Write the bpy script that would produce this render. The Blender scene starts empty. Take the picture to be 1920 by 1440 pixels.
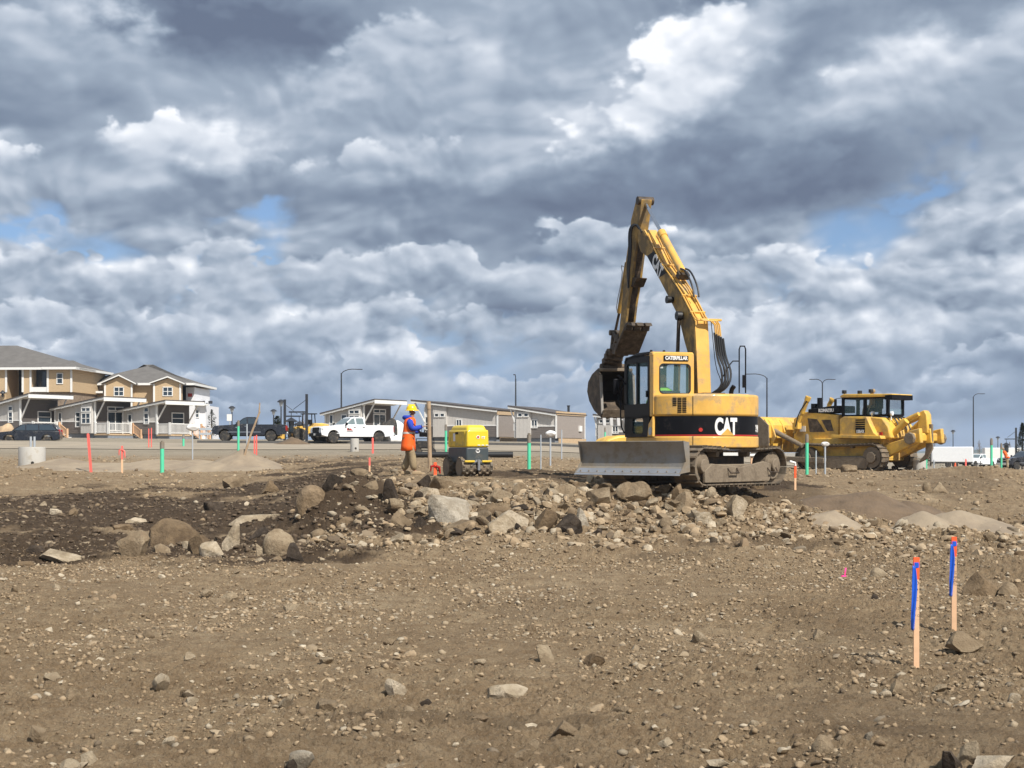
import bpy, bmesh, math, random
import numpy as np
from mathutils import Vector, Matrix
random.seed(7)
R = math.radians
C = bpy.context.scene.collection
sc = bpy.context.scene

# ------------------------------------------------------------------ camera
F = 2773.0                    # focal length in photo pixels (52 mm equivalent)
EYE = 2.0
cam_d = bpy.data.cameras.new('camera'); cam = bpy.data.objects.new('camera', cam_d); C.objects.link(cam)
cam.location = (0, 0, EYE); cam.rotation_euler = (R(90), 0, 0)
cam_d.sensor_width = 36; cam_d.lens = F/1920*36
cam_d.shift_y = (845-720)/1920.0
cam_d.clip_start = 0.1; cam_d.clip_end = 40000
sc.camera = cam
sc.cycles.max_bounces = 5; sc.cycles.diffuse_bounces = 2; sc.cycles.glossy_bounces = 2

def srgb(r, g, b):
    f = lambda c: (c/255/12.92) if c/255 <= .04045 else ((c/255+.055)/1.055)**2.4
    return (f(r), f(g), f(b), 1)

# ------------------------------------------------------------------ sun
SUN_AZ = R(36)       # right of straight behind the camera
SUN_EL = R(47)
sd = Vector((math.sin(SUN_AZ)*math.cos(SUN_EL), -math.cos(SUN_AZ)*math.cos(SUN_EL), math.sin(SUN_EL)))
sl = bpy.data.lights.new('sun', 'SUN'); sl.energy = 5.0; sl.angle = R(.6); sl.color = (1, .955, .88)
so = bpy.data.objects.new('sun', sl); C.objects.link(so)
so.rotation_euler = (-sd).to_track_quat('-Z', 'Y').to_euler()
sc.view_settings.view_transform = 'Standard'; sc.view_settings.look = 'None'
sc.view_settings.exposure = 0.22; sc.view_settings.gamma = 1

# ------------------------------------------------------------------ node helper
class NT:
    def __init__(s, tree): s.t = tree; s.n = tree.nodes; s.l = tree.links
    def node(s, typ, **kw):
        n = s.n.new(typ)
        for k, v in kw.items(): setattr(n, k, v)
        return n
    def put(s, sock, v):
        if isinstance(v, bpy.types.NodeSocket): s.l.new(v, sock)
        else: sock.default_value = v
    def m(s, op, a, b=0.0, c=0.0, clamp=False):
        n = s.node('ShaderNodeMath', operation=op, use_clamp=clamp)
        s.put(n.inputs[0], a); s.put(n.inputs[1], b); s.put(n.inputs[2], c); return n.outputs[0]
    def v(s, op, a, b=(0, 0, 0)):
        n = s.node('ShaderNodeVectorMath', operation=op)
        s.put(n.inputs[0], a); s.put(n.inputs[1], b)
        return n.outputs['Value'] if op in ('LENGTH', 'DOT_PRODUCT', 'DISTANCE') else n.outputs[0]
    def xyz(s, x, y, z=0.0):
        n = s.node('ShaderNodeCombineXYZ'); s.put(n.inputs[0], x); s.put(n.inputs[1], y); s.put(n.inputs[2], z); return n.outputs[0]
    def sep(s, v):
        n = s.node('ShaderNodeSeparateXYZ'); s.put(n.inputs[0], v); return n.outputs
    def noise(s, vec, scale, detail=5, rough=.55, out='Fac', dist=0.0, lac=2.0, dim='3D'):
        n = s.node('ShaderNodeTexNoise', noise_dimensions=dim); s.put(n.inputs['Vector'], vec)
        n.inputs['Scale'].default_value = scale; n.inputs['Detail'].default_value = detail
        n.inputs['Roughness'].default_value = rough; n.inputs['Distortion'].default_value = dist
        n.inputs['Lacunarity'].default_value = lac
        return n.outputs[out]
    def ramp(s, f, stops):
        n = s.node('ShaderNodeValToRGB'); e = n.color_ramp.elements
        while len(e) < len(stops): e.new(.5)
        for k, (p, c) in enumerate(stops): e[k].position = p; e[k].color = c
        s.put(n.inputs[0], f); return n.outputs[0]
    def mr(s, v, a, b, c=0.0, d=1.0, typ='LINEAR'):
        n = s.node('ShaderNodeMapRange', interpolation_type=typ)
        s.put(n.inputs[0], v)
        for i, q in enumerate((a, b, c, d)): s.put(n.inputs[i+1], q)
        return n.outputs[0]
    def mix(s, f, a, b, blend='MIX'):
        n = s.node('ShaderNodeMix', data_type='RGBA', blend_type=blend)
        s.put(n.inputs[0], f); s.put(n.inputs[6], a); s.put(n.inputs[7], b); return n.outputs[2]

# ------------------------------------------------------------------ sky and clouds (all a function of direction)
w = bpy.data.worlds.new('World'); sc.world = w; w.use_nodes = True
T = NT(w.node_tree); T.n.clear()
out = T.node('ShaderNodeOutputWorld')
sky = T.node('ShaderNodeTexSky', sky_type='NISHITA'); sky.sun_disc = False
sky.sun_elevation = SUN_EL; sky.sun_rotation = math.pi-SUN_AZ
sky.dust_density = .6; sky.ozone_density = 2.0; sky.air_density = 1.0
bg1 = T.node('ShaderNodeBackground'); 
tc = T.node('ShaderNodeTexCoord')
d = T.sep(tc.outputs['Generated'])
az = T.m('ARCTAN2', d[0], d[1])
hz = T.m('SQRT', T.m('ADD', T.m('MULTIPLY', d[0], d[0]), T.m('MULTIPLY', d[1], d[1])))
el = T.m('MINIMUM', T.m('MAXIMUM', T.m('DIVIDE', d[2], T.m('MAXIMUM', hz, .02)), 0.0), 3.0)
tt = T.m('ADD', el, .30)
U = T.m('MULTIPLY', az, 2.5); V = T.m('MULTIPLY', el, 3.7)
P0 = T.xyz(U, V, 0.0)
def scaled(v_, k):
    n = T.node('ShaderNodeVectorMath', operation='MULTIPLY'); T.put(n.inputs[0], v_); n.inputs[1].default_value = k; return n.outputs[0]
def centred(scale, det, ro=.5): return T.v('SUBTRACT', T.noise(P0, scale, det, ro, 'Color', dim='2D'), (.5, .5, .5))
P = T.v('ADD', P0, scaled(centred(3.2, 1, .5), (.14, .10, 0)))
def puff(q, scale, smooth=.55):
    n = T.node('ShaderNodeTexVoronoi', voronoi_dimensions='2D', feature='SMOOTH_F1'); T.put(n.inputs['Vector'], q)
    n.inputs['Scale'].default_value = scale; n.inputs['Smoothness'].default_value = smooth; n.inputs['Detail'].default_value = 0
    d_ = n.outputs['Distance']; return T.m('SUBTRACT', .62, T.m('MULTIPLY', d_, d_))
def dens(off):
    q = T.v('ADD', P, off)
    s_ = T.m('MULTIPLY', T.noise(q, 2.6, 4, .48, dim='2D'), .75)
    s_ = T.m('MULTIPLY_ADD', puff(q, 6.5), .24, s_)
    s_ = T.m('MULTIPLY_ADD', puff(q, 15.0), .13, s_)
    return T.m('MULTIPLY_ADD', puff(q, 36.0, .4), .05, s_)
D0 = dens((3.1, 7.2, 0)); D1 = dens((3.1+.010, 7.2+.024, 0))
W2 = centred(6.0, 7, .52)
UV = T.xyz(az, el, 0.0)
sw = T.node('ShaderNodeVectorMath', operation='SCALE'); T.put(sw.inputs[0], W2); T.put(sw.inputs['Scale'], T.m('MULTIPLY', tt, .11))
UVw = T.v('ADD', UV, sw.outputs[0])
def blob(px, py, rx, ry, ang=0.0):
    c = ((px-960)/F, (845-py)/F, 0)
    mp = T.node('ShaderNodeMapping', vector_type='TEXTURE')
    T.put(mp.inputs[0], UVw); mp.inputs['Location'].default_value = c
    mp.inputs['Rotation'].default_value = (0, 0, R(ang)); mp.inputs['Scale'].default_value = (rx/F, ry/F, 1)
    return T.mr(T.v('LENGTH', mp.outputs[0]), 0.0, 1.6, 1.0, 0.0, 'SMOOTHSTEP')
def total(lst, base):
    s = base
    for (px, py, rx, ry, ang, wt) in lst:
        s = T.m('MULTIPLY_ADD', blob(px, py, rx, ry, ang), wt, s)
    return s
BR = [ # px, py, rx, ry, angle, weight (brighter / darker cloud)
 (420, 60, 210, 95, -14, -.34), (700, 20, 260, 70, 0, -.22), (20, 30, 110, 60, 0, -.32), (60, 240, 230, 70, 0, -.2),
 (190, 45, 120, 45, 10, .3), (265, 40, 35, 60, 0, .3), (400, 272, 110, 40, -10, .5), (20, 310, 60, 25, 0, .35),
 (820, 100, 190, 80, 20, .2), (650, 185, 150, 40, 12, .24), (600, 240, 300, 60, -5, -.06),
 (1290, 130, 240, 80, 38, .2), (1060, 230, 160, 70, 30, .26), (1390, 60, 120, 45, 35, .1), (1500, 120, 120, 70, 40, -.25),
 (1700, 130, 230, 50, 15, .24), (1800, 35, 240, 50, 5, -.22), (1310, 5, 80, 22, 0, -.3),
 (1430, 330, 430, 85, 4, -.42), (1560, 330, 110, 55, 30, -.2), (950, 390, 300, 55, 0, -.26), (700, 330, 260, 50, 8, -.18), (330, 400, 150, 35, 6, -.28),
 (720, 310, 110, 25, 12, .22), (60, 640, 500, 40, 0, -.1), (520, 530, 130, 70, -35, .28), (330, 480, 120, 45, 0, .12),
 (1740, 470, 240, 70, 10, .3), (1870, 560, 120, 80, 0, .32), (1130, 550, 130, 60, 0, .3), (1560, 620, 250, 45, 0, -.12),
 (820, 480, 140, 40, 0, -.2), (400, 650, 600, 20, 0, -.12), (160, 665, 70, 25, 0, .38), (590, 590, 110, 50, 0, .18), (1750, 710, 55, 26, 12, .5),
 (1000, 740, 1400, 60, 0, -.12),
]
GAP = [ # where the cloud opens to blue
 (70, 440, 150, 48, 0, .55), (470, 405, 130, 30, 8, .5), (520, 450, 60, 60, 0, .5), (1740, 368, 110, 14, 6, .30), (1905, 235, 30, 16, 0, .45), (1620, 545, 60, 25, 30, .12),
 (1050, 800, 1400, 45, 0, .34), (820, 720, 600, 40, 0, .2), (1500, 700, 300, 50, 0, .2), (180, 285, 60, 20, 0, .3), (1040, 500, 60, 30, 0, .1),
]
macro = total(BR, .50)
shade = T.m('MULTIPLY', T.m('SUBTRACT', D0, D1), 2.7)
amp = T.m('ADD', T.mr(macro, .15, .62, .32, 1.15, 'SMOOTHSTEP'), T.mr(el, .02, .25, .35, 0.0))
amp = T.m('MULTIPLY', amp, T.mr(el, .13, .26, 1.0, .5))
low = T.m('MULTIPLY', T.m('SUBTRACT', T.noise(P, 2.2, 2, .5, dim='2D'), .5), .42)
b = T.m('ADD', T.m('ADD', macro, T.m('MULTIPLY', shade, amp)), low)
cov = T.m('SUBTRACT', T.m('ADD', T.m('MULTIPLY', T.m('SUBTRACT', D0, .60), 1.9), .78), T.m('SUBTRACT', total(GAP, 0.0), T.mr(el, .17, .24, 0.0, .35)))
cov = T.mr(cov, .12, .52, 0.0, 1.0, 'SMOOTHSTEP')
# rows of cumulus that recede towards the horizon: lit billowing tops, soft grey feet
def row(py, amp_, thick, fq, seed, cover, br, b, cov):
    q = T.v('ADD', T.xyz(T.m('MULTIPLY', az, 1.0), T.m('MULTIPLY', el, 1.35), 0.0), (seed, seed*.37, 0))
    n = T.m('SUBTRACT', T.noise(q, fq, 6, .56, dim='2D'), .5)
    pq = puff(T.v('ADD', q, scaled(warpc, (2.2/fq, 2.2/fq, 0))), fq*1.9, .6)
    h = T.m('ADD', T.m('MULTIPLY', n, 5.6*amp_/F), T.m('MULTIPLY', T.m('SUBTRACT', pq, .4), 1.6*amp_/F))
    t_ = T.m('DIVIDE', T.m('SUBTRACT', T.m('ADD', h, (845-py)/F), el), thick/F)
    cv = T.mr(T.noise(T.xyz(az, seed*3.1, 0.0), fq*.36, 1, .5, dim='2D'), .58-cover*.3, .66-cover*.3, 0, 1, 'SMOOTHSTEP')
    mk = T.m('MULTIPLY', T.m('MULTIPLY', T.mr(t_, 0, .2, 0, 1, 'SMOOTHSTEP'), T.mr(t_, .55, 1.5, 1, 0, 'SMOOTHSTEP')), cv)
    lit = T.m('ADD', T.m('SUBTRACT', br, T.m('MULTIPLY', T.m('MAXIMUM', t_, 0.0), .48)), T.m('ADD', T.m('MULTIPLY', shade, .9), T.m('MULTIPLY', T.m('SUBTRACT', pq, .45), .5)))
    inv = T.m('SUBTRACT', 1.0, mk)
    return T.m('ADD', T.m('MULTIPLY', b, inv), T.m('MULTIPLY', lit, mk)), T.m('MAXIMUM', cov, mk)
warpc = centred(9.0, 3)
# single cloud bodies higher up: crisp lit upper edge, soft shaded underside
def body(px, py, rx, ry, ang, br, fq, crisp, b, cov):
    c = ((px-960)/F, (845-py)/F)
    mp = T.node('ShaderNodeMapping', vector_type='TEXTURE'); T.put(mp.inputs[0], T.xyz(az, el, 0.0)); mp.inputs['Location'].default_value = c+(0,)
    mp.inputs['Rotation'].default_value = (0, 0, R(ang)); mp.inputs['Scale'].default_value = (rx/F, ry/F, 1)
    sp_ = T.sep(mp.outputs[0]); dist = T.v('LENGTH', mp.outputs[0])
    q = T.v('ADD', T.xyz(az, T.m('MULTIPLY', el, 1.25), 0.0), (px*.013, py*.017, 0))
    n = T.m('SUBTRACT', T.noise(q, fq, 6, .55, dim='2D'), .5)
    pq = puff(T.v('ADD', q, scaled(warpc, (1.6/fq, 1.6/fq, 0))), fq*1.7, .6)
    h = T.m('ADD', T.m('SUBTRACT', 1.0, dist), T.m('ADD', T.m('MULTIPLY', n, 2.4), T.m('MULTIPLY', T.m('SUBTRACT', pq, .42), .75)))
    wd = T.mr(sp_[1], -.5, .5, .95, crisp, 'SMOOTHSTEP')
    mk = T.m('SMOOTH_MIN', T.m('DIVIDE', T.m('MAXIMUM', h, 0.0), wd), 1.0, .25)
    mk = T.mr(mk, 0, .92, 0, 1, 'SMOOTHSTEP')
    lit = T.m('ADD', T.m('ADD', br, T.m('MULTIPLY', sp_[1], .16)), T.m('ADD', T.m('MULTIPLY', shade, .5), T.m('MULTIPLY', T.m('SUBTRACT', pq, .45), .32)))
    lit = T.m('SUBTRACT', lit, T.m('MULTIPLY', T.mr(h, .1, 1.6, 0, 1), .12))
    inv = T.m('SUBTRACT', 1.0, mk)
    return T.m('ADD', T.m('MULTIPLY', b, inv), T.m('MULTIPLY', lit, mk)), T.m('MAXIMUM', cov, mk)
for args in ((800, 120, 240, 105, 15, .60, 11, .35), (120, 130, 190, 80, 5, .56, 10, .4), (1720, 150, 250, 62, 12, .76, 12, .4), (1255, 165, 270, 105, 38, .90, 11, .34),
             (720, 300, 150, 34, 10, .64, 22, .35), (370, 290, 175, 48, -6, .82, 20, .32), (420, 50, 250, 85, -12, .10, 12, .5), (20, 318, 90, 30, 0, .74, 24, .25), (1290, 355, 420, 62, 3, .16, 11, .6)):
    b, cov = body(*args, b, cov)
for args in ((795, 10, 26, 50, 1.3, .3, .70), (750, 14, 36, 36, 4.7, .4, .76), (700, 20, 50, 26, 2.2, .55, .80), (630, 30, 66, 18, 8.9, .75, .86),
             (560, 38, 84, 13, 5.5, .9, .90), (475, 40, 90, 10, 7.1, .7, .86), (420, 30, 70, 11, 11.4, .2, .82)):
    b, cov = row(*args, b, cov)
b = T.mr(b, 0.0, 1.0, 0.0, 1.0)
cc = T.ramp(b, [(0.0, srgb(98, 110, 132)), (.25, srgb(120, 134, 154)), (.5, srgb(152, 165, 182)), (.72, srgb(186, 195, 208)), (.92, srgb(222, 227, 235)), (1.0, srgb(240, 242, 247))])
# far cloud near the horizon melts into the blue-grey air
fade = T.mr(el, .0, .10, .5, 0.0, 'SMOOTHSTEP')
cc = T.mix(fade, cc, srgb(136, 158, 188))
hzb = T.mr(el, .0, .16, .9, 0.0, 'SMOOTHSTEP')
T.put(bg1.inputs[0], T.mix(hzb, T.mix(1.0, sky.outputs[0], (.82, .92, 1.12, 1), 'MULTIPLY'), (2.6, 4.0, 6.8, 1))); bg1.inputs[1].default_value = .085
bg2 = T.node('ShaderNodeBackground'); T.put(bg2.inputs[0], cc); bg2.inputs[1].default_value = 1.0
mx = T.node('ShaderNodeMixShader'); T.put(mx.inputs[0], cov); T.l.new(bg1.outputs[0], mx.inputs[1]); T.l.new(bg2.outputs[0], mx.inputs[2])
T.l.new(mx.outputs[0], out.inputs[0])
# ------------------------------------------------------------------ materials
MATS = {}
def pmat(name, col, rough=.55, metal=0.0, var=.12, vs=4.0, dirt=None, damt=.4, ds=2.5, bump=0.0, bs=30, spec=.5, coat=0.0, lines=None):
    """procedural material: base colour broken up by noise, a second dirt colour in patches, optional bump"""
    if name in MATS: return MATS[name]
    m = bpy.data.materials.new(name); m.use_nodes = True; MATS[name] = m
    t = NT(m.node_tree); bs_ = t.n['Principled BSDF']
    co = t.node('ShaderNodeTexCoord').outputs['Object']
    n1 = t.noise(co, vs, 4, .6)
    c = tuple(col[:3]) + (1,)
    lo = tuple(x*(1-var) for x in c[:3]) + (1,); hi = tuple(min(1, x*(1+var)) for x in c[:3]) + (1,)
    cc = t.ramp(n1, [(.3, lo), (.7, hi)])
    ro = rough
    if dirt:
        n2 = t.noise(co, ds, 7, .68)
        f = t.mr(n2, .62-damt*.45, .72-damt*.2, 0, min(1, .35+damt), 'SMOOTHSTEP')
        cc = t.mix(f, cc, tuple(dirt[:3])+(1,))
        ro = t.mr(f, 0, 1, rough, .9)
    t.put(bs_.inputs['Base Color'], cc); t.put(bs_.inputs['Roughness'], ro)
    bs_.inputs['Metallic'].default_value = metal
    bs_.inputs['Specular IOR Level'].default_value = spec
    if coat: bs_.inputs['Coat Weight'].default_value = coat; bs_.inputs['Coat Roughness'].default_value = .08
    h = None
    if bump: h = t.m('MULTIPLY', t.noise(co, bs, 5, .6), bump)
    if lines:      # (axis index, spacing, depth): lap siding or board and batten
        ax, sp, dep = lines
        fr = t.m('FRACT', t.m('DIVIDE', t.sep(co)[ax], sp))
        hl = t.m('MULTIPLY', fr if ax == 2 else t.m('GREATER_THAN', fr, .82), dep)
        h = t.m('ADD', h, hl) if h is not None else hl
    if h is not None:
        b = t.node('ShaderNodeBump'); b.inputs['Distance'].default_value = 1.0; b.inputs['Strength'].default_value = 1.0
        t.put(b.inputs['Height'], h); t.l.new(b.outputs[0], bs_.inputs['Normal'])
    return m
def glass(name, col, rough=.05, alpha=.35):
    m = bpy.data.materials.new(name); m.use_nodes = True; MATS[name] = m
    b = m.node_tree.nodes['Principled BSDF']
    b.inputs['Base Color'].default_value = col; b.inputs['Roughness'].default_value = rough
    b.inputs['Alpha'].default_value = alpha; b.inputs['Specular IOR Level'].default_value = .8
    return m
DUST = (.30, .235, .165)
M = dict(
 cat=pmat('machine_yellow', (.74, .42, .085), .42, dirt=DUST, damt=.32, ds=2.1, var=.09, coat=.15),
 cat_shade_dirt=pmat('boom_shade_and_dirt', (.47, .275, .06), .55, dirt=(.17, .125, .07), damt=.6, ds=2.2, var=.12),  # dirty machine yellow, with shade of boom's left side and underside in the colour
 kom=pmat('dozer_yellow', (.76, .46, .075), .45, dirt=(.38, .25, .11), damt=.42, ds=1.3, var=.1),
 roll=pmat('roller_yellow', (.80, .57, .03), .45, var=.05, coat=.2),
 rolld=pmat('roller_side_yellow', (.72, .50, .04), .5, var=.08, dirt=DUST, damt=.3),
 black=pmat('black_paint', (.007, .007, .009), .5, spec=.15, dirt=(.07, .06, .05), damt=.1, var=.2),
 dark=pmat('dark_grey_paint', (.052, .066, .072), .5, dirt=(.14, .12, .09), damt=.2, ds=3),
 grease=pmat('greasy_steel', (.045, .032, .022), .6, metal=.2, var=.4, vs=8, dirt=(.16, .11, .07), damt=.4, ds=6),
 steel=pmat('worn_steel', (.30, .28, .25), .5, metal=.35, var=.2, dirt=(.24, .19, .13), damt=.5, ds=2, bump=.003, bs=25),
 edge=pmat('polished_edge', (.40, .41, .43), .38, metal=.6, var=.1),
 chrome=pmat('chrome', (.62, .63, .65), .16, metal=1.0, var=.04),
 bucket=pmat('bucket_steel', (.085, .062, .042), .7, metal=.1, var=.45, vs=5, dirt=(.20, .15, .10), damt=.3, ds=5, bump=.01, bs=15),
 bucketin=pmat('bucket_inner_steel', (.022, .018, .014), .8, var=.4),
 tooth=pmat('worn_tooth', (.62, .60, .57), .35, metal=.4, var=.1),
 track=pmat('track_steel', (.15, .125, .095), .6, metal=.3, var=.3, dirt=(.25, .19, .13), damt=.5, ds=4),
 muddy=pmat('mud_caked_steel', (.23, .18, .125), .85, var=.25, vs=3, dirt=(.12, .09, .06), damt=.4, ds=3, bump=.02, bs=12),
 rubber=pmat('rubber', (.022, .021, .02), .8, var=.3, dirt=(.14, .11, .08), damt=.35, ds=6),
 hose=pmat('hose_rubber', (.015, .015, .016), .5, var=.2),
 white=pmat('white_paint', (.78, .79, .80), .35, var=.03, coat=.3, dirt=(.5, .46, .4), damt=.08),
 wht=pmat('white_trim', (.78, .77, .74), .5, var=.04),
 blk=pmat('black_car_paint', (.012, .013, .018), .22, var=.1, coat=.8, dirt=(.06, .055, .05), damt=.2),
 rim=pmat('alloy_rim', (.55, .55, .56), .3, metal=.8, var=.1),
 chromet=pmat('bright_trim', (.7, .7, .7), .2, metal=.9, var=.03),
 red=pmat('red_stripe', (.5, .03, .02), .5, var=.05),
 lens=pmat('headlight_lens', (.75, .78, .8), .12, var=.03),
 taill=pmat('tail_light', (.35, .015, .01), .25, var=.05),
 orange=pmat('hi_vis_orange', (.95, .13, .01), .7, var=.06, bump=.01, bs=9),
 refl=pmat('reflective_tape', (.72, .62, .55), .4, var=.05),
 blue=pmat('blue_fleece', (.02, .055, .42), .85, var=.12, bump=.012, bs=14),
 khaki=pmat('khaki_cloth', (.33, .25, .145), .9, var=.14, dirt=(.27, .2, .12), damt=.4, ds=5, bump=.02, bs=11),
 hat=pmat('hard_hat_yellow', (.88, .58, .01), .28, var=.03, coat=.3),
 skin=pmat('skin', (.33, .17, .105), .55, var=.06),
 boot=pmat('boot_leather', (.33, .24, .14), .8, var=.15),
 green=pmat('hi_vis_green', (.16, .46, .03), .7, var=.06),
 pipe=pmat('green_pipe', (.10, .62, .36), .45, var=.05),
 pipeg=pmat('grey_conduit', (.42, .45, .48), .5, var=.08),
 pink=pmat('pink_paint', (.86, .15, .12), .6, var=.05),
 hotpink=pmat('hot_pink_ribbon', (.95, .05, .28), .6, var=.05),
 orangep=pmat('orange_paint', (.93, .12, .03), .6, var=.06),
 lath=pmat('raw_lath', (.74, .46, .27), .75, var=.1, vs=9),
 post=pmat('weathered_post', (.38, .27, .17), .8, var=.2, vs=6),
 ribbon=pmat('blue_ribbon', (.012, .10, .58), .45, var=.15, vs=8),
 ink=pmat('marker_ink', (.02, .02, .02), .7, var=.05),
 conc=pmat('concrete', (.46, .44, .40), .85, var=.1, vs=3, dirt=(.33, .29, .23), damt=.35, ds=3, bump=.004, bs=20),
 lamp=pmat('lamp_black', (.025, .028, .035), .5, var=.1),
 osb=pmat('raw_board', (.50, .36, .22), .8, var=.14, vs=6),
 shingle=pmat('roof_shingle', (.135, .125, .115), .9, var=.16, vs=1.2, bump=.02, bs=6),
 droof=pmat('dark_metal_roof', (.085, .072, .065), .6, var=.15),
 yside=pmat('ochre_siding', (.60, .44, .265), .7, var=.05, lines=(2, .2, .03)),
 tside=pmat('board_and_batten', (.56, .53, .49), .75, var=.05, lines=(0, .4, .02)),
 gside=pmat('grey_brown_siding', (.20, .175, .16), .75, var=.06, lines=(2, .18, .03)),
 rside=pmat('brown_grey_siding', (.35, .305, .275), .75, var=.06, lines=(2, .18, .03)),
 bside=pmat('blue_grey_siding', (.26, .29, .32), .75, var=.06, lines=(2, .18, .03)),
 dside=pmat('charcoal_siding', (.11, .098, .092), .75, var=.06, lines=(2, .18, .03)),
 stone=pmat('stone_veneer', (.24, .18, .13), .9, var=.3, vs=3),
 wrap=pmat('house_wrap', (.78, .78, .80), .6, var=.05),
 found=pmat('foundation', (.22, .24, .27), .9, var=.1),
 tarp=pmat('white_tarp', (.75, .74, .72), .7, var=.06),
 bark=pmat('bark', (.15, .12, .09), .9, var=.25),
 leaf=pmat('needle_foliage', (.045, .06, .03), .9, var=.4, vs=2),
 twig=pmat('bare_twigs', (.2, .15, .115), .9, var=.2),
)
M['glassd'] = glass('dark_glass', (.03, .045, .06, 1), .04, 1.0)
M['glassc'] = glass('cab_glass', (.22, .38, .38, 1), .03, .12)
M['glassv'] = glass('truck_glass', (.12, .18, .19, 1), .03, .7)

# ------------------------------------------------------------------ mesh builder
class MB:
    def __init__(s): s.v = []; s.f = []; s.mi = []; s.cur = 0
    def add(s, vs, fs, mi=None):
        o = len(s.v); s.v += [tuple(x) for x in vs]; s.f += [tuple(i+o for i in f) for f in fs]
        s.mi += [s.cur if mi is None else mi]*len(fs); return s
    def box(s, c, d, rot=None, taper=(1, 1)):
        x, y, z = d[0]/2, d[1]/2, d[2]/2; a, b = taper
        vs = [(-x, -y, -z), (x, -y, -z), (x, y, -z), (-x, y, -z), (-x*a, -y*b, z), (x*a, -y*b, z), (x*a, y*b, z), (-x*a, y*b, z)]
        if rot:
            mt = Matrix.Rotation(rot[2], 3, 'Z') @ Matrix.Rotation(rot[1], 3, 'Y') @ Matrix.Rotation(rot[0], 3, 'X')
            vs = [mt @ Vector(q) for q in vs]
        vs = [(q[0]+c[0], q[1]+c[1], q[2]+c[2]) for q in vs]
        return s.add(vs, [(0, 3, 2, 1), (4, 5, 6, 7), (0, 1, 5, 4), (1, 2, 6, 5), (2, 3, 7, 6), (3, 0, 4, 7)])
    def prism(s, poly, axis, a, b, b_poly=None):
        """polygon in the plane across the axis: 'x' (y,z), 'y' (x,z), 'z' (x,y)"""
        mk = {'x': lambda p, q: (q, p[0], p[1]), 'y': lambda p, q: (p[0], q, p[1]), 'z': lambda p, q: (p[0], p[1], q)}[axis]
        n = len(poly); ar = sum(poly[i][0]*poly[(i+1) % n][1]-poly[(i+1) % n][0]*poly[i][1] for i in range(n))
        bp = b_poly or poly
        vs = [mk(p, a) for p in poly] + [mk(p, b) for p in bp]
        fl = (ar > 0) ^ (axis == 'y')
        if b < a: fl = not fl
        f1 = tuple(range(n)); f2 = tuple(range(n, 2*n))
        fs = [f1[::-1], f2] + [(i, (i+1) % n, (i+1) % n+n, i+n) for i in range(n)]
        if not fl: fs = [f[::-1] for f in fs]
        return s.add(vs, fs)
    def cyl(s, p0, p1, r0, r1=None, n=12, caps=True):
        p0, p1 = Vector(p0), Vector(p1); r1 = r0 if r1 is None else r1
        d = (p1-p0).normalized(); u = d.orthogonal().normalized(); w_ = d.cross(u)
        vs = []
        for p, r in ((p0, r0), (p1, r1)):
            for k in range(n):
                a = 2*math.pi*k/n; vs.append(p+u*(r*math.cos(a))+w_*(r*math.sin(a)))
        fs = [(k, (k+1) % n, (k+1) % n+n, k+n) for k in range(n)]
        if caps: fs += [tuple(range(n))[::-1], tuple(range(n, 2*n))]
        return s.add(vs, fs)
    def tube(s, pts, r, n=8, smooth=0):
        pts = [Vector(p) for p in pts]
        for _ in range(smooth):
            q = [pts[0]]
            for a, b in zip(pts, pts[1:]): q += [a.lerp(b, .25), a.lerp(b, .75)]
            pts = q+[pts[-1]]
        rings = []; u = None
        rr = r if isinstance(r, (list, tuple)) else [r]*len(pts)
        for i, p in enumerate(pts):
            d = (pts[min(i+1, len(pts)-1)]-pts[max(i-1, 0)]).normalized()
            if u is None: u = d.orthogonal().normalized()
            u = (u-d*u.dot(d)).normalized(); w_ = d.cross(u)
            q = rr[min(i*len(rr)//len(pts), len(rr)-1)] if len(rr) != len(pts) else rr[i]
            rings.append([p+u*(q*math.cos(2*math.pi*k/n))+w_*(q*math.sin(2*math.pi*k/n)) for k in range(n)])
        return s.loft(rings)
    def loft(s, rings, caps=True, closed=True):
        n = len(rings[0]); vs = [p for r_ in rings for p in r_]; fs = []
        for i in range(len(rings)-1):
            for k in range(n if closed else n-1):
                fs.append((i*n+k, i*n+(k+1) % n, (i+1)*n+(k+1) % n, (i+1)*n+k))
        if caps and closed: fs += [tuple(range(n))[::-1], tuple(range((len(rings)-1)*n, len(rings)*n))]
        return s.add(vs, fs)
    def lathe(s, prof, c=(0, 0, 0), n=20, axis='z', scale=(1, 1)):
        rings = []
        for r_, h in prof:
            ring = []
            for k in range(n):
                a = 2*math.pi*k/n; x, y = r_*math.cos(a)*scale[0], r_*math.sin(a)*scale[1]
                p = {'z': (x, y, h), 'x': (h, x, y), 'y': (y, h, x)}[axis]
                ring.append((p[0]+c[0], p[1]+c[1], p[2]+c[2]))
            rings.append(ring)
        return s.loft(rings)
    def build(s, name, mat, parent=None, bevel=0, smooth=True, ang=35, label=None, seg=2):
        me = bpy.data.meshes.new(name); me.from_pydata(s.v, [], s.f); me.update()
        for m_ in (mat if isinstance(mat, (list, tuple)) else [mat]): me.materials.append(M[m_] if isinstance(m_, str) else m_)
        if any(s.mi): me.polygons.foreach_set('material_index', s.mi)
        if smooth: me.shade_smooth(); me.set_sharp_from_angle(angle=R(ang))
        o = bpy.data.objects.new(name, me); C.objects.link(o)
        if parent: o.parent = parent
        if bevel:
            b = o.modifiers.new('bevel', 'BEVEL'); b.width = bevel; b.segments = seg; b.limit_method = 'ANGLE'; b.angle_limit = R(40)
        if label: o['label'] = label
        return o
def tag(o, label=None, cat=None, group=None, kind=None):
    for k, v_ in (('label', label), ('category', cat), ('group', group), ('kind', kind)):
        if v_: o[k] = v_
    return o
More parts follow.
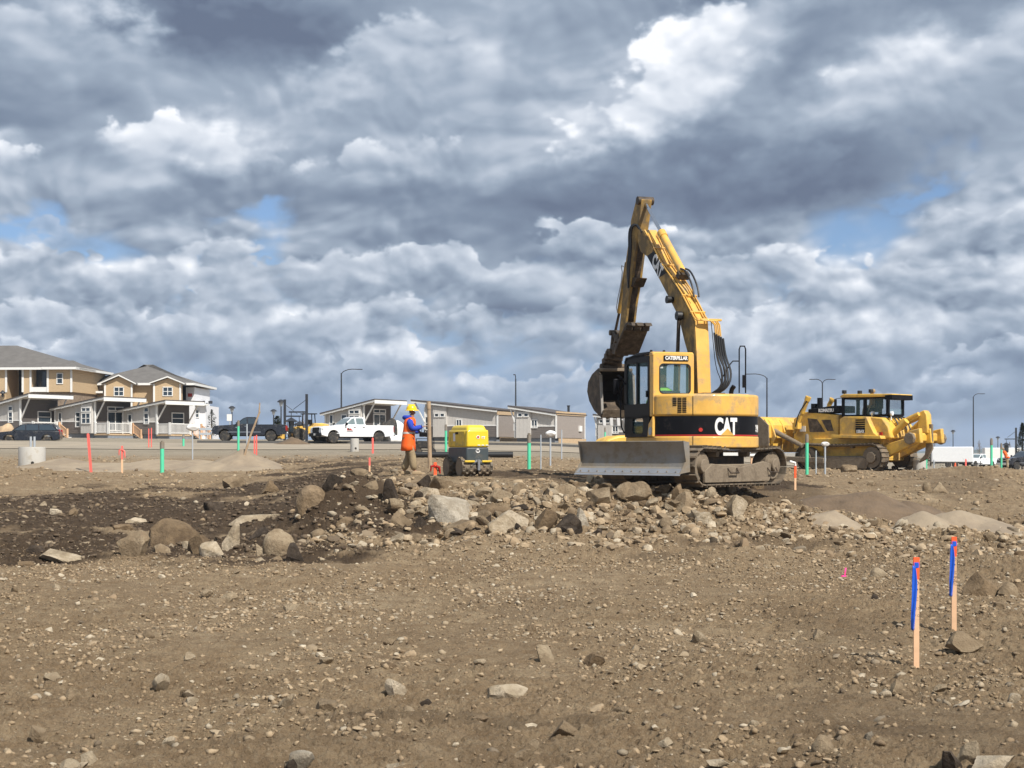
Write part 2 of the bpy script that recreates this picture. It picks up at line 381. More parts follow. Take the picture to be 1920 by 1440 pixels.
def thing(name, label, cat, loc=(0, 0, 0), rz=0.0, group=None):
    o = bpy.data.objects.new(name, None); C.objects.link(o); o.empty_display_size = .2
    o.location = loc; o.rotation_euler = (0, 0, rz); return tag(o, label, cat, group)
def copy_tree(o, parent=None):
    c = o.copy(); C.objects.link(c)
    if parent: c.parent = parent
    for ch in list(o.children): copy_tree(ch, c)
    return c
def text_geo(s, size=1.0, offset=0.0, ext=.004, width=None):
    cu = bpy.data.curves.new('t', 'FONT'); cu.body = s; cu.size = size; cu.offset = offset; cu.extrude = ext
    cu.align_x = 'CENTER'; cu.align_y = 'CENTER'
    o = bpy.data.objects.new('t', cu); C.objects.link(o)
    dg = bpy.context.evaluated_depsgraph_get(); e = o.evaluated_get(dg); me = e.to_mesh()
    vs = [tuple(v_.co) for v_ in me.vertices]; fs = [tuple(p.vertices) for p in me.polygons]
    e.to_mesh_clear(); bpy.data.objects.remove(o); bpy.data.curves.remove(cu)
    if width:
        x0, x1 = min(v_[0] for v_ in vs), max(v_[0] for v_ in vs); k = width/(x1-x0); vs = [(v_[0]*k, v_[1], v_[2]) for v_ in vs]
    return vs, fs
def on_plane(geo, o, ux, uy):
    """place flat text: origin, x direction, y direction"""
    o, ux, uy = Vector(o), Vector(ux).normalized(), Vector(uy).normalized(); n = ux.cross(uy)
    return [o+ux*v_[0]+uy*v_[1]+n*v_[2] for v_ in geo[0]], geo[1]

# ------------------------------------------------------------------ terrain height
TPX = np.array([-600, 0, 400, 760, 1000, 1300, 1500, 1700, 1920, 2600], float)
TY = np.array([6, 15, 22, 26, 28, 30, 33, 37, 42, 50, 62, 80, 110, 145, 200, 300, 600, 3900], float)
TZ = np.array([
 [0, 0, 0, .02, .1, .2, .35, .5, .7, 1.0, 1.3, 1.9, 2.8, 3.4, 3.4, 3, 0, -3],
 [0, 0, 0, .02, .08, .18, .32, .5, .72, 1.0, 1.27, 1.85, 2.75, 3.35, 3.3, 3, 0, -3],
 [0, 0, 0, .02, .08, .2, .35, .52, .75, 1.02, 1.27, 1.8, 2.6, 3.15, 3.1, 2.6, 0, -3],
 [0, 0, 0, .05, .3, .7, 1.15, 1.38, 1.42, 1.42, 1.5, 1.85, 2.52, 3.0, 2.9, 2.2, 0, -3],
 [0, 0, 0, .1, .45, .9, 1.23, 1.35, 1.38, 1.40, 1.5, 1.75, 2.4, 2.9, 2.7, 1.8, 0, -3],
 [0, 0, 0, .1, .38, .78, 1.25, 1.3, 1.3, 1.3, 1.3, 1.4, 1.8, 2.1, 2.0, 1.0, 0, -3],
 [0, 0, 0, .05, .2, .42, .8, 1.08, 1.15, 1.2, 1.2, 1.1, 1.0, 1.1, .8, .3, -1, -3],
 [0, 0, 0, .03, .1, .25, .52, .8, 1.0, 1.1, 1.15, .95, .5, .2, -.2, -.5, -1.5, -3],
 [0, 0, 0, .02, .1, .2, .45, .75, .98, 1.03, 1.0, .7, .2, -.1, -.4, -.6, -1.5, -3],
 [0, 0, 0, .02, .1, .2, .45, .75, .9, .9, .8, .5, .1, -.2, -.4, -.6, -1.5, -3]], float)
def bumps():
    # px, distance, width x (m), width y (m), height
    return [(640, 31.6, .95, .75, .62), (705, 32.3, .9, .8, .28), (570, 29.3, .9, .8, -.16), (900, 29.6, 1.6, .7, .12), (1130, 30.6, 1.8, .7, .22),
            (1330, 30.4, 1.7, .6, .24), (1850, 52, 2.6, 2.4, .36), (1800, 30, 1.0, .8, .1), (1930, 24, 1.0, 1.2, .22), (310, 27.6, 1.6, .8, .08),
            (420, 60, 6, 2.5, .06), (330, 33, 2.8, 3.2, -.22), (560, 33, 1.0, 1.5, -.18), (1350, 27.2, 1.2, .8, .1), (40, 58, 2.5, 2, .12)]
def ground_z(x, y):
    x = np.asarray(x, float); y = np.asarray(y, float)
    yc = np.clip(y, 6, 3900); px = np.clip(960+F*x/np.maximum(y, 6), TPX[0], TPX[-1])
    i = np.clip(np.searchsorted(TPX, px)-1, 0, len(TPX)-2); j = np.clip(np.searchsorted(TY, yc)-1, 0, len(TY)-2)
    a = (px-TPX[i])/(TPX[i+1]-TPX[i]); a = a*a*(3-2*a)*.5+a*.5
    b_ = (np.log(yc)-np.log(TY[j]))/(np.log(TY[j+1])-np.log(TY[j]))
    z = (TZ[i, j]*(1-b_)+TZ[i, j+1]*b_)*(1-a)+(TZ[i+1, j]*(1-b_)+TZ[i+1, j+1]*b_)*a
    for (p, dy, wx, wy, h) in bumps():
        cx = (p-960)/F*dy; z = z+h*np.exp(-((x-cx)/wx)**2-((y-dy)/wy)**2)
    return z
_rng = np.random.default_rng(5); _TAB = _rng.random((512, 512))
def vnoise(x, y):
    xi = np.floor(x).astype(int); yi = np.floor(y).astype(int); fx = x-xi; fy = y-yi
    fx = fx*fx*fx*(fx*(fx*6-15)+10); fy = fy*fy*fy*(fy*(fy*6-15)+10)
    a = _TAB[xi % 512, yi % 512]; b_ = _TAB[(xi+1) % 512, yi % 512]; c = _TAB[xi % 512, (yi+1) % 512]; d_ = _TAB[(xi+1) % 512, (yi+1) % 512]
    return (a*(1-fx)+b_*fx)*(1-fy)+(c*(1-fx)+d_*fx)*fy-.5
def fbm(x, y, sc_, octs, gain=.5):
    s = 0; am = 1.0
    for k in range(octs):
        an = .6*k+.3; ca, sa = math.cos(an), math.sin(an)
        s = s+am*vnoise((x*ca-y*sa)*sc_+17.3*k, (x*sa+y*ca)*sc_+9.1*k); sc_ *= 2.03; am *= gain
    return s
def sstep(v_, a, b_):
    q = np.clip((v_-a)/(b_-a), 0, 1); return q*q*(3-2*q)
def rough_z(x, y):
    """clods and ruts on top of the base height"""
    fade = 1-sstep(y, 60, 82)
    big = .10*fbm(x, y, .5, 2)
    berm = np.exp(-((y-29.5)/3.2)**2)
    mid = (.045+.11*berm)*fbm(x+40, y, 2.0, 3)
    cl = np.abs(fbm(x+11, y+7, 6.5, 4, .6)); cl = (.3-cl)
    fine = (.070+.05*berm)*cl+(.026+.02*berm)*fbm(x+3, y+71, 15.0, 3, .6)
    rut = .022*vnoise(x*.35+.4*y+3, y*3.2+8)+.014*vnoise(x*.8+50, y*8.0)
    patch = sstep(fbm(x+90, y+30, .45, 3), -.25, .25)
    return fade*(big+mid+rut+fine*(.55+.75*patch))
def gz(x, y): return float(ground_z(x, y))
def G(px, Y, dz=0.0):
    x = (px-960)/F*Y; return (x, Y, gz(x, Y)+dz)
def W3(px, py, Y): return ((px-960)/F*Y, Y, EYE+(845-py)/F*Y)
def hit(px, py, y0=7.0, y1=70.0):
    """where the sight line through a foot point meets the ground"""
    ys = np.geomspace(y0, y1, 1500); xs = (px-960)/F*ys; pz = EYE+(845-py)/F*ys
    g = ground_z(xs, ys); k = np.nonzero(g >= pz)[0]; k = k[0] if len(k) else len(ys)-1
    return float(xs[k]), float(ys[k]), float(g[k])
def LP(loc, a, px, py, x):
    """local (forward, height) of a sight line in the vertical plane `x` metres right of a thing's middle"""
    c, s = math.cos(a), math.sin(a); k = (px-960)/F
    r_ = (loc[0]+x*c-k*(loc[1]+x*s))/(s+k*c); Y = loc[1]+x*s+r_*c
    return r_, EYE+(845-py)/F*Y-loc[2]
# ------------------------------------------------------------------ ground sheet
def ground_mat(name='site_dirt'):
    m = bpy.data.materials.new(name); m.use_nodes = True; MATS[name] = m
    t = NT(m.node_tree); b = t.n['Principled BSDF']
    co = t.node('ShaderNodeNewGeometry').outputs['Position']
    n1 = t.noise(co, .35, 5, .6); n2 = t.noise(co, 3.0, 6, .65); n3 = t.noise(co, 26.0, 5, .7)
    c = t.ramp(n1, [(.3, (.30, .212, .125, 1)), (.5, (.37, .27, .164, 1)), (.7, (.45, .342, .218, 1))])
    c = t.mix(t.mr(n2, .35, .68), c, (.235, .16, .092, 1))
    c = t.mix(t.mr(n3, .53, .75, 0, .8), c, (.46, .375, .255, 1))
    c = t.mix(t.mr(n3, .30, .42, .65, 0), c, (.09, .063, .04, 1))
    n4 = t.noise(co, 70.0, 3, .7); c = t.mix(t.mr(n4, .30, .42, .7, 0), c, (.085, .06, .038, 1)); c = t.mix(t.mr(n4, .60, .72, 0, .6), c, (.44, .355, .24, 1))
    at = t.node('ShaderNodeAttribute', attribute_name='moist')
    wet = t.ramp(n2, [(.3, (.058, .038, .023, 1)), (.7, (.118, .082, .052, 1))])
    c = t.mix(at.outputs['Fac'], c, wet)
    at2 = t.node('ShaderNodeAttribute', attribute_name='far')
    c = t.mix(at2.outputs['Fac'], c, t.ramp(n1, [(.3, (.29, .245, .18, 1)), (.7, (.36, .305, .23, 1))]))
    t.put(b.inputs['Base Color'], c); b.inputs['Roughness'].default_value = .95; b.inputs['Specular IOR Level'].default_value = .15
    h = t.m('ADD', t.m('MULTIPLY', t.noise(co, 45, 6, .75), .07), t.m('MULTIPLY', t.noise(co, 11, 4, .6), .05))
    bp = t.node('ShaderNodeBump'); bp.inputs['Distance'].default_value = 1; bp.inputs['Strength'].default_value = .9
    t.put(bp.inputs['Height'], h); t.l.new(bp.outputs[0], b.inputs['Normal'])
    return m
pxs = np.concatenate([-300-np.geomspace(30, 3000, 26)[::-1], np.linspace(-300, 2220, 1250), 2220+np.geomspace(30, 3000, 26)])
iv = np.linspace(1/8.3, 1/64., 900)
ysg = np.concatenate([np.linspace(-60, 7, 14), np.linspace(7.2, 8.25, 8), 1/iv, np.geomspace(64.5, 3900, 100)])
PXg, Yg = np.meshgrid(pxs, ysg)
Xg = (PXg-960)/F*np.maximum(Yg, 3.0)
Zg = ground_z(Xg, Yg)+rough_z(Xg, Yg)*(sstep(Yg, 3, 7))
def moist_at(X, Y):
    px = 960+F*X/np.maximum(Y, 3); nz = fbm(X, Y, .8, 4)*1.6
    py = 845-F*(ground_z(X, Y)-EYE)/np.maximum(Y, 3)
    def ell(cx, cy, rx, ry, hard=.35): return 1-sstep(((px-cx)/rx)**2+((py-cy)/ry)**2+nz, 1-hard, 1+hard)
    s = ell(330, 965, 330, 44)+ell(60, 1020, 260, 40)+ell(420, 1035, 230, 26)+ell(620, 935, 130, 72)+ell(700, 985, 110, 26)+ell(-60, 985, 240, 60)
    s = s+.5*ell(1440, 1015, 170, 11)+.4*ell(1240, 1045, 90, 9)+.36*ell(930, 1350, 260, 10)+.2*ell(1700, 1365, 160, 16)+.18*ell(300, 1395, 260, 9)+.9*ell(1000, 893, 130, 9)
    s = s+.55*ell(1450, 925, 90, 22)+.35*ell(1790, 905, 90, 22)+.8*ell(680, 872, 60, 8)+.5*ell(1250, 912, 240, 12)
    s = s+.22*sstep(fbm(X+5, Y*.35+3, .55, 4), .16, .42)*(1-sstep(Y, 24, 40))
    return np.clip(s, 0, 1)
MO = moist_at(Xg, Yg)
def grid_obj(name, X, Y, Z, mat):
    ny, nx = X.shape; n = nx*ny
    me = bpy.data.meshes.new(name); me.vertices.add(n)
    me.vertices.foreach_set('co', np.stack([X, Y, Z], -1).astype('f4').ravel())
    a = (np.arange(ny-1)[:, None]*nx+np.arange(nx-1)[None]).ravel()
    q = np.stack([a, a+1, a+nx+1, a+nx], -1).astype('i4'); nf = len(q)
    me.loops.add(nf*4); me.loops.foreach_set('vertex_index', q.ravel())
    me.polygons.add(nf); me.polygons.foreach_set('loop_start', (np.arange(nf)*4).astype('i4'))
    me.update(calc_edges=True); me.shade_smooth(); me.materials.append(mat)
    o = bpy.data.objects.new(name, me); C.objects.link(o); return o
def attr(o, name, val):
    a = o.data.attributes.new(name, 'FLOAT', 'POINT'); a.data.foreach_set('value', np.asarray(val, 'f4').ravel())
gm = ground_mat()
ground = grid_obj('ground', Xg, Yg, Zg, gm); tag(ground, kind='structure')
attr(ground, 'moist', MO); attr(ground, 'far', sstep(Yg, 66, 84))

# the graded road strip between the site and the houses
rm = pmat('road_gravel', (.30, .25, .185), .95, var=.12, vs=.4, bump=.02, bs=8, dirt=(.38, .31, .22), damt=.4, ds=.25)
rp = np.linspace(-400, 2300, 160); ry = np.linspace(88, 107, 16); RX, RY = np.meshgrid(rp, ry); XX = (RX-960)/F*RY
road = grid_obj('road', XX, RY, ground_z(XX, RY)+.03, rm); tag(road, kind='structure')
kb = MB()
kx = [(p-960)/F*107.3 for p in np.linspace(370, 1150, 60)]
kb.loft([[(x, 107.2, gz(x, 107.2)-.1), (x, 107.2, gz(x, 107.2)+.2), (x, 107.5, gz(x, 107.2)+.2), (x, 107.5, gz(x, 107.2)-.1)] for x in kx])
tag(kb.build('road_kerb', pmat('dark_kerb', (.10, .095, .09), .9), smooth=False), kind='structure')

# distant hills
hm = pmat('hill_forest', (.05, .07, .045), .95, var=.3, vs=.004)
def hills(name, px0, px1, Y, top, seed, depth=900):
    n = 160; X, Z, YY = [], [], []
    p = np.linspace(px0, px1, n); tt_ = np.linspace(0, 1, n)
    prof = (np.sin(np.pi*tt_)**.6)*(top*(.75+.5*fbm(p*.004+seed, p*0+seed, 3.0, 5)))
    rows = []
    for k in range(9):
        s = k/8; rows.append(((p-960)/F*(Y+depth*s), np.full(n, Y+depth*s), prof*math.sin(math.pi*min(s*1.2, 1)*.5)-14))
    o = grid_obj(name, np.array([r_[0] for r_ in rows]), np.array([r_[1] for r_ in rows]), np.array([r_[2] for r_ in rows]), hm)
    tag(o, kind='structure'); return o
hills('hills', 1560, 2700, 2900, 43, 3, 500)
hills('hills', -900, 1700, 3100, 25, 8, 500)
# ------------------------------------------------------------------ rocks
def ico(sub):
    bm = bmesh.new(); bmesh.ops.create_icosphere(bm, subdivisions=sub, radius=1)
    v_ = np.array([x.co[:] for x in bm.verts]); f = np.array([[q.index for q in x.verts] for x in bm.faces]); bm.free(); return v_, f
ICO = {k: ico(k) for k in (1, 2, 3, 4)}
def rock_verts(sub, rng, ncut=9, lo=.5, hi=.85, nz=.05):
    v_ = ICO[sub][0].copy()
    for _ in range(ncut):
        n = rng.normal(size=3); n /= np.linalg.norm(n); dd = rng.uniform(lo, hi)
        v_ -= np.outer(np.maximum(v_@n-dd, 0), n)
    o = rng.uniform(0, 50, 3)
    v_ *= (1+nz*2.2*(fbm(v_[:, 0]*1.1+o[0]+v_[:, 2]*.6, v_[:, 1]*1.1+o[1]-v_[:, 2]*.7, 1.3, 4)))[:, None]
    return v_
def rock_mat(name, cols, island=False):
    m = bpy.data.materials.new(name); m.use_nodes = True; MATS[name] = m
    t = NT(m.node_tree); b = t.n['Principled BSDF']
    co = t.node('ShaderNodeTexCoord').outputs['Object'] if not island else t.node('ShaderNodeNewGeometry').outputs['Position']
    if island:
        rnd = t.node('ShaderNodeNewGeometry').outputs['Random Per Island']
        st = [(i/(len(cols)-1), c+(1,)) for i, c in enumerate(cols)]
        c = t.ramp(rnd, st)
        c = t.mix(t.mr(t.noise(co, 30, 3, .6), .4, .7, 0, .5), c, (.20, .15, .10, 1))
    else:
        rnd = t.node('ShaderNodeObjectInfo').outputs['Random']
        n = t.noise(t.v('ADD', co, t.xyz(t.m('MULTIPLY', rnd, 40), 0, 0)), 3.0, 7, .65)
        c = t.ramp(t.m('ADD', n, t.m('MULTIPLY', t.m('SUBTRACT', rnd, .5), .18)), [(.28, cols[0]+(1,)), (.5, cols[1]+(1,)), (.7, cols[2]+(1,))])
        c = t.mix(t.mr(t.noise(co, 16, 5, .7), .5, .7, 0, .55), c, cols[3]+(1,))
    at = None
    t.put(b.inputs['Base Color'], c); b.inputs['Roughness'].default_value = .9; b.inputs['Specular IOR Level'].default_value = .2
    bp = t.node('ShaderNodeBump'); bp.inputs['Distance'].default_value = 1; bp.inputs['Strength'].default_value = .8
    t.put(bp.inputs['Height'], t.m('MULTIPLY', t.noise(co, 7 if not island else 50, 8, .72), .11 if not island else .012)); t.l.new(bp.outputs[0], b.inputs['Normal'])
    return m
RM = {
 'pale': rock_mat('pale_stone', [(.22, .165, .105), (.37, .295, .20), (.55, .46, .34), (.27, .20, .13)]),
 'tan': rock_mat('tan_stone', [(.16, .115, .07), (.26, .192, .12), (.38, .30, .20), (.20, .145, .09)]),
 'brown': rock_mat('brown_stone', [(.11, .075, .045), (.20, .14, .082), (.29, .21, .13), (.13, .092, .058)]),
 'dark': rock_mat('dark_stone', [(.025, .019, .014), (.055, .041, .030), (.12, .09, .065), (.05, .038, .028)]),
 'grey': rock_mat('grey_stone', [(.20, .165, .12), (.34, .29, .22), (.50, .44, .35), (.25, .195, .135)]),
}
def make_rock(x, y, z, w_, d_, h_, tone, rng, sub=3, round_=False, sink=.3, tilt=.25):
    v_ = rock_verts(sub, rng, 5 if round_ else 13, .62 if round_ else .40, .92 if round_ else .76, .06)
    ext = np.abs(v_).max(0); v_ = v_/ext
    v_ = v_*np.array([w_/2, d_/2, h_/2])
    mt = np.array(Matrix.Rotation(rng.uniform(-tilt, tilt), 3, 'Y') @ Matrix.Rotation(rng.uniform(-tilt, tilt), 3, 'X'))
    v_ = v_@mt.T
    f = ICO[sub][1]
    me = bpy.data.meshes.new('boulder'); me.from_pydata(v_.tolist(), [], f.tolist()); me.materials.append(RM[tone])
    me.shade_smooth(); me.set_sharp_from_angle(angle=R(26))
    o = bpy.data.objects.new('boulder', me); C.objects.link(o)
    o.location = (x, y, z+h_*(.5-sink)); return o
# px, py(centre), width px, height px, tone, [round]
ROCKS = [
 (250,1025,58,54,'tan'),(315,1002,96,56,'brown'),(234,990,42,28,'brown'),(258,976,46,15,'pale'),(301,1029,36,28,'tan'),(350,1022,22,19,'pale'),(378,1022,54,34,'brown'),
 (398,1031,44,28,'pale'),(432,1008,34,62,'pale'),(481,1004,38,28,'dark'),(478,972,86,20,'pale'),(402,951,42,28,'dark'),(105,961,20,17,'pale'),(132,962,22,20,'brown'),(462,945,18,13,'pale'),
 (487,1032,24,27,'pale'),(524,1021,60,52,'tan',1),(550,1038,36,46,'dark'),(492,1053,32,14,'pale'),(516,1048,26,19,'tan'),(583,935,54,46,'brown',1),(596,1004,32,22,'tan',1),
 (106,1040,100,15,'pale'),(40,1056,44,13,'brown'),(78,946,16,12,'pale'),(440,904,46,28,'tan'),(505,913,36,24,'brown'),(228,917,34,14,'tan'),(64,1030,30,14,'dark'),(160,1020,22,10,'pale'),
 (838,958,88,48,'grey'),(868,988,82,24,'tan'),(748,975,46,32,'tan'),(953,976,70,48,'pale'),(940,931,60,32,'tan'),(934,953,74,24,'brown'),(1018,976,52,46,'brown'),(1064,983,52,36,'dark'),
 (1090,973,26,40,'grey'),(1062,916,50,42,'tan'),(980,922,44,32,'tan'),(1017,922,30,20,'tan'),(805,925,60,22,'pale'),(778,946,24,22,'pale'),(888,946,24,17,'pale'),(828,905,46,36,'tan'),
 (793,903,30,28,'dark'),(735,926,30,52,'dark'),(697,908,32,30,'tan'),(677,884,38,18,'tan'),(648,979,46,24,'brown'),(626,900,40,34,'dark'),(910,977,28,24,'dark'),(788,980,26,24,'dark'),
 (1118,998,20,12,'dark'),(1126,932,56,28,'tan'),(1180,922,44,32,'tan'),(1003,999,20,16,'tan'),(1190,926,60,36,'tan'),(1270,922,44,30,'brown'),(1288,943,40,36,'tan'),(1334,924,22,20,'pale',1),
 (1366,911,30,30,'grey'),(1420,901,26,42,'brown',1),(1378,951,46,38,'pale'),(1408,942,30,22,'tan'),(1423,963,24,17,'tan'),(1573,940,28,12,'tan'),(1635,908,18,14,'tan'),(1595,878,30,19,'tan'),
 (1740,914,18,26,'tan'),(1762,917,34,28,'tan'),(1846,1099,70,48,'brown'),(1888,1108,40,28,'tan'),(1912,1099,28,30,'brown'),(1643,1126,18,22,'dark'),(1647,1074,28,17,'pale',1),(1862,1006,30,19,'tan'),
 (1543,1397,38,34,'tan',1),(1804,1203,74,32,'tan'),(1782,1424,46,34,'dark'),(1818,1412,44,50,'pale'),(1860,1432,90,34,'pale'),(1535,1188,26,18,'tan'),(1660,1300,24,11,'pale',1),(1763,1290,24,11,'pale'),(1900,1307,28,14,'pale'),
 (1680,1288,28,24,'tan'),(1628,1382,22,20,'grey'),(297,1277,38,24,'pale'),(353,1300,30,16,'tan'),(356,1315,30,16,'pale'),(538,1313,32,24,'pale'),(617,1320,50,24,'tan'),(565,1424,50,30,'grey'),
 (548,1431,22,22,'dark'),(167,1421,28,20,'pale'),(130,1434,36,20,'pale',1),(280,1192,26,18,'tan'),(238,1215,24,9,'pale'),(352,1229,22,11,'pale'),(97,1267,30,14,'pale'),(133,1303,22,20,'tan'),
 (67,1371,34,24,'tan'),(403,1390,28,17,'brown'),(315,1388,22,13,'pale'),(548,1139,34,24,'tan'),(577,1128,26,12,'pale'),(553,1186,26,11,'pale'),(613,1238,28,10,'tan'),(133,1092,22,11,'pale'),
 (25,1107,16,13,'tan'),(106,1103,16,15,'pale'),(737,1288,44,34,'pale'),(951,1297,70,22,'pale'),(1063,1367,46,26,'tan'),(1311,1194,32,22,'pale'),(1020,1224,40,26,'tan'),(1115,1234,38,20,'brown'),
 (801,1314,24,14,'dark'),(901,1346,30,14,'brown'),(767,1334,26,18,'tan'),(1170,1334,40,16,'tan'),(1250,1391,30,14,'pale'),(1348,1429,42,11,'pale'),(745,1435,44,9,'pale'),(998,1176,20,16,'brown'),
 (1119,1168,18,17,'tan'),(982,1413,36,19,'tan'),(1412,1356,22,13,'pale'),(728,1202,24,18,'tan'),(770,1207,22,12,'brown'),(730,1246,32,14,'brown'),(1000,1395,20,16,'tan'),(900,1240,22,10,'pale'),
 (1270,1165,20,12,'brown'),(410,1125,30,18,'tan'),(430,1118,30,20,'tan'),(385,1112,24,12,'tan'),(1880,1140,30,18,'tan'),(1905,1150,26,18,'grey'),(1850,1150,22,14,'pale'),(1830,1135,20,12,'tan'),
]
LM = [(1845, 'at the far right edge'), (1745, 'by the farther survey stake'), (1660, 'by the nearer survey stake'), (1500, 'below the bulldozer'), (1340, 'below the excavator tracks'),
      (1200, 'below the excavator cab'), (1080, 'below the grey dozer blade'), (960, 'between the roller and the excavator'), (860, 'below the yellow roller'),
      (740, 'below the worker'), (590, 'below the white pickup'), (400, 'below the black pickup'), (260, 'below the right-hand cottage'), (130, 'below the middle cottage'), (-99, 'at the left edge')]
used = {}
def rock_label(px, py, w_, h_, tone, rnd_):
    col = {'pale': 'pale', 'tan': 'tan', 'brown': 'brown', 'dark': 'dark', 'grey': 'grey'}[tone]
    if w_/h_ > 2.2: shp = 'flat slab'
    elif h_ > w_*1.15: shp = 'upright rock'
    elif rnd_: shp = 'rounded rock'
    else: shp = 'angular rock'
    sz = 'large ' if w_*h_ > 1800 else ('small ' if w_*h_ < 420 else '')
    lm = next(n for p, n in LM if px >= p)
    zone = 'in the rubble bank' if (py < 1000 and px > 560) else ('by the dark pit' if py < 1062 and px < 660 else 'half way up the bare dirt' if py < 1210 else 'on the nearest dirt')
    return f'{sz}{col} {shp} {zone}, {lm}'.replace('dozer blade of the excavator', 'grey dozer blade')
rl = [rock_label(r_[0], r_[1], r_[2], r_[3], r_[4], len(r_) > 5) for r_ in ROCKS]
ORD = ['leftmost', 'second from left', 'third from left', 'fourth from left', 'fifth from left', 'sixth from left']
rr = np.random.default_rng(11)
PLACED = []
for i, r_ in enumerate(ROCKS):
    px, py, w_, h_, tone = r_[:5]; rnd_ = len(r_) > 5
    hx, hy, hz = hit(px, py+h_*.38)
    k = hy/F; ww = w_*k; hh = h_*k
    o = make_rock(hx, hy+ww*.15, hz, ww*1.12, ww*rr.uniform(.7, 1.0), hh*1.6, tone, rr, 4 if w_ > 40 else 3, rnd_, .42, .12 if w_/h_ > 2 else .25)
    same = sorted([q for q in range(len(ROCKS)) if rl[q] == rl[i]], key=lambda q: ROCKS[q][0])
    lab = rl[i]
    if len(same) > 1: lab += ', ' + ORD[same.index(i)]
    if len(lab.split()) > 16: lab = lab.replace('small ', '').replace('survey stake', 'stake').replace(' on the nearest dirt', ' on near dirt').replace('half way up the bare dirt', 'on bare dirt')
    tag(o, lab, 'rock', 'rocks lying on the site')
    PLACED.append((hx, hy, ww))

# smaller stones: the ones that show largest are objects of their own, the rest is one carpet of gravel
def clear_at(x, y):
    return True
rs = np.random.default_rng(21)
medium = []
def scatter_medium(n, px0, px1, y0, y1, s0, s1, tones, lab):
    for _ in range(n):
        p = rs.uniform(px0, px1); y = rs.uniform(y0, y1); x = (p-960)/F*y
        s = s0*(s1/s0)**(rs.random()**1.7)
        medium.append((x, y, s, tones[rs.integers(len(tones))], lab))
scatter_medium(78, 740, 1130, 27.9, 31.4, .14, .42, ['tan', 'tan', 'brown', 'pale', 'dark'], 'stone heaped in the rubble bank below the roller')
scatter_medium(72, 1120, 1500, 28.4, 31.2, .14, .38, ['tan', 'tan', 'brown', 'pale'], 'stone heaped in the rubble bank below the excavator')
for (nm, tn, f) in (('brown', 'brown', 0),): pass
RSHAPE = []
for q in range(10):
    v_ = rock_verts(2, rs, 11, .38, .78, .06); v_ /= np.abs(v_).max(0)
    me = bpy.data.meshes.new('boulder'); me.from_pydata((v_*.5).tolist(), [], ICO[2][1].tolist()); me.shade_smooth(); me.set_sharp_from_angle(angle=R(38)); RSHAPE.append(me)
SH = {}
ADJ = {'pale': 'pale', 'tan': 'tan', 'brown': 'brown', 'dark': 'dark'}
for (x, y, s, tone, lab) in medium:
    z = float(ground_z(x, y)+rough_z(np.array(x), np.array(y)))
    q = int(rs.integers(10)); key = (q, tone)
    if key not in SH:
        me = RSHAPE[q].copy(); me.materials.append(RM[tone]); SH[key] = me
    o = bpy.data.objects.new('boulder', SH[key]); C.objects.link(o)
    o.location = (x, y, z+s*.16); o.rotation_euler = tuple(rs.uniform(-.5, .5, 2))+(rs.uniform(0, 6.28),)
    o.scale = (s*rs.uniform(.9, 1.3), s*rs.uniform(.8, 1.2), s*rs.uniform(.55, .9))
    tag(o, f'{ADJ[tone]} {lab}', 'rock', f'{ADJ[tone]} stones {lab[13:]}')
def gravel(name, n, sampler, smin, smax, power, sub, mat, seed, label, flat=.6):
    g = np.random.default_rng(seed)
    x, y = sampler(g, n); n = len(x)
    s = smin*(smax/smin)**(g.random(n)**power)
    z = ground_z(x, y)+rough_z(x, y)
    shapes = [rock_verts(sub, g, 10, .38, .8, .05 if sub > 1 else .02) for _ in range(12)]
    F0 = ICO[sub][1]; nv = len(ICO[sub][0])
    idx = g.integers(12, size=n); vs = np.stack(shapes)[idx]
    sc3 = np.stack([s*g.uniform(.8, 1.4, n), s*g.uniform(.8, 1.3, n), s*g.uniform(.4, .85, n)*flat/.6], -1)*.5
    vs = vs*sc3[:, None, :]
    a = g.uniform(0, 6.283, n); tl = g.normal(0, .3, n)
    ca, sa, ct, st = np.cos(a), np.sin(a), np.cos(tl), np.sin(tl)
    X = vs[..., 0]*ct[:, None]+vs[..., 2]*st[:, None]; Zz = -vs[..., 0]*st[:, None]+vs[..., 2]*ct[:, None]; Yv = vs[..., 1]
    X2 = X*ca[:, None]-Yv*sa[:, None]; Y2 = X*sa[:, None]+Yv*ca[:, None]
    P_ = np.stack([X2+x[:, None], Y2+y[:, None], Zz+(z+s*.07)[:, None]], -1).reshape(-1, 3)
    Fc = (F0[None]+(np.arange(n)*nv)[:, None, None]).reshape(-1, 3)
    me = bpy.data.meshes.new(name); me.vertices.add(len(P_)); me.vertices.foreach_set('co', P_.astype('f4').ravel())
    me.loops.add(len(Fc)*3); me.loops.foreach_set('vertex_index', Fc.astype('i4').ravel())
    me.polygons.add(len(Fc)); me.polygons.foreach_set('loop_start', (np.arange(len(Fc))*3).astype('i4'))
    me.update(calc_edges=True)
    if sub > 1: me.shade_smooth(); me.set_sharp_from_angle(angle=R(40))
    me.materials.append(mat); o = bpy.data.objects.new(name, me); C.objects.link(o)
    tag(o, label, 'gravel', kind='stuff'); return o
def fan(y0, y1, p0=-60, p1=1980, bias=1.0):
    def f(g, n):
        y = np.sqrt(g.uniform(y0**2, y1**2, n)) if bias == 1 else y0*(y1/y0)**g.random(n)
        p = g.uniform(p0, p1, n); x = (p-960)/F*y
        keep = g.random(n) < np.clip(.62+1.5*fbm(x, y, .7, 3), .15, 1)
        if y1 > 24: keep &= ~((moist_at(x, y) > .5) & (y > 25) & (g.random(n) < .75))
        return x[keep], y[keep]
    return f
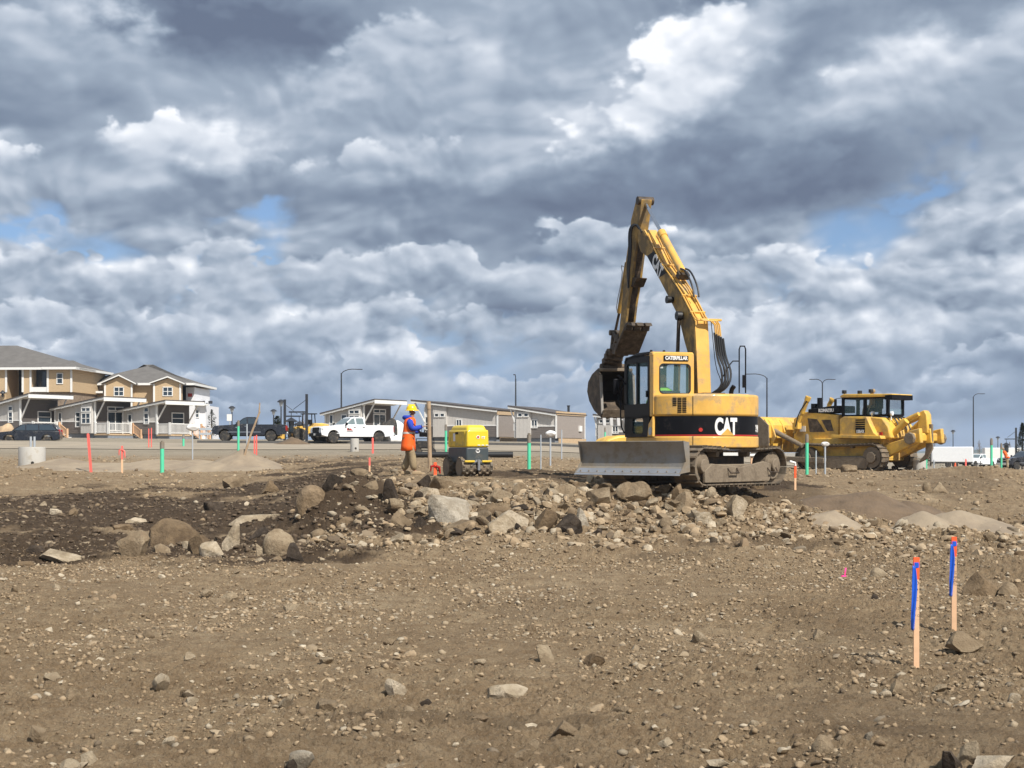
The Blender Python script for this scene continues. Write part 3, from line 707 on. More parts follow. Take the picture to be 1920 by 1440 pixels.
GR1 = rock_mat('gravel_stone', [(.14, .10, .063), (.30, .215, .132), (.38, .28, .175), (.44, .335, .215), (.36, .265, .165), (.44, .355, .245), (.26, .195, .123), (.18, .13, .082), (.54, .46, .34), (.32, .265, .19), (.10, .072, .047)], True)
GR2 = rock_mat('clod_dirt', [(.14, .098, .058), (.30, .216, .13), (.37, .27, .165), (.21, .148, .088), (.38, .28, .175)], True)
GR3 = rock_mat('pit_clods', [(.05, .034, .022), (.09, .063, .042), (.135, .097, .064), (.07, .048, .032), (.30, .235, .16)], True)
gravel('gravel', 52000, fan(8.2, 28), .010, .11, 3.2, 1, GR1, 31, 'loose tan pebbles and stones strewn over the dirt')
gravel('gravel', 2200, fan(8.2, 30), .045, .15, 2.6, 2, GR1, 32, 'fist-sized tan stones half bedded in the trampled dirt')
gravel('dirt_clods', 100000, fan(8.2, 30), .010, .075, 2.4, 1, GR2, 33, 'crumbled dirt clods over the nearer ground', .7)
def near_bank(g, n):
    p = g.uniform(560, 1960, n); y = g.normal(30.2, 2.0, n); x = (p-960)/F*y; k = (y > 26.5) & (y < 34) & ~((p > 1480) & (g.random(n) < .5)) & ~((moist_at(x, y) > .45) & (g.random(n) < .75)); return x[k], y[k]
gravel('gravel', 6500, near_bank, .05, .30, 2.1, 2, GR1, 34, 'broken stones mixed in the bank of rubble', .75)
gravel('gravel', 9000, near_bank, .03, .12, 1.5, 1, GR2, 35, 'earth clods in the bank of rubble', .75)
def pit(g, n):
    p = g.uniform(-60, 780, n); y = g.uniform(26.5, 46, n); x = (p-960)/F*y
    k = g.random(n) < moist_at(x, y); return x[k], y[k]
gravel('dirt_clods', 11000, pit, .03, .20, 2.6, 1, GR3, 36, 'dark moist earth clods in the pit')
gravel('gravel', 9000, fan(33, 72, -60, 1980), .03, .26, 3.4, 1, GR1, 37, 'stones scattered on the graded ground around the machines')
gravel('dirt_clods', 9000, fan(33, 76, -60, 1980), .04, .26, 2.2, 1, GR2, 38, 'clods scattered on the graded ground around the machines')

# heaps of sand and soil
sandm = pmat('dry_sand', (.305, .24, .165), .95, var=.10, vs=1.5, bump=.012, bs=30, dirt=(.22, .17, .12), damt=.4, ds=.8)
soilm = pmat('moist_soil', (.15, .103, .063), .95, var=.2, vs=2, bump=.03, bs=16)
def heap(name, label, parts, mat, seed, cat='sand pile', n=70):
    """parts: (px, Y, wx, wy, h) soft mounds merged into one sheet over the ground"""
    x0 = min((p-960)/F*y-1.9*a for p, y, a, b_, h in parts); x1 = max((p-960)/F*y+1.9*a for p, y, a, b_, h in parts)
    y0 = min(y-1.9*b_ for p, y, a, b_, h in parts); y1 = max(y+1.9*b_ for p, y, a, b_, h in parts)
    X, Y = np.meshgrid(np.linspace(x0, x1, n*2), np.linspace(y0, y1, n)); Z = np.full(X.shape, -.25)
    for (p, y, a, b_, h) in parts:
        rr_ = np.sqrt(((X-(p-960)/F*y)/a)**2+((Y-y)/b_)**2)+.35*fbm(X+seed, Y, .9/max(a, .5), 3)
        Z = np.maximum(Z, h*1.25*(1-rr_*.72)-.02-.25*(rr_ > 1.6))
    Z = np.where(Z > 0, Z, Z*1.0)+.03*fbm(X+seed, Y, 3, 3)
    o = grid_obj(name, X, Y, ground_z(X, Y)+Z, mat); tag(o, label, cat); return o
heap('sand_pile', 'long low grey sand pile stretching right from the large left concrete ring', [(120, 60, 2.0, 1.5, .35), (200, 60, 3.5, 1.8, .2), (300, 60, 3, 1.6, .34), (370, 60, 2.2, 1.5, .3)], sandm, 3)
heap('sand_pile', 'steep grey sand pile under the leaning wooden pole', [(455, 59, 1.3, 1.3, .62), (420, 58.5, 1.8, 1.2, .3)], sandm, 5)
heap('sand_pile', 'small pale sand pile left of the dark soil heap', [(1565, 30.6, .55, .8, .24)], sandm, 7)
heap('sand_pile', 'wide pale sand pile right of the dark soil heap', [(1730, 31.4, .7, .9, .28), (1800, 31.6, .9, .9, .30), (1860, 31.2, .8, .8, .14)], sandm, 9)
heap('soil_pile', 'dark moist soil heap between the two pale sand piles', [(1640, 33.0, 1.2, 1.3, .42), (1700, 33.4, 1.0, 1.1, .28)], soilm, 11, 'soil pile')
heap('soil_pile', 'dark brown soil heap between the black and white pickups', [(548, 104, .95, .9, .50)], soilm, 13, 'soil pile')
# ------------------------------------------------------------------ people
def skin_obj(name, pts, edges, mat, parent, sub=1, smooth=True, label=None):
    """pts: (x,y,z,rx,ry); one continuous skinned surface"""
    me = bpy.data.meshes.new(name); me.from_pydata([p[:3] for p in pts], edges, []); me.materials.append(M[mat])
    o = bpy.data.objects.new(name, me); C.objects.link(o); o.parent = parent
    sk = o.modifiers.new('skin', 'SKIN'); sk.use_smooth_shade = True; sk.branch_smoothing = .6
    for i, p in enumerate(pts): me.skin_vertices[0].data[i].radius = (p[3], p[4] if len(p) > 4 else p[3])
    me.skin_vertices[0].data[0].use_root = True
    sb = o.modifiers.new('sub', 'SUBSURF'); sb.levels = sub; sb.render_levels = sub
    if label: o['label'] = label
    return o
def person(loc, rz, label, seated=False, arms=None, legs=None, lean=.05, top='orange', shirt='blue', trousers='khaki', hat='hat', vest_long=False, group=None, hair=False):
    """local frame faces +Y; joints in metres for a 1.78 m figure"""
    t = thing('person', label, 'person', loc, rz, group)
    hip = .93 if not seated else .0
    L = lambda z: z-.93+hip
    ln = lambda z: lean*(z-.93)/.6
    sho = L(1.44)
    arms = arms or [[(-.2, 0, 1.43), (-.27, -.02, 1.15), (-.26, .10, .9)], [(.2, 0, 1.43), (.27, -.02, 1.15), (.26, .10, .9)]]
    legs = legs or ([[(-.1, 0, .93), (-.12, .02, .5), (-.13, -.03, .09)], [(.1, 0, .93), (.12, .02, .5), (.13, -.03, .09)]] if not seated
                    else [[(-.1, 0, .93), (-.14, .42, .95), (-.14, .48, .5)], [(.1, 0, .93), (.14, .42, .95), (.14, .48, .5)]])
    Q = lambda p: (p[0], p[1]+max(0, ln(p[2])), L(p[2]))
    pts = []; ed = []
    def av(p, rx, ry=None, par=None):
        pts.append(p+(rx, ry or rx))
        if par is not None: ed.append((par, len(pts)-1))
        return len(pts)-1
    pel = av(Q((0, 0, .95)), .12, .10); wa = av(Q((0, 0, 1.12)), .12, .095, pel); ch = av(Q((0, 0, 1.34)), .13, .10, wa)
    nk = av(Q((0, .01, 1.48)), .055, .055, ch); jw = av(Q((0, .03, 1.565)), .075, .088, nk); hd = av(Q((0, .02, 1.65)), .092, .112, jw); tp = av(Q((0, .015, 1.74)), .075, .09, hd)
    ns = av(Q((0, .135, 1.615)), .012, .014, jw)
    for sd in (-1, 1): av(Q((sd*.088, .01, 1.625)), .010, .014, hd)
    hands = []
    for A in arms:
        s0 = av(Q((A[0][0]*.8, A[0][1], A[0][2]-.02)), .055, .055, ch); e = av(Q(A[1]), .038, .038, s0); wr = av(Q(A[2]), .024, .026, e)
        dv = (Vector(Q(A[2]))-Vector(Q(A[1]))).normalized(); p0 = Vector(Q(A[2]))
        pl = av(tuple(p0+dv*.06), .034, .018, wr)
        sdv = dv.cross(Vector((0, 0, 1))); sdv = sdv.normalized() if sdv.length > .1 else Vector((0, 1, 0))
        for k, (of, ln_) in enumerate(((-.027, .062), (-.009, .075), (.009, .072), (.027, .058))):
            a1 = av(tuple(p0+dv*.105+sdv*of), .009, .009, pl); av(tuple(p0+dv*(.105+ln_*.8)+sdv*of+Vector((0, 0, -.025))), .008, .008, a1)
        sgn = 1 if A[2][0] < 0 else -1
        av(tuple(p0+dv*.075+sdv*(.05*sgn)+Vector((0, 0, -.01))), .010, .010, wr)
        hands.append(tuple(p0+dv*.1))
    for Lg in legs:
        h = av(Q(Lg[0]), .085, .085, pel); k = av(Q(Lg[1]), .055, .055, h); an = av(Q(Lg[2]), .035, .035, k); av((Q(Lg[2])[0], Q(Lg[2])[1]+.12, Q(Lg[2])[2]-.05), .03, .022, an)
    skin_obj('body', pts, ed, 'skin', t)
    # trousers
    pts2 = []; ed2 = []
    def a2(p, r_, par=None):
        pts2.append(p+((r_, r_) if not isinstance(r_, tuple) else r_))
        if par is not None: ed2.append((par, len(pts2)-1))
        return len(pts2)-1
    pv = a2(Q((0, 0, .98)), (.155, .12))
    for Lg in legs:
        h = a2(Q((Lg[0][0]*1.05, Lg[0][1], Lg[0][2]-.06 if not seated else Lg[0][2])), .125, pv); k = a2(Q(Lg[1]), .102, h)
        md = tuple((Vector(Q(Lg[1]))*.45+Vector(Q(Lg[2]))*.55)); m2 = a2(md, .108, k); a2(Q(Lg[2]), .1, m2)
    skin_obj('trousers', pts2, ed2, trousers, t)
    for Lg in legs:
        f = Q(Lg[2]); b = MB(); b.box((f[0], f[1]+.06, f[2]-.045), (.105, .29, .09), taper=(.8, .72)); b.build('boot', 'boot', t, bevel=.02)
    # jacket with sleeves
    pts3 = []; ed3 = []
    def a3(p, r_, par=None):
        pts3.append(p+((r_, r_) if not isinstance(r_, tuple) else r_))
        if par is not None: ed3.append((par, len(pts3)-1))
        return len(pts3)-1
    j0 = a3(Q((0, 0, 1.0)), (.165, .125)); j1 = a3(Q((0, 0, 1.2)), (.16, .125), j0); j2 = a3(Q((0, 0, 1.38)), (.165, .125), j1); a3(Q((0, .0, 1.5)), (.085, .085), j2)
    for A in arms:
        s0 = a3(Q((A[0][0], A[0][1], A[0][2]-.03)), .105, j2); e = a3(Q(A[1]), .088, s0); a3(Q(A[2]), .062, e)
    skin_obj('jacket', pts3, ed3, shirt, t)
    if top:
        v_ = MB(); z0 = .62 if vest_long else .92
        prof = [(z0, .245, .20), (z0+.12, .235, .19), (1.02, .215, .165), (1.2, .205, .158), (1.36, .215, .16), (1.44, .19, .135), (1.49, .12, .095)] if not seated else [(.95, .2, .155), (1.2, .205, .158), (1.36, .215, .16), (1.44, .19, .135), (1.49, .12, .095)]
        rings = []
        for (z, rx, ry) in prof:
            rings.append([(rx*math.cos(a), Q((0, 0, z))[1]+ry*math.sin(a)*(1+.05*math.sin(5*a)), L(z)+.012*math.sin(3*a)*(z == prof[0][0])) for a in [2*math.pi*k/26 for k in range(26)]])
        v_.loft(rings, caps=False)
        vo = v_.build('vest', top, t, ang=80); so_ = vo.modifiers.new('th', 'SOLIDIFY'); so_.thickness = .008
        tp_ = MB()
        for z, rx, ry in ((1.08, .217, .169),):
            tp_.loft([[(rx*math.cos(a), Q((0, 0, z+dz))[1]+ry*math.sin(a)*(1+.05*math.sin(5*a)), L(z+dz)) for a in [2*math.pi*k/26 for k in range(26)]] for dz in (-.025, .025)], caps=False)
        tp_.build('reflective_band', 'refl', vo, ang=80)
    if hat:
        h = MB(); c0 = Q((0, .015, 1.695))
        h.lathe([(.001, .128), (.04, .124), (.075, .108), (.102, .08), (.118, .04), (.124, .0), (.125, -.014)], c0, 20, scale=(1, 1.12))
        h.lathe([(.12, -.004), (.152, -.024), (.155, -.032), (.12, -.014)], (c0[0], c0[1]+.012, c0[2]), 20, scale=(1, 1.2))
        h.box((c0[0], c0[1], c0[2]+.128), (.025, .2, .018)); h.build('hard_hat', hat, t, ang=60)
    if hair:
        h = MB(); c0 = Q((0, .01, 1.68)); h.lathe([(.001, .095), (.06, .08), (.092, .03), (.094, -.03), (.08, -.06)], c0, 14, scale=(1, 1.1)); h.build('hair', 'boot', t)
    return t, hands
wk = (-5.42+2.7*0, 38.6); WX = (765-960)/F*38.6
wt, hands = person((WX, 38.6, gz(WX, 38.6)-.01), R(-84), 'standing worker in yellow hard hat, orange vest and blue sleeves holding a remote control',
    arms=[[(-.19, 0, 1.42), (-.25, .03, 1.15), (-.12, .30, 1.10)], [(.19, 0, 1.42), (.25, .06, 1.17), (.10, .34, 1.24)]], vest_long=True,
    legs=[[(-.1, 0, .93), (-.12, .04, .5), (-.12, -.12, .09)], [(.1, 0, .93), (.12, .10, .52), (.12, .16, .09)]], lean=.06)
h = MB(); h.lathe([(.09, 1.54), (.13, 1.51), (.14, 1.47), (.10, 1.42)], (0, -.02, 0), 14, scale=(1.1, 1)); h.build('hood', 'blue', wt, bevel=.03)
rc = thing('remote_control', 'black strapped remote control box held at the waist of the standing worker', 'remote control', (WX+.40, 38.58, gz(WX, 38.6)+1.03), R(-84))
b = MB(); b.box((0, 0, 0), (.30, .2, .12)); b.build('case', 'black', rc, bevel=.02)
b = MB(); b.cyl((-.07, .03, .06), (-.07, .04, .13), .012); b.build('joystick', 'black', rc)
b = MB(); b.cyl((.07, .03, .06), (.07, .04, .13), .012); b.build('joystick', 'black', rc)
b = MB(); b.cyl((.12, -.05, .06), (.12, -.05, .26), .006); b.build('antenna', 'black', rc)
b = MB(); b.tube([(-.13, -.05, .03), (-.16, -.2, .2), (-.14, -.38, .42)], .012, 6, 1); b.tube([(.13, -.05, .03), (.16, -.2, .2), (.14, -.38, .42)], .012, 6, 1); b.build('strap', 'black', rc)
# ------------------------------------------------------------------ tracked excavator
EL = (4.02, 32.5, 1.27); EA = R(17)
def ep(px, py, x): return LP(EL, EA, px, py, x)
def ex(px, py, y):      # local x and height of a sight line in the plane `y` metres ahead of the middle
    c, s = math.cos(EA), math.sin(EA); k = (px-960)/F
    x = (k*(EL[1]+y*c)-EL[0]+y*s)/(c-k*s); Y = EL[1]+x*s+y*c
    return x, EYE+(845-py)/F*Y-EL[2]
ext = thing('excavator', 'yellow tracked excavator with raised boom, bucket and grey dozer blade', 'excavator', EL, EA)
def rrect(cx, cz, w_, h_, r_, n=5):
    p = []
    for (sx, sz, a0) in ((1, 1, 0), (-1, 1, 90), (-1, -1, 180), (1, -1, 270)):
        for k in range(n+1):
            a = R(a0+90*k/n); p.append((cx+sx*(w_/2-r_)+r_*math.cos(a), cz+sz*(h_/2-r_)+r_*math.sin(a)))
    return p
def frame(mb, o, ux, uz, out, inn, dep):
    """a panel with a rounded window opening: outline lists have equal length"""
    o, ux, uz = Vector(o), Vector(ux), Vector(uz); n = ux.cross(uz)
    f = lambda p, d: o+ux*p[0]+uz*p[1]+n*d
    m_ = len(out); mb.loft([[f(p, 0) for p in out], [f(p, 0) for p in inn], [f(p, dep) for p in inn], [f(p, dep) for p in out], [f(p, 0) for p in out]], caps=False)
def pane(mb, o, ux, uz, outl, th=.012):
    o, ux, uz = Vector(o), Vector(ux), Vector(uz); n = ux.cross(uz)
    mb.loft([[o+ux*p[0]+uz*p[1]+n*(d-th/2) for p in outl] for d in (0, th)])
Rr = 1.38
def arc(r_, a0, a1, n): return [(r_*math.sin(R(a0+(a1-a0)*k/n)), -r_*math.cos(R(a0+(a1-a0)*k/n))) for k in range(n+1)]
a_end = math.degrees(math.asin(1.22/Rr))
def plan(k=1.0, full=True, left=True):
    p = arc(Rr*k, -a_end, a_end, 40)
    if full: return p+[(1.22*k, 1.05), (-1.22*k, 1.05)]
    return p+[(1.22*k, .95), (.42, .95), (.42, .05), (-.28, .05), (-.28, -.56), (-1.22*k, -.56)]
b = MB(); b.prism(plan(), 'z', .79, 1.035); b.build('lower_skirt', 'cat', ext, bevel=.025)
b = MB(); b.prism(plan(.985, False), 'z', 1.03, 1.46); bnd = b.build('black_band', 'black', ext)
b = MB(); b.prism(plan(1.0, False), 'z', 1.455, 1.935); b.build('engine_housing', 'cat', ext, bevel=.055, seg=3)
b = MB(); b.loft([[(x*1.0, y*1.0, z) for x, y in arc(Rr*.99, -a_end, a_end, 30)] for z in (1.045, 1.068)], caps=False, closed=False); b.build('red_stripe', 'red', bnd)
# housing seams and slots
b = MB()
sx_, _z = ex(1262, 760, -1.2)
an = math.asin(max(-1, min(1, -.60/Rr)))
for zz in ((.80, 1.03), (1.47, 1.88)):
    c_, s_ = math.sin(an)*1.382, -math.cos(an)*1.382; b.box((c_, s_, sum(zz)/2), (.012, .01, zz[1]-zz[0]), (0, 0, an))
b.build('panel_seam', 'black', ext)
b = MB()
for i in range(9):
    for j, aa in enumerate((-37.5, -33.2, -42.0) if i < 5 else (-37.5, -33.2)):
        if i < 3 or True:
            a = R(aa); b.box((math.sin(a)*1.381, -math.cos(a)*1.381, 1.84-.037*i), (.085, .014, .02), (0, 0, a))
b.build('vent_slots', 'black', ext)
# lettering on the counterweight
def wrap(geo, ang, z, rad):
    return [((rad+v_[2])*math.sin(ang+v_[0]/rad), -(rad+v_[2])*math.cos(ang+v_[0]/rad), z+v_[1]) for v_ in geo[0]], geo[1]
ca, _ = ex(1361, 803, -1.33); ca = math.asin(ca/Rr)
g = text_geo('CAT', .47, .022, .004, .54); g = ([(x, y, z) for x, y, z in g[0]], g[1]); b = MB(); b.add(*wrap(g, ca, 1.225, Rr*.985+.006)); b.build('lettering', 'wht', ext, smooth=False)
b = MB(); b.add([((Rr*.985+.024)*math.sin(ca+x/Rr), -(Rr*.985+.024)*math.cos(ca+x/Rr), z) for x, z in ((-.15, 1.048), (.19, 1.048), (.02, 1.20))], [(0, 1, 2)]); b.build('triangle_emblem', 'cat', ext, smooth=False)
ca2, _ = ex(1420.5, 800, -.85); g = text_geo('314', .2, .01, .003, .3); b = MB(); b.add(*wrap(g, R(54), 1.2, Rr*.985+.006)); b.build('lettering', 'wht', ext, smooth=False)
b = MB(); a = R(-19); b.cyl((Rr*.98*math.sin(a), -Rr*.98*math.cos(a), 1.17), (Rr*.995*math.sin(a), -Rr*.995*math.cos(a), 1.17), .042, n=14); b.build('reflector', 'red', ext)
b = MB(); b.cyl((0, 0, .5), (0, 0, .80), .62, n=24); b.build('slew_ring', 'grease', ext)
# deck top clutter
b = MB(); b.box((.1, -.55, 1.95), (.5, .5, .05)); b.build('deck_plate', 'grease', ext)
def erail(pts, y, r_, name='handrail', mat='black', sm=0):
    b = MB(); b.tube([(ex(px, py, y)[0], y, ex(px, py, y)[1]) for px, py in pts], r_, 8, sm); return b.build(name, mat, ext)
erail([(1386, 737), (1386, 655), (1388, 649), (1396, 649), (1398, 655), (1398, 737)], -.1, .016)
erail([(1386, 677), (1374, 677), (1369, 683), (1352, 712)], -.1, .014)
x, z = ex(1395, 715, -.12); b = MB(); b.box((x, -.12, z), (.06, .05, .28)); b.build('rail_latch', 'black', ext)
x, z = ex(1371, 737, -.4); b = MB(); b.tube([(x, -.4, 1.9), (x, -.4, 2.05), (x+.04, -.46, 2.14)], .05, 10, 1); b.build('exhaust', 'black', ext)
# cab
xl, xr, yb, yf, z0, zt = -1.24, -.30, -.62, 1.02, 1.03, 2.82
X_, Z_ = (1, 0, 0), (0, 0, 1)
b = MB(); cx = (xl+xr)/2
out_ = rrect(cx, (1.46+zt)/2, xr-xl, zt-1.46, .07); inn = rrect(cx+.03, 2.27, .71, .63, .09)
frame(b, (0, yb, 0), X_, Z_, out_, inn, -.1)
cr = b.build('cab_rear_panel', 'cat', ext, bevel=.012)
b = MB(); frame(b, (0, yb-.006, 0), X_, Z_, rrect(cx+.03, 2.27, .735, .655, .1), rrect(cx+.03, 2.27, .69, .61, .085), -.03); b.build('window_seal', 'hose', cr)
b = MB(); pane(b, (0, yb+.03, 0), X_, Z_, rrect(cx+.03, 2.27, .72, .64, .09)); b.build('rear_window', 'glassc', cr)
b = MB(); b.box((cx+.05, yb-.012, 2.71), (.57, .02, .11)); sg = b.build('sign_plate', 'black', ext, bevel=.004)
b = MB(); b.add(*on_plane(text_geo('CATERPILLAR', .105, .005, .003, .52), (cx+.05, yb-.026, 2.71), (1, 0, 0), (0, 0, 1))); b.build('lettering', 'wht', sg, smooth=False)
b = MB(); b.box((-1.06, yb+.045, 2.52), (.12, .006, .05)); b.build('sticker', 'wht', cr)
# left side: narrow yellow rear quarter, black door
Yv = (0, 1, 0)
b = MB(); b.box((xl+.03, yb+.13, (1.46+zt)/2), (.07, .16, zt-1.46)); b.build('cab_corner_post', 'cat', ext, bevel=.02)
def side(xp, name, mat, parent):
    b = MB(); dy0, dy1 = yb+.2, yf
    frame(b, (xp, 0, 0), Yv, Z_, rrect((dy0+dy1)/2, 2.12, dy1-dy0, 1.38, .08), rrect((dy0+dy1)/2, 2.20, dy1-dy0-.22, .90, .08), .06)
    frame(b, (xp, 0, 0), Yv, Z_, rrect((dy0+dy1)/2, 1.26, dy1-dy0, .46, .03), rrect((dy0+dy1)/2-.05, 1.27, .62, .34, .08), .06)
    b.box((xp+.03, (dy0+dy1)/2, 2.2), (.06, .09, .95))
    o = b.build(name, mat, parent); g_ = MB()
    pane(g_, (xp+.03, 0, 0), Yv, Z_, rrect((dy0+dy1)/2, 2.20, dy1-dy0-.2, .94, .08)); g_.build('door_window', 'glassc', o)
    g_ = MB(); pane(g_, (xp+.03, 0, 0), Yv, Z_, rrect((dy0+dy1)/2-.05, 1.27, .64, .36, .08)); g_.build('door_window', 'glassc', o)
    return o
dr = side(xl-.01, 'cab_door', 'black', ext)
b = MB(); b.box((xl-.03, yb+.3, 1.95), (.03, .05, .14)); b.build('handle', 'black', dr)
side(xr-.05, 'cab_right_side', 'black', ext)
b = MB(); frame(b, (0, yf, 0), X_, Z_, rrect(cx, 1.93, xr-xl, 1.76, .1), rrect(cx, 2.05, xr-xl-.14, 1.35, .1), -.06); fr = b.build('cab_front_frame', 'black', ext)
b = MB(); pane(b, (0, yf-.03, 0), X_, Z_, rrect(cx, 2.05, xr-xl-.1, 1.4, .1)); b.build('windscreen', 'glassc', fr)
b = MB(); b.prism([(yb+.16, 2.76), (yb+.16, 2.86), (.3, 2.87), (.8, 2.82), (1.05, 2.70), (1.06, 2.62), (1.0, 2.62), (1.0, 2.72)], 'x', xl-.01, xr+.01); b.build('cab_roof', 'black', ext, bevel=.03)
b = MB(); b.prism([(yb+.0, 2.74), (yb, 2.80), (yb+.05, 2.85), (yb+.5, 2.85), (yb+.5, 2.74)], 'x', xl-.01, xr+.01); b.build('cab_roof_rear', 'cat', ext, bevel=.03)
b = MB(); b.box((cx, .2, 1.06), (xr-xl-.02, 1.5, .05)); b.build('cab_floor', 'black', ext)
b = MB(); b.prism([(yb-.0, 1.035), (yb+.28, 1.035), (yb+.22, 1.3), (yb+.0, 1.46)], 'x', xl-.02, xl+.04); fd = b.build('cab_lower_gusset', 'cat', ext)
b = MB(); b.cyl((xl-.02, yb+.12, 1.15), (xl-.03, yb+.12, 1.15), .09, n=16); b.build('round_sticker', 'pipeg', fd)
for px_ in (1221, 1245, 1271):
    x, z = ex(px_, 657, -.3); b = MB(); b.cyl((x, -.3, 2.84), (x, -.3, 2.90), .03, n=8); b.build('roof_bolt', 'hose', ext)
b = MB(); b.tube([(xl, .95, 2.2), (xl-.12, 1.1, 2.42), (xl-.16, 1.12, 2.4)], .014, 6); b.tube([(xl, .95, 1.75), (xl-.12, 1.12, 1.8), (xl-.16, 1.12, 2.0)], .012, 6); ma = b.build('mirror_bracket', 'black', ext)
b = MB(); b.box((xl-.18, 1.12, 2.17), (.13, .05, .34)); b.build('mirror', 'black', ma, bevel=.02)
b = MB(); b.tube([(xl-.03, 1.0, 1.12), (xl-.1, 1.05, 1.3), (xl-.1, 1.05, 2.1), (xl-.03, 1.0, 2.25)], .016, 6, 1); b.build('handrail', 'black', ext)
# seat, operator
st_ = MB(); st_.box((cx+.02, -.12, 1.45), (.5, .5, .16)); st_.box((cx+.02, -.36, 1.75), (.48, .13, .55)); st_.cyl((cx+.02, -.1, 1.05), (cx+.02, -.1, 1.4), .12); st_.build('seat', 'black', ext, bevel=.05)
ca_, sa_ = math.cos(EA), math.sin(EA)
ox, oy = cx-.04, -.14
person((EL[0]+ox*ca_-oy*sa_, EL[1]+ox*sa_+oy*ca_, EL[2]+1.55), EA, 'operator in bright green vest seated behind the excavator cab window', seated=True, top='green', shirt='green', hat=None, hair=True,
       arms=[[(-.19, 0, 1.42), (-.26, .12, 1.15), (-.2, .36, 1.12)], [(.19, 0, 1.42), (.26, .12, 1.15), (.2, .36, 1.12)]])
# boom
XB, HW = .14, .17
BO = [(1293, 760), (1289, 661), (1283, 640), (1272, 594), (1257, 564), (1235.6, 522.6), (1213, 481), (1201, 472), (1195, 452), (1196, 430), (1206, 432),
      (1217, 452), (1236.5, 494), (1270, 542), (1290, 581), (1301, 604), (1304, 661), (1307, 760)]
bp_ = [ep(x, y, XB-HW) for x, y in BO]
b = MB(); b.prism(bp_, 'x', XB-HW, XB+HW); boom = b.build('boom', 'cat_shade_dirt', ext, bevel=.012)
top = [ep(x, y, XB-HW) for x, y in [(1206, 432), (1217, 452), (1236.5, 494), (1270, 542), (1290, 581), (1301, 604), (1304, 661), (1307, 745)]]
b = MB(); b.loft([[(XB-HW+.015, r_-.012, h_+.008), (XB+HW-.015, r_-.012, h_+.008)] for r_, h_ in top], caps=False, closed=False)
tpl = b.build('boom_top_plate', 'cat', ext, smooth=False); sf = tpl.modifiers.new('th', 'SOLIDIFY'); sf.thickness = .012  # top keeps the bright yellow; the boom sides carry painted shade
# badge on the boom side
q = [ep(x, y, XB-HW-.004) for x, y in [(1213, 480), (1235, 521), (1249, 512), (1226, 471)]]
b = MB(); b.add([(XB-HW-.005, p[0], p[1]) for p in q], [(0, 1, 2, 3)]); bd = b.build('boom_badge', 'black', boom, smooth=False)
q0, q1 = Vector((XB-HW-.009,)+ep(1227, 488, XB-HW)), Vector((XB-HW-.009,)+ep(1239, 511, XB-HW))
g = text_geo('CAT', .42, .018, .002, .68); ux = (q1-q0).normalized(); uy = Vector((-1, 0, 0)).cross(ux)
b = MB(); b.add(*on_plane(g, (q0+q1)/2, ux, uy)); b.build('lettering', 'wht', bd, smooth=False)
# hydraulic lines on top of the boom
OFF = lambda px, py, x, o=.05: (x, ep(px, py, XB-HW)[0]-o*.9, ep(px, py, XB-HW)[1]+o*.5)
for i, xx in enumerate((-.15, -.09, .08, .14)):
    b = MB(); pl = [OFF(1212, 440, XB+xx), OFF(1224, 468, XB+xx), OFF(1236.5, 494, XB+xx), OFF(1270, 542, XB+xx), OFF(1290, 581, XB+xx), OFF(1300, 601, XB+xx), OFF(1303, 606, XB+xx*1.0+.03, .12)]
    pl += [(XB+HW+.06+.04*i, pl[-1][1]-.02, pl[-1][2]-.01), (XB+HW+.1+.04*i, pl[-1][1]-.02, pl[-1][2]-.35)]
    b.tube(pl, .017, 7, 1); b.build('hydraulic_line', 'cat', boom)
for (px, py) in ((1224, 468), (1240, 500), (1256, 522), (1278, 557), (1293, 588)):
    p = OFF(px, py, XB, .05); b = MB(); b.box(p, (.36, .05, .04), (R(-55), 0, 0)); b.build('line_clamp', 'cat', boom)
b = MB(); p = OFF(1303, 604, XB+.12, .1); b.box((p[0]+.05, p[1], p[2]), (.5, .07, .05)); b.build('line_manifold', 'cat', boom, bevel=.01)
# black hoses falling from the boom to the deck
for i in range(5):
    b = MB(); x0 = XB+HW+.06+.052*i; p0 = OFF(1303, 612, x0, .12)
    b.tube([(x0, p0[1]-.03, p0[2]-.2-.03*i), (x0+.03, p0[1]-.10, p0[2]-.75), (x0+.10+.03*math.sin(i*2.3), p0[1]-.22-.06*math.sin(i*1.7), 2.45), (x0+.08-.03*i, p0[1]-.25-.04*i, 2.12), (x0-.12-.02*i, p0[1]-.1, 1.96)], .024, 7, 2)
    b.build('hose', 'hose', ext)
erail([(1333, 600), (1337, 640), (1342, 690), (1353, 715), (1350, 735), (1343, 737)], .05, .009, 'hose', 'hose', 2)
# boom cylinders
for i, sx in enumerate((-1, 1)):
    xx = XB+sx*(HW+.10); p1 = ep(1273, 592, XB-HW-.1); p2 = ep(1268, 742, XB-HW-.1); pm = (p1[0]*.42+p2[0]*.58, p1[1]*.42+p2[1]*.58)
    b = MB(); b.cyl((xx, pm[0], pm[1]), (xx, p2[0], p2[1]), .075, n=14); cy = b.build('boom_cylinder', 'cat', ext)
    b = MB(); b.cyl((xx, p1[0], p1[1]), (xx, pm[0], pm[1]), .042, n=12); b.build('rod', 'grease', cy)
    b = MB(); b.cyl((xx-.06, p1[0], p1[1]), (xx+.06, p1[0], p1[1]), .1, n=14); b.build('pin_boss', 'hose', cy)
p = ep(1262, 562, XB-HW); b = MB(); b.cyl((XB-HW-.16, p[0], p[1]), (XB-HW, p[0], p[1]), .09, .07, n=12); wl = b.build('work_light', 'hose', ext)
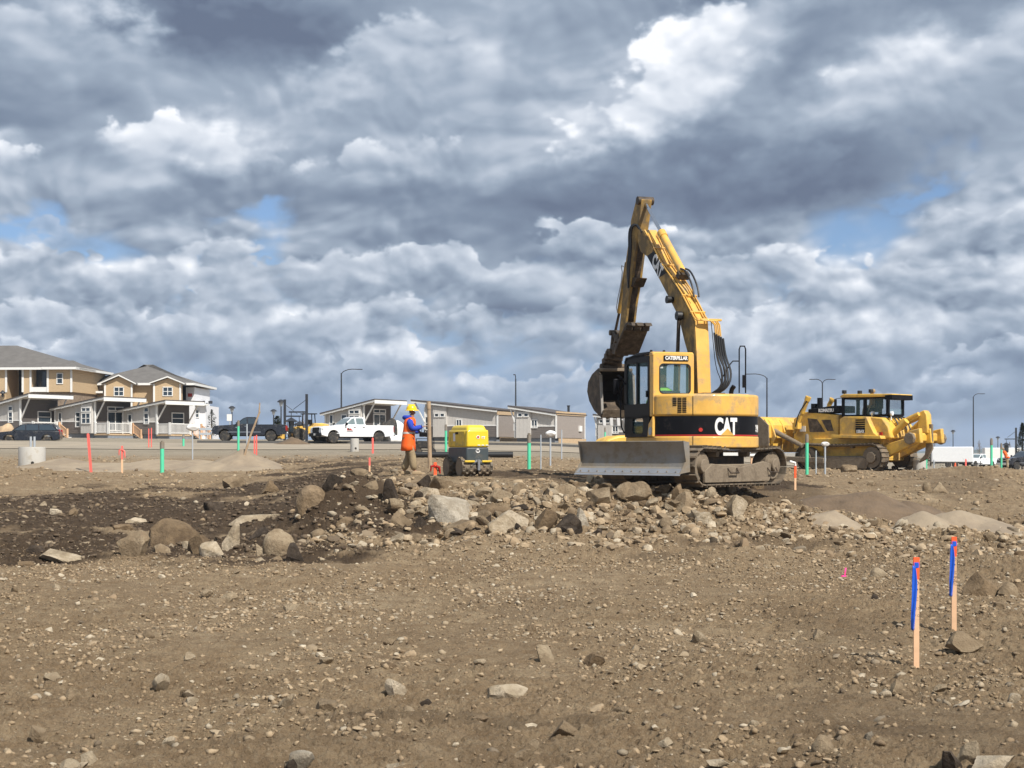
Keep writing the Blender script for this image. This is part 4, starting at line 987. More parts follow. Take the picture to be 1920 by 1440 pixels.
# stick cylinder
pa, pb, pc = ep(1209.5, 379, XB), ep(1240, 436, XB), ep(1281, 512, XB)
b = MB(); b.cyl((XB, pb[0], pb[1]), (XB, pc[0], pc[1]), .088, n=18); b.cyl((XB, pb[0], pb[1]), (XB, pb[0]*.88+pc[0]*.12, pb[1]*.88+pc[1]*.12), .105, n=18); sc_ = b.build('stick_cylinder', 'cat', ext)
b = MB(); b.cyl((XB, pa[0], pa[1]), (XB, pb[0], pb[1]), .042, n=12); b.build('rod', 'chrome', sc_)
b = MB(); b.box((XB, pc[0]*1.02, pc[1]-.05), (.26, .14, .16), (R(-50), 0, 0)); b.build('cylinder_bracket', 'grease', sc_)
for i in range(2):
    b = MB(); xx = XB-.06+.12*i
    b.tube([(xx, pc[0], pc[1]+.1), (xx+.02, pc[0]-.25, pc[1]+.02), (xx+.05, pc[0]-.55, pc[1]-.35), (xx+.05, pc[0]-.62, pc[1]-.6)], .022, 7, 2); b.build('hose', 'hose', boom)
b = MB(); b.cyl((XB-.2, pa[0], pa[1]+.03), (XB+.2, pa[0], pa[1]+.03), .1, n=16); b.build('pin_boss', 'grease', ext)
# stick
SW = .135
ST = [(1191.5, 379), (1183, 413), (1179.5, 447), (1173.6, 486), (1170, 520), (1163.5, 593), (1160, 632), (1166, 642), (1173, 603), (1177, 569), (1185, 520), (1190, 479), (1195, 440), (1200, 400), (1203, 374), (1197, 368)]
sp = [ep(x, y, XB-SW) for x, y in ST]
b = MB(); b.prism(sp, 'x', XB-SW, XB+SW); stick = b.build('stick', 'cat_shade_dirt', ext, bevel=.01)
b = MB(); rp_ = [ep(x, y, XB-SW) for x, y in [(1194, 445), (1189.5, 480), (1184.5, 520), (1176.5, 569), (1172.5, 603)]]
b.loft([[(XB-.075, r_-.012, h_), (XB+.075, r_-.012, h_)] for r_, h_ in rp_], caps=False, closed=False); sr = b.build('stick_wear_strip', 'grease', stick); sr.modifiers.new('th', 'SOLIDIFY').thickness = .015
# hoses along the stick and dark gear at its foot
for i in range(3):
    b = MB(); xx = XB-.10-.03*i
    b.tube([(xx,)+ep(1204, 436, xx), (xx-.04,)+ep(1192+2*i, 418, xx), (xx-.06,)+ep(1183+2*i, 430, xx), (xx-.06,)+ep(1184+2*i, 470, xx), (xx-.06,)+ep(1180+2*i, 505, xx), (xx-.04,)+ep(1181, 540, xx)], .022, 7, 2); b.build('hose', 'hose', stick)
b = MB(); pl = [ep(x, y, XB+SW) for x, y in [(1207, 490), (1199, 522), (1207, 524), (1212, 500)]]; b.prism([ep(1190, 520, XB), ep(1186, 540, XB), ep(1196, 538, XB), ep(1203, 521, XB)], 'x', XB-.12, XB+.16); b.build('dirty_bracket', 'grease', stick, bevel=.02)
# bucket cylinder and linkage
p1, p2, p3 = ep(1176, 492, XB-.02), ep(1161, 586, XB-.02), ep(1153, 624, XB-.02)
b = MB(); b.cyl((XB-.0, p1[0]+.05, p1[1]), (XB, p2[0]+.05, p2[1]), .062, n=14); bc = b.build('bucket_cylinder', 'cat_shade_dirt', ext)
b = MB(); b.cyl((XB, p2[0]+.05, p2[1]), (XB, p3[0]+.05, p3[1]), .034, n=10); b.build('rod', 'grease', bc)
b = MB(); q = ep(1172, 505, XB-.12); b.tube([(XB-.12,)+ep(1169, 500, XB-.12), (XB-.14,)+ep(1166, 497, XB-.12), (XB-.14,)+ep(1169, 515, XB-.12), (XB-.13,)+ep(1156, 575, XB-.12), (XB-.12,)+ep(1157, 583, XB-.12)], .012, 6, 1); b.build('hydraulic_line', 'pipeg', bc)
lk = [(1148, 624), (1164, 640), (1149, 668), (1146, 690)]
b = MB()
for sx in (-1, 1):
    a_, b_ = ep(1149, 624, XB-.15), ep(1164, 645, XB-.15); b.tube([(XB+sx*.16, a_[0], a_[1]), (XB+sx*.16, b_[0], b_[1])], .045, 6)
    a_, b_ = ep(1149, 624, XB-.15), ep(1143, 680, XB-.15); b.tube([(XB+sx*.13, a_[0], a_[1]), (XB+sx*.13, b_[0], b_[1])], .05, 6)
b.cyl((XB-.22, ep(1148, 624, XB-.15)[0], ep(1148, 624, XB-.15)[1]), (XB+.22, ep(1148, 624, XB-.15)[0], ep(1148, 624, XB-.15)[1]), .07, n=12)
b.build('bucket_link', 'bucket', ext)
b = MB()
for k in range(7):
    q = ep(1160-3.2*k, 636+8.5*k, XB-.1); b.box((XB+random.uniform(-.06, .06), q[0], q[1]), (.34+.03*k, .2, .17), (random.uniform(-.5, .5), .1, .1))
for sx in (-1, 1):
    q = ep(1142, 688, XB-.1); b.cyl((XB+sx*.1, q[0], q[1]), (XB+sx*.34, q[0], q[1]), .085, n=12)
    q = ep(1150, 662, XB-.1); b.cyl((XB+sx*.1, q[0], q[1]), (XB+sx*.3, q[0], q[1]), .07, n=12)
b.build('quick_coupler', 'bucket', ext, bevel=.02)
# thumb: broad grey plate with curled tips
tw = .32; t0 = ep(1152, 665, XB-tw); t1 = ep(1172, 612, XB-tw)
b = MB(); dv = Vector((t1[0]-t0[0], t1[1]-t0[1])); nn = Vector((dv[1], -dv[0])).normalized()
pf = [t0, t1, (t1[0]-nn[0]*.05, t1[1]-nn[1]*.05), (t0[0]+.12, t0[1]+.02)]
b.prism([t0, t1, (t1[0]+.09, t1[1]-.02), (t0[0]+.22, t0[1]+.05)], 'x', XB-tw, XB+tw, )
th_ = b.build('thumb', 'bucket', ext, bevel=.015)
for k in range(3):
    xx = XB-tw+.10+k*(tw-.10)
    b = MB(); b.prism([(t1[0]+.1, t1[1]-.10), (t1[0]+.08, t1[1]+.03), (t1[0]-.02, t1[1]+.09), (t1[0]-.16, t1[1]+.09), (t1[0]-.24, t1[1]+.0), (t1[0]-.14, t1[1]+.03), (t1[0]-.06, t1[1]-.0), (t1[0]-.03, t1[1]-.1)], 'x', xx-.09, xx+.09); b.build('thumb_tip', 'bucket', th_, bevel=.015)
# bucket
BW = .44; xb0 = XB-BW
bo = [(1127, 703), (1121, 692), (1111, 702), (1104, 716), (1102, 734), (1106, 752), (1115, 770), (1128, 783), (1130, 776)]
prof = [ep(x, y, xb0) for x, y in bo]
hx, hh_ = prof[1]
inner = [(r_-.035, h_+(.02 if i < 4 else .03)) for i, (r_, h_) in enumerate(prof[1:8])]
b = MB(); b.prism(prof[1:8]+inner[::-1], 'x', xb0, XB+BW); bk = b.build('bucket', 'bucket', ext)
for sx in (0, 1):
    x0 = xb0 if sx == 0 else XB+BW; b = MB(); b.prism(prof, 'x', x0-.02, x0+.02); b.build('bucket_side', 'bucket', bk, bevel=.006)
    b = MB(); b.prism([(r_-.001, h_) for r_, h_ in [prof[0], (prof[0][0]+.05, prof[0][1]-.01), (prof[8][0]+.05, prof[8][1]+.02), prof[8]]], 'x', x0-.03, x0+.03); b.build('side_cutter', 'steel', bk)
b = MB(); b.prism([(r_-.04, h_+.005) for r_, h_ in prof[1:8]]+[(r_-.05, h_+.01) for r_, h_ in prof[7:0:-1]], 'x', xb0+.03, XB+BW-.03); b.build('bucket_liner', 'bucketin', bk)
b = MB(); q = prof[1]; b.box((XB, q[0]-.08, q[1]-.02), (.86, .25, .08)); b.build('bucket_top_lip', 'muddy', bk, bevel=.02)
e0 = prof[7]
for k in range(5):
    xx = xb0+.06+k*(2*BW-.12)/4
    b = MB(); b.prism([(e0[0]-.02, e0[1]+.10), (e0[0]+.05, e0[1]+.08), (e0[0]-.02, e0[1]-.20), (e0[0]-.06, e0[1]-.21)], 'x', xx-.045, xx+.045, ); to = b.build('tooth', 'tooth', bk, bevel=.008)
b = MB(); b.prism([(e0[0]-.16, e0[1]+.19), (e0[0]+.02, e0[1]+.16), (e0[0]+.03, e0[1]-.02), (e0[0]-.03, e0[1]-.01)], 'x', xb0, XB+BW); b.build('cutting_lip', 'muddy', bk)
# ------------- undercarriage, swung the other way round
UR = R(121)
def ub(b, name, mat, parent=ext, **k):
    o = b.build(name, mat, None, **k); o.parent = parent
    if parent is ext: o.rotation_euler.z = UR
    return o
def track_path(L_, rad, n=46, sag=.03, z0=0.0):
    """closed path of points and directions for a belt of length L_ between end circles of radius rad"""
    P_ = []; per = 2*L_+2*math.pi*rad
    for i in range(n):
        s = per*i/n
        if s < L_: P_.append((-L_/2+s, z0, 0.0))
        elif s < L_+math.pi*rad: a = (s-L_)/rad; P_.append((L_/2+rad*math.sin(a), z0+rad-rad*math.cos(a), a))
        elif s < 2*L_+math.pi*rad: q = s-L_-math.pi*rad; P_.append((L_/2-q, z0+2*rad-sag*math.sin(math.pi*q/L_), math.pi))
        else: a = (s-2*L_-math.pi*rad)/rad; P_.append((-L_/2-rad*math.sin(a), z0+rad+rad*math.cos(a), math.pi+a))
    return P_, per/n
def track(parent, x, wd, L_, rad, n, ubf, mat='track', sag=.03, z0=0.02, sprocket=-1, hub='muddy', frame_mat='muddy'):
    P_, st = track_path(L_, rad, n, sag, z0); b = MB()
    for (y, z, a) in P_:
        b.box((x, y, z+.0), (wd, st*.93, .03), (a, 0, 0))
        ny, nz = math.sin(a), -math.cos(a)
        b.box((x, y+ny*.03+math.cos(a)*st*.38, z+nz*.03+math.sin(a)*st*.38), (wd, .018, .05), (a, 0, 0))
        b.box((x, y-ny*.045, z-nz*.045), (wd*.35, st*.9, .05), (a, 0, 0))
    tb = ubf(b, 'track_belt', mat, parent, smooth=False)
    b = MB(); b.box((x, 0, z0+rad*.85), (wd*.5, L_*.86, rad*.5)); ubf(b, 'track_frame', frame_mat, parent, bevel=.03)
    sgn = -1 if x < 0 else 1
    for (yy, nm, mt, rr_) in ((L_/2*sprocket, 'sprocket', hub, rad*.8), (-L_/2*sprocket, 'idler', hub, rad*.78)):
        b = MB(); b.cyl((x-wd*.30, yy, z0+rad), (x+wd*.30, yy, z0+rad), rr_, n=22); b.cyl((x, yy, z0+rad), (x+sgn*wd*.48, yy, z0+rad), rr_*.62, rr_*.5, n=18); ubf(b, nm, mt, parent, bevel=.015)
    for k in range(6):
        yy = -L_/2+(k+.7)*L_/6.4; b = MB(); b.cyl((x-wd*.28, yy, z0+.13), (x+wd*.28, yy, z0+.13), .09, n=12); ubf(b, 'roller_wheel', hub, parent)
    for k in (-.18, .25):
        b = MB(); b.cyl((x-wd*.2, k*L_, z0+2*rad-.13), (x+wd*.2, k*L_, z0+2*rad-.13), .065, n=12); ubf(b, 'carrier_roller', hub, parent)
for sx in (-1, 1): track(ext, sx*.95, .58, 2.75, .385, 48, ub)
for sx in (-1,):
    b = MB(); b.prism([(-1.05, .12), (-1.08, .44), (-.8, .50), (.1, .38), (1.2, .46), (1.45, .3), (1.45, .06), (-1.0, .06)], 'x', sx*1.20, sx*1.27); fp = ub(b, 'track_side_plate', 'muddy', bevel=.015)
    for yy in (.45, -1.1): b = MB(); b.tube([(sx*1.27, yy-.17, .36), (sx*1.34, yy-.15, .26), (sx*1.34, yy+.15, .26), (sx*1.27, yy+.17, .36)], .018, 6); ub(b, 'tie_down_loop', 'grease', fp)
b = MB(); b.box((0, 0, .48), (1.6, 1.5, .28)); ub(b, 'carbody', 'grease', bevel=.04)
BY = 2.28; bw = 1.36
bpz = [(BY+.20, .26), (BY+.02, .40), (BY-.03, .58), (BY+.0, .76), (BY+.09, .92)]
b = MB(); b.prism(bpz+[(y-.05, z+.01) for y, z in bpz[::-1]], 'x', -bw, bw); bl = ub(b, 'dozer_blade', 'steel')
b = MB(); b.prism([(BY+.235, .225), (BY+.085, .365), (BY+.07, .355), (BY+.21, .218)], 'x', -bw-.005, bw+.005); ce = ub(b, 'cutting_edge', 'edge', bl)
b = MB()
for k in range(12): b.cyl((-bw+.12+k*.226, BY+.150, .295), (-bw+.12+k*.226, BY+.168, .312), .018, n=8)
ub(b, 'edge_bolts', 'steel', bl)
for sx in (-1, 1):
    b = MB(); b.prism([(BY+.20, .26), (BY+.0, .5), (BY+.09, .93), (BY-.12, .9), (BY-.14, .3)], 'x', sx*bw-.015, sx*bw+.015); ub(b, 'blade_end_plate', 'steel', bl)
    b = MB(); b.tube([(sx*.5, .6, .42), (sx*.5, 1.5, .36), (sx*.5, BY-.02, .34)], .1, 6); ub(b, 'blade_arm', 'grease')
    b = MB(); b.cyl((sx*.28, .75, .62), (sx*.28, BY-.05, .56), .06, n=12); ub(b, 'blade_cylinder', 'cat')
# ------------------------------------------------------------------ walk-behind trench roller
RLx = (876-960)/F*36.9; RL = (RLx, 37.2, gz(RLx, 37.2)-.03); RA = R(24)
rt = thing('trench_roller', 'small yellow remote controlled trench roller with padded drums', 'roller', RL, RA)
def rbox(name, mat, y0, y1, w0, z0, z1, w1=None, parent=rt, bev=.05, yin=0.0):
    w1 = w1 or w0; b = MB()
    b.loft([[(-w0/2, y0, z0), (w0/2, y0, z0), (w0/2, y1, z0), (-w0/2, y1, z0)], [(-w1/2, y0+yin, z1), (w1/2, y0+yin, z1), (w1/2, y1-yin, z1), (-w1/2, y1-yin, z1)]])
    return b.build(name, mat, parent, bevel=bev, seg=3)
hd_ = rbox('engine_hood', 'roll', -.68, .60, .60, .75, 1.18, .57, bev=.04)
rbox('hood_top', 'roll', -.655, .56, .56, 1.12, 1.30, .46, bev=.07, yin=.09, parent=hd_)
rbox('lower_body', 'dark', -.66, .58, .60, .36, .745, .60, bev=.04)
rbox('belly_frame', 'black', -.50, .45, .40, .22, .37, .5, bev=.03)
b = MB(); b.box((-.299, -.05, .96), (.012, 1.0, .36)); sdp = b.build('side_door', 'rolld', rt, bevel=.005)
b = MB(); b.box((-.306, .14, 1.0), (.006, .14, .20)); b.build('warning_sticker', 'wht', sdp)
for k in range(7): b = MB(); b.box((-.307, -.12+.03*k, 1.10), (.006, .016, .06)); b.build('louvre', 'black', sdp)
b = MB(); b.cyl((.0, -.667, .66), (.0, -.672, .66), .055, n=18); b.build('round_logo_plate', 'wht', rt)
b = MB(); b.add(*on_plane(text_geo('W', .08, .004, .002), (.0, -.676, .66), (1, 0, 0), (0, 0, 1))); b.build('lettering', 'ink', rt, smooth=False)
b = MB(); b.cyl((0, -.684, 1.0), (0, -.69, 1.0), .045, n=16); lo = b.build('hood_logo', 'wht', hd_)
b = MB(); b.cyl((0, -.690, 1.0), (0, -.694, 1.0), .028, n=14); b.build('hood_logo_centre', 'red', lo)
b = MB(); b.add(*on_plane(text_geo('RT', .075, .006, .002), (.14, -.686, .985), (1, 0, 0), (0, 0, 1))); b.build('lettering', 'wht', hd_, smooth=False)
for k in range(3): b = MB(); b.box((.02+.11*k, -.686, .80), (.07, .006, .022)); b.build('sticker', 'wht', hd_)
for yy in (-.44, .44):
    for sx in (-1, 1):
        b = MB(); x0, x1 = sx*.03, sx*.41; rd = .235
        b.cyl((x0, yy, rd+.02), (x1, yy, rd+.02), rd, n=28, caps=False)
        b.cyl((sx*.10, yy, rd+.02), (sx*.11, yy, rd+.02), rd*.98, n=28); 
        b.lathe([(rd, 0), (rd-.03, 0), (rd-.03, -.28*sx), (rd-.04, -.28*sx)], (x1, yy, rd+.02), 28, 'x')
        dm = b.build('drum', 'track', rt)
        b = MB()
        for ring in range(4):
            for k in range(11):
                a = 2*math.pi*(k+.5*(ring % 2))/11; xx = sx*(.075+.098*ring)
                b.box((xx, yy+rd*1.03*math.sin(a), rd+.02+rd*1.03*math.cos(a)), (.07, .06, .04), (-a, 0, 0), (.8, .7))
        b.build('drum_pads', 'track', dm, bevel=.006)
    b = MB(); sg = -1 if yy < 0 else 1
    b.box((0, yy+sg*.0, .30), (.12, .3, .3)); b.build('drum_mount', 'grease', rt, bevel=.02)
for sx in (-1, 1): b = MB(); b.box((sx*.23, -.70, .40), (.26, .05, .05)); b.build('scraper_bar', 'rolld', rt, bevel=.008)
b = MB(); b.tube([(-.12, -.66, .36), (0, -.72, .42), (.12, -.66, .36)], .03, 8); b.cyl((0, -.74, .18), (0, -.74, .44), .035, n=10); b.build('tow_eye', 'edge', rt)
for sx in (-1, 1): b = MB(); b.prism([(-.02, .50), (.16, .36), (.16, .30), (-.02, .36)], 'y', -.69, -.62); o = b.build('hitch_gusset', 'dark', rt, bevel=.01); o.scale.x = sx
# ------------------------------------------------------------------ bulldozer with ripper
DY = 68.0; DL = ((1604-960)/F*DY, DY, gz((1604-960)/F*DY, DY)-.02); DA = R(42)
dz = thing('bulldozer', 'large yellow bulldozer with enclosed cab, muddy tracks and rear ripper', 'bulldozer', DL, DA)
def dp(px, py, x): return LP(DL, DA, px, py, x)
def dr_(name, mat, pts, x0, x1, parent=dz, bev=.02, ref=None, **k):
    ref = x0 if ref is None else ref
    b = MB(); b.prism([dp(px, py, ref) for px, py in pts], 'x', x0, x1); return b.build(name, mat, parent, bevel=bev, **k)
def db(b, name, mat, parent=dz, **k): return b.build(name, mat, parent, **k)
for sx in (-1, 1): track(dz, sx*1.12, .56, 3.5, .60, 52, db, 'track', .05, .0, -1, 'muddy', 'muddy')
b = MB(); b.prism([(-1.5, .1), (-1.7, .5), (-1.2, .62), (.9, .66), (1.7, .5), (1.8, .2), (1.4, .08)], 'x', -1.34, -1.30); b.build('track_guard', 'muddy', dz, bevel=.02)
# belly and engine hood
b = MB(); b.box((0, -.1, 1.0), (1.62, 3.9, .95)); b.build('hull', 'kom', dz, bevel=.04)
HW_ = .62
hood = dr_('engine_hood', 'kom', [(1488, 842), (1488, 786), (1506, 772), (1572, 778), (1572, 842)], -HW_, HW_, ref=-HW_, bev=.03)
b = MB(); q0, q1 = dp(1515, 774, -HW_), dp(1574, 776, -HW_); b.prism([(q0[0], q0[1]-.03), (q0[0], q0[1]+.17), (q1[0]+.35, q0[1]+.30), (q1[0], q0[1]+.30), (q1[0], q0[1]-.03)], 'x', -HW_-.01, HW_+.01); bt = b.build('hood_top', 'black', dz, bevel=.04)
g = text_geo('KOMATSU', .20, .012, .003, .85); m0 = dp(1549, 777.5, -HW_-.01)
b = MB(); b.add(*on_plane(g, (-HW_-.02, m0[0], q0[1]+.085), (0, -1, 0), (0, 0, 1))); b.build('lettering', 'wht', bt, smooth=False)
for pts in ([(1514, 784), (1532, 786), (1547, 810), (1518, 810)], [(1540, 787), (1557, 787), (1563, 808), (1551, 808)]):
    o = dr_('engine_side_grille', 'bucket', pts, -HW_-.012, -HW_-.004, hood, 0)
q = dp(1505, 804, -HW_-.01); b = MB(); b.box((-HW_-.01, q[0], q[1]), (.02, .32, .26)); b.build('warning_sticker', 'wht', hood); 
# left tank box with badge
TX = -1.28
tank = dr_('side_tank', 'kom', [(1574, 817), (1574, 786), (1582, 781), (1624, 781), (1638, 811), (1645, 817)], TX, -.55, ref=TX, bev=.03)
tank2 = dr_('side_tank', 'kom', [(1574, 817), (1574, 786), (1582, 781), (1624, 781), (1638, 811), (1645, 817)], .55, 1.28, ref=TX, bev=.03)
dr_('fender', 'kom', [(1560, 821), (1560, 815), (1652, 817), (1654, 823)], -1.36, 1.36, ref=TX, bev=.02)
rear = dr_('rear_tank', 'kom', [(1622, 781), (1650, 783), (1662, 800), (1666, 822), (1638, 822)], -1.0, 1.0, ref=-1.15, bev=.06)
q = dp(1613, 800, TX); 
for k in range(4): b = MB(); b.box((TX-.006, q[0], q[1]+.30-.10*k), (.012, .5, .06)); b.build('vent_slots', 'black', tank)
b = MB(); b.box((TX-.006, q[0], q[1]-.17), (.012, .5, .24)); pl_ = b.build('badge_plate', 'black', tank)
b = MB(); b.add(*on_plane(text_geo('155AX', .18, .01, .002, .42), (TX-.016, q[0], q[1]-.22), (0, -1, 0), (0, 0, 1))); b.build('lettering', 'wht', pl_, smooth=False)
b = MB(); q = dp(1656, 813, -1.02); b.box((-1.12, q[0]+.05, q[1]), (.1, .12, .14)); b.build('tail_light', 'taill', dz)
# cab
CX = .62; cb0, cb1 = dp(1664, 781, -CX)[0], dp(1580, 781, -CX)[0]; cz0 = dp(1600, 781, -CX)[1]; cz1 = dp(1600, 745, -CX)[1]
cm, ch_ = (cb0+cb1)/2, (cz0+cz1)/2
def dside(xp, nm):
    b = MB(); L_ = cb1-cb0; H_ = cz1-cz0
    frame(b, (xp, 0, 0), (0, 1, 0), (0, 0, 1), rrect(cm, ch_, L_, H_, .05), rrect(cm, ch_, L_-.16, H_-.16, .05), .06)
    b.box((xp+.03, cm, ch_), (.07, .16, H_)); o = b.build(nm, 'black', dz)
    g_ = MB(); pane(g_, (xp+.03, 0, 0), (0, 1, 0), (0, 0, 1), rrect(cm, ch_, L_-.1, H_-.1, .05)); g_.build('side_window', 'glassc', o)
dside(-CX, 'cab_left_side'); dside(CX-.06, 'cab_right_side')
for yy, nm in ((cb0, 'cab_rear_frame'), (cb1, 'cab_front_frame')):
    b = MB(); frame(b, (0, yy, 0), (1, 0, 0), (0, 0, 1), rrect(0, ch_, CX*2, cz1-cz0, .05), rrect(0, ch_, CX*2-.2, cz1-cz0-.16, .08), -.06 if yy > 0 else .06); o = b.build(nm, 'black', dz)
    g_ = MB(); pane(g_, (0, yy, 0), (1, 0, 0), (0, 0, 1), rrect(0, ch_, CX*2-.1, cz1-cz0-.1, .05)); g_.build('window', 'glassc', o)
b = MB(); b.box((0, cm-.02, cz0+.02), (CX*2-.05, cb1-cb0-.05, .06)); b.build('cab_floor', 'black', dz)
b = MB(); b.box((0, cm-.1, cz0+.3), (.5, .5, .2)); b.box((0, cm-.35, cz0+.65), (.5, .12, .6)); b.build('seat', 'black', dz, bevel=.03)
r0, r1 = dp(1677, 745, -CX)[0], dp(1582, 745, -CX)[0]
b = MB(); b.prism([(r0, cz1-.14), (r0, cz1+.10), (r1-.1, cz1+.16), (r1+.08, cz1+.08), (r1+.08, cz1), (cb0-.05, cz1-.02)], 'x', -.80, .80); rf = b.build('rops_roof', 'kom', dz, bevel=.03)
b = MB(); b.prism([(r0-.012, cz1-.16), (r0-.012, cz1+.06), (cb0-.0, cz1+.04), (cb0-.0, cz1-.16)], 'x', -.815, .815); b.build('roof_rear_band', 'black', rf)
for px_, xx in ((1583, -.6), (1612, .3), (1633, -.6)):
    q = dp(px_, 738, xx); b = MB(); b.box((xx, q[0], cz1+.26), (.2, .14, .16)); b.cyl((xx, q[0], cz1+.1), (xx, q[0], cz1+.2), .03); b.build('work_light', 'hose', dz, bevel=.02)
q = dp(1573, 752, -.7); b = MB(); b.tube([(-.62, q[0]-.3, q[1]+.15), (-.95, q[0], q[1]+.1), (-.95, q[0], q[1]-.15)], .015, 6); b.box((-.97, q[0], q[1]-.1), (.15, .05, .36)); b.build('mirror', 'black', dz)
# stack, cylinders
for px_, y0_, y1_, rr_ in ((1537, 772, 746, .12), (1527, 774, 757, .16)):
    a_, c_ = dp(px_, y0_, .1), dp(px_, y1_, .1); b = MB(); b.cyl((.1, a_[0], a_[1]-.3), (.1, c_[0], c_[1]), rr_, n=14); b.build('exhaust_stack', 'black', dz)
for xx, A, B_ in ((-.85, (1489, 812), (1516, 744)), (.85, (1546, 775), (1561, 748))):
    a_, c_ = dp(A[0], A[1], xx), dp(B_[0], B_[1], xx)
    b = MB(); b.cyl((xx, a_[0]*.45+c_[0]*.55, a_[1]*.45+c_[1]*.55), (xx, c_[0], c_[1]), .11, n=14); b.cyl((xx, c_[0]*.9+a_[0]*.1, c_[1]*.9+a_[1]*.1), (xx, c_[0], c_[1]), .14, n=14); cy = b.build('lift_cylinder', 'kom', dz)
    b = MB(); b.cyl((xx, a_[0], a_[1]), (xx, a_[0]*.45+c_[0]*.55, a_[1]*.45+c_[1]*.55), .08, n=12); b.box((xx, a_[0]*.8+c_[0]*.2, a_[1]*.8+c_[1]*.2), (.3, .3, .3)); b.build('cylinder_yoke', 'kom', cy)
b = MB(); a_, c_ = dp(1494, 800, -.9), dp(1514, 752, -.9); b.tube([(-1.0, a_[0], a_[1]), (-1.06, (a_[0]+c_[0])/2+.1, (a_[1]+c_[1])/2), (-.95, c_[0], c_[1])], .03, 6, 1); b.build('hose', 'hose', dz)
# push arms and blade
for sx in (-1, 1):
    xx = sx*1.55; a_, c_ = dp(1548, 850, -1.5), dp(1445, 840, -1.5)
    b = MB(); b.tube([(xx, a_[0], .45), (xx, c_[0], .55)], .17, 4); b.build('push_arm', 'muddy', dz, bevel=.02)
    a_, c_ = dp(1504, 836, -1.5), dp(1446, 806, -1.5)
    b = MB(); b.cyl((xx*.95, a_[0], a_[1]), (xx*.95, c_[0], c_[1]), .10, .13, n=12); b.build('brace_strut', 'muddy', dz)
bf = dp(1440, 830, -1.6)[0]
b = MB(); b.prism([(bf, .85), (bf-.12, 1.5), (bf-.05, 2.05), (bf+.16, 2.5), (bf+.26, 2.47), (bf+.06, 2.0), (bf, 1.5), (bf+.12, .82)], 'x', -2.0, 2.0); bl2 = b.build('blade', 'kom', dz, bevel=.015)
b = MB(); b.prism([(bf-.14, 1.45), (bf-.14, 2.1), (bf+.0, 2.47), (bf-.30, 2.1), (bf-.32, 1.5)], 'x', -1.95, 1.95); b.build('blade_back_beam', 'kom', bl2, bevel=.02)
for k in range(5):
    xx = -1.7+k*.85; b = MB(); b.prism([(bf-.30, 1.2), (bf-.55, 1.55), (bf-.30, 2.16), (bf-.1, 2.38)], 'x', xx-.05, xx+.05); b.build('blade_gusset', 'kom', bl2, bevel=.01)
for sx in (-1, 1): b = MB(); b.prism([(bf-.4, .8), (bf-.35, 2.1), (bf+.2, 2.53), (bf+.75, 2.3), (bf+.7, .78)], 'x', sx*2.0-.03, sx*2.0+.03); b.build('blade_end_plate', 'muddy', bl2, bevel=.01)
# ripper
def rp(name, mat, pts, x0, x1, ref=-.8, parent=dz, bev=.03): return dr_(name, mat, pts, x0, x1, parent, bev, ref)
for sx in (-1, 1):
    x0 = sx*.62; rf_ = -.75
    a_, c_ = dp(1662, 822, rf_), dp(1697, 789, rf_); b = MB(); b.cyl((x0, a_[0], a_[1]), (x0, c_[0], c_[1]), .14, n=14); b.build('ripper_cylinder', 'kom', dz)
    a_, c_ = dp(1655, 846, rf_), dp(1716, 822, rf_)
    b = MB(); b.prism([(a_[0]+.25, a_[1]-.12), (a_[0]+.05, a_[1]+.25), (c_[0]+.1, c_[1]+.12), (c_[0], c_[1]-.22), (a_[0], a_[1]-.35)], 'x', x0-.14, x0+.14); b.build('ripper_arm', 'kom', dz, bevel=.03)
    a_, c_ = dp(1672, 806, -.5), dp(1718, 776, -.5); b = MB(); b.cyl((sx*.3, a_[0], a_[1]+.2), (sx*.3, c_[0], c_[1]), .10, n=12); b.build('tilt_cylinder', 'kom', dz)
b = MB(); q = dp(1652, 822, -.7); b.prism([(q[0]+.2, .4), (q[0]+.1, 1.45), (q[0]-.12, 1.45), (q[0]-.2, .45)], 'x', -.85, .85); b.build('ripper_mount', 'kom', dz, bevel=.04)
q = dp(1712, 820, -.9); bxr = (q[0], q[1])
b = MB(); b.box((0, q[0], q[1]), (2.3, .36, .38)); rb = b.build('ripper_beam', 'kom', dz, bevel=.07)
for sx in (-1, 1):
    b = MB(); b.cyl((sx*1.15, q[0]-.05, q[1]-.05), (sx*1.32, q[0]-.05, q[1]-.05), .27, n=8); b.build('beam_end', 'muddy', rb, bevel=.03)
for k in range(3):
    xx = -.85+.85*k
    b = MB(); b.prism([(q[0]+.22, q[1]-.26), (q[0]+.22, q[1]+.28), (q[0]-.36, q[1]+.40), (q[0]-.42, q[1]-.26)], 'x', xx-.12, xx+.12); pk = b.build('shank_pocket', 'kom', rb, bevel=.04)
    if k != 1: continue
    b = MB(); b.prism([(q[0]-.08, q[1]+.60), (q[0]-.40, q[1]+.58), (q[0]-.42, q[1]-.5), (q[0]-.15, q[1]-.95), (q[0]+.25, q[1]-1.12), (q[0]+.2, q[1]-1.0), (q[0]-.05, q[1]-.75), (q[0]-.1, q[1]-.4)], 'x', xx-.06, xx+.06); b.build('shank', 'muddy', pk, bevel=.01)
b = MB(); a_ = dp(1721, 772, -.5); b.prism([(a_[0]+.25, a_[1]-.9), (a_[0]+.12, a_[1]), (a_[0]-.1, a_[1]+.08), (a_[0]-.24, a_[1]-.12), (a_[0]-.30, a_[1]-.95)], 'x', -.2, .2); b.build('ripper_tower', 'kom', dz, bevel=.04)
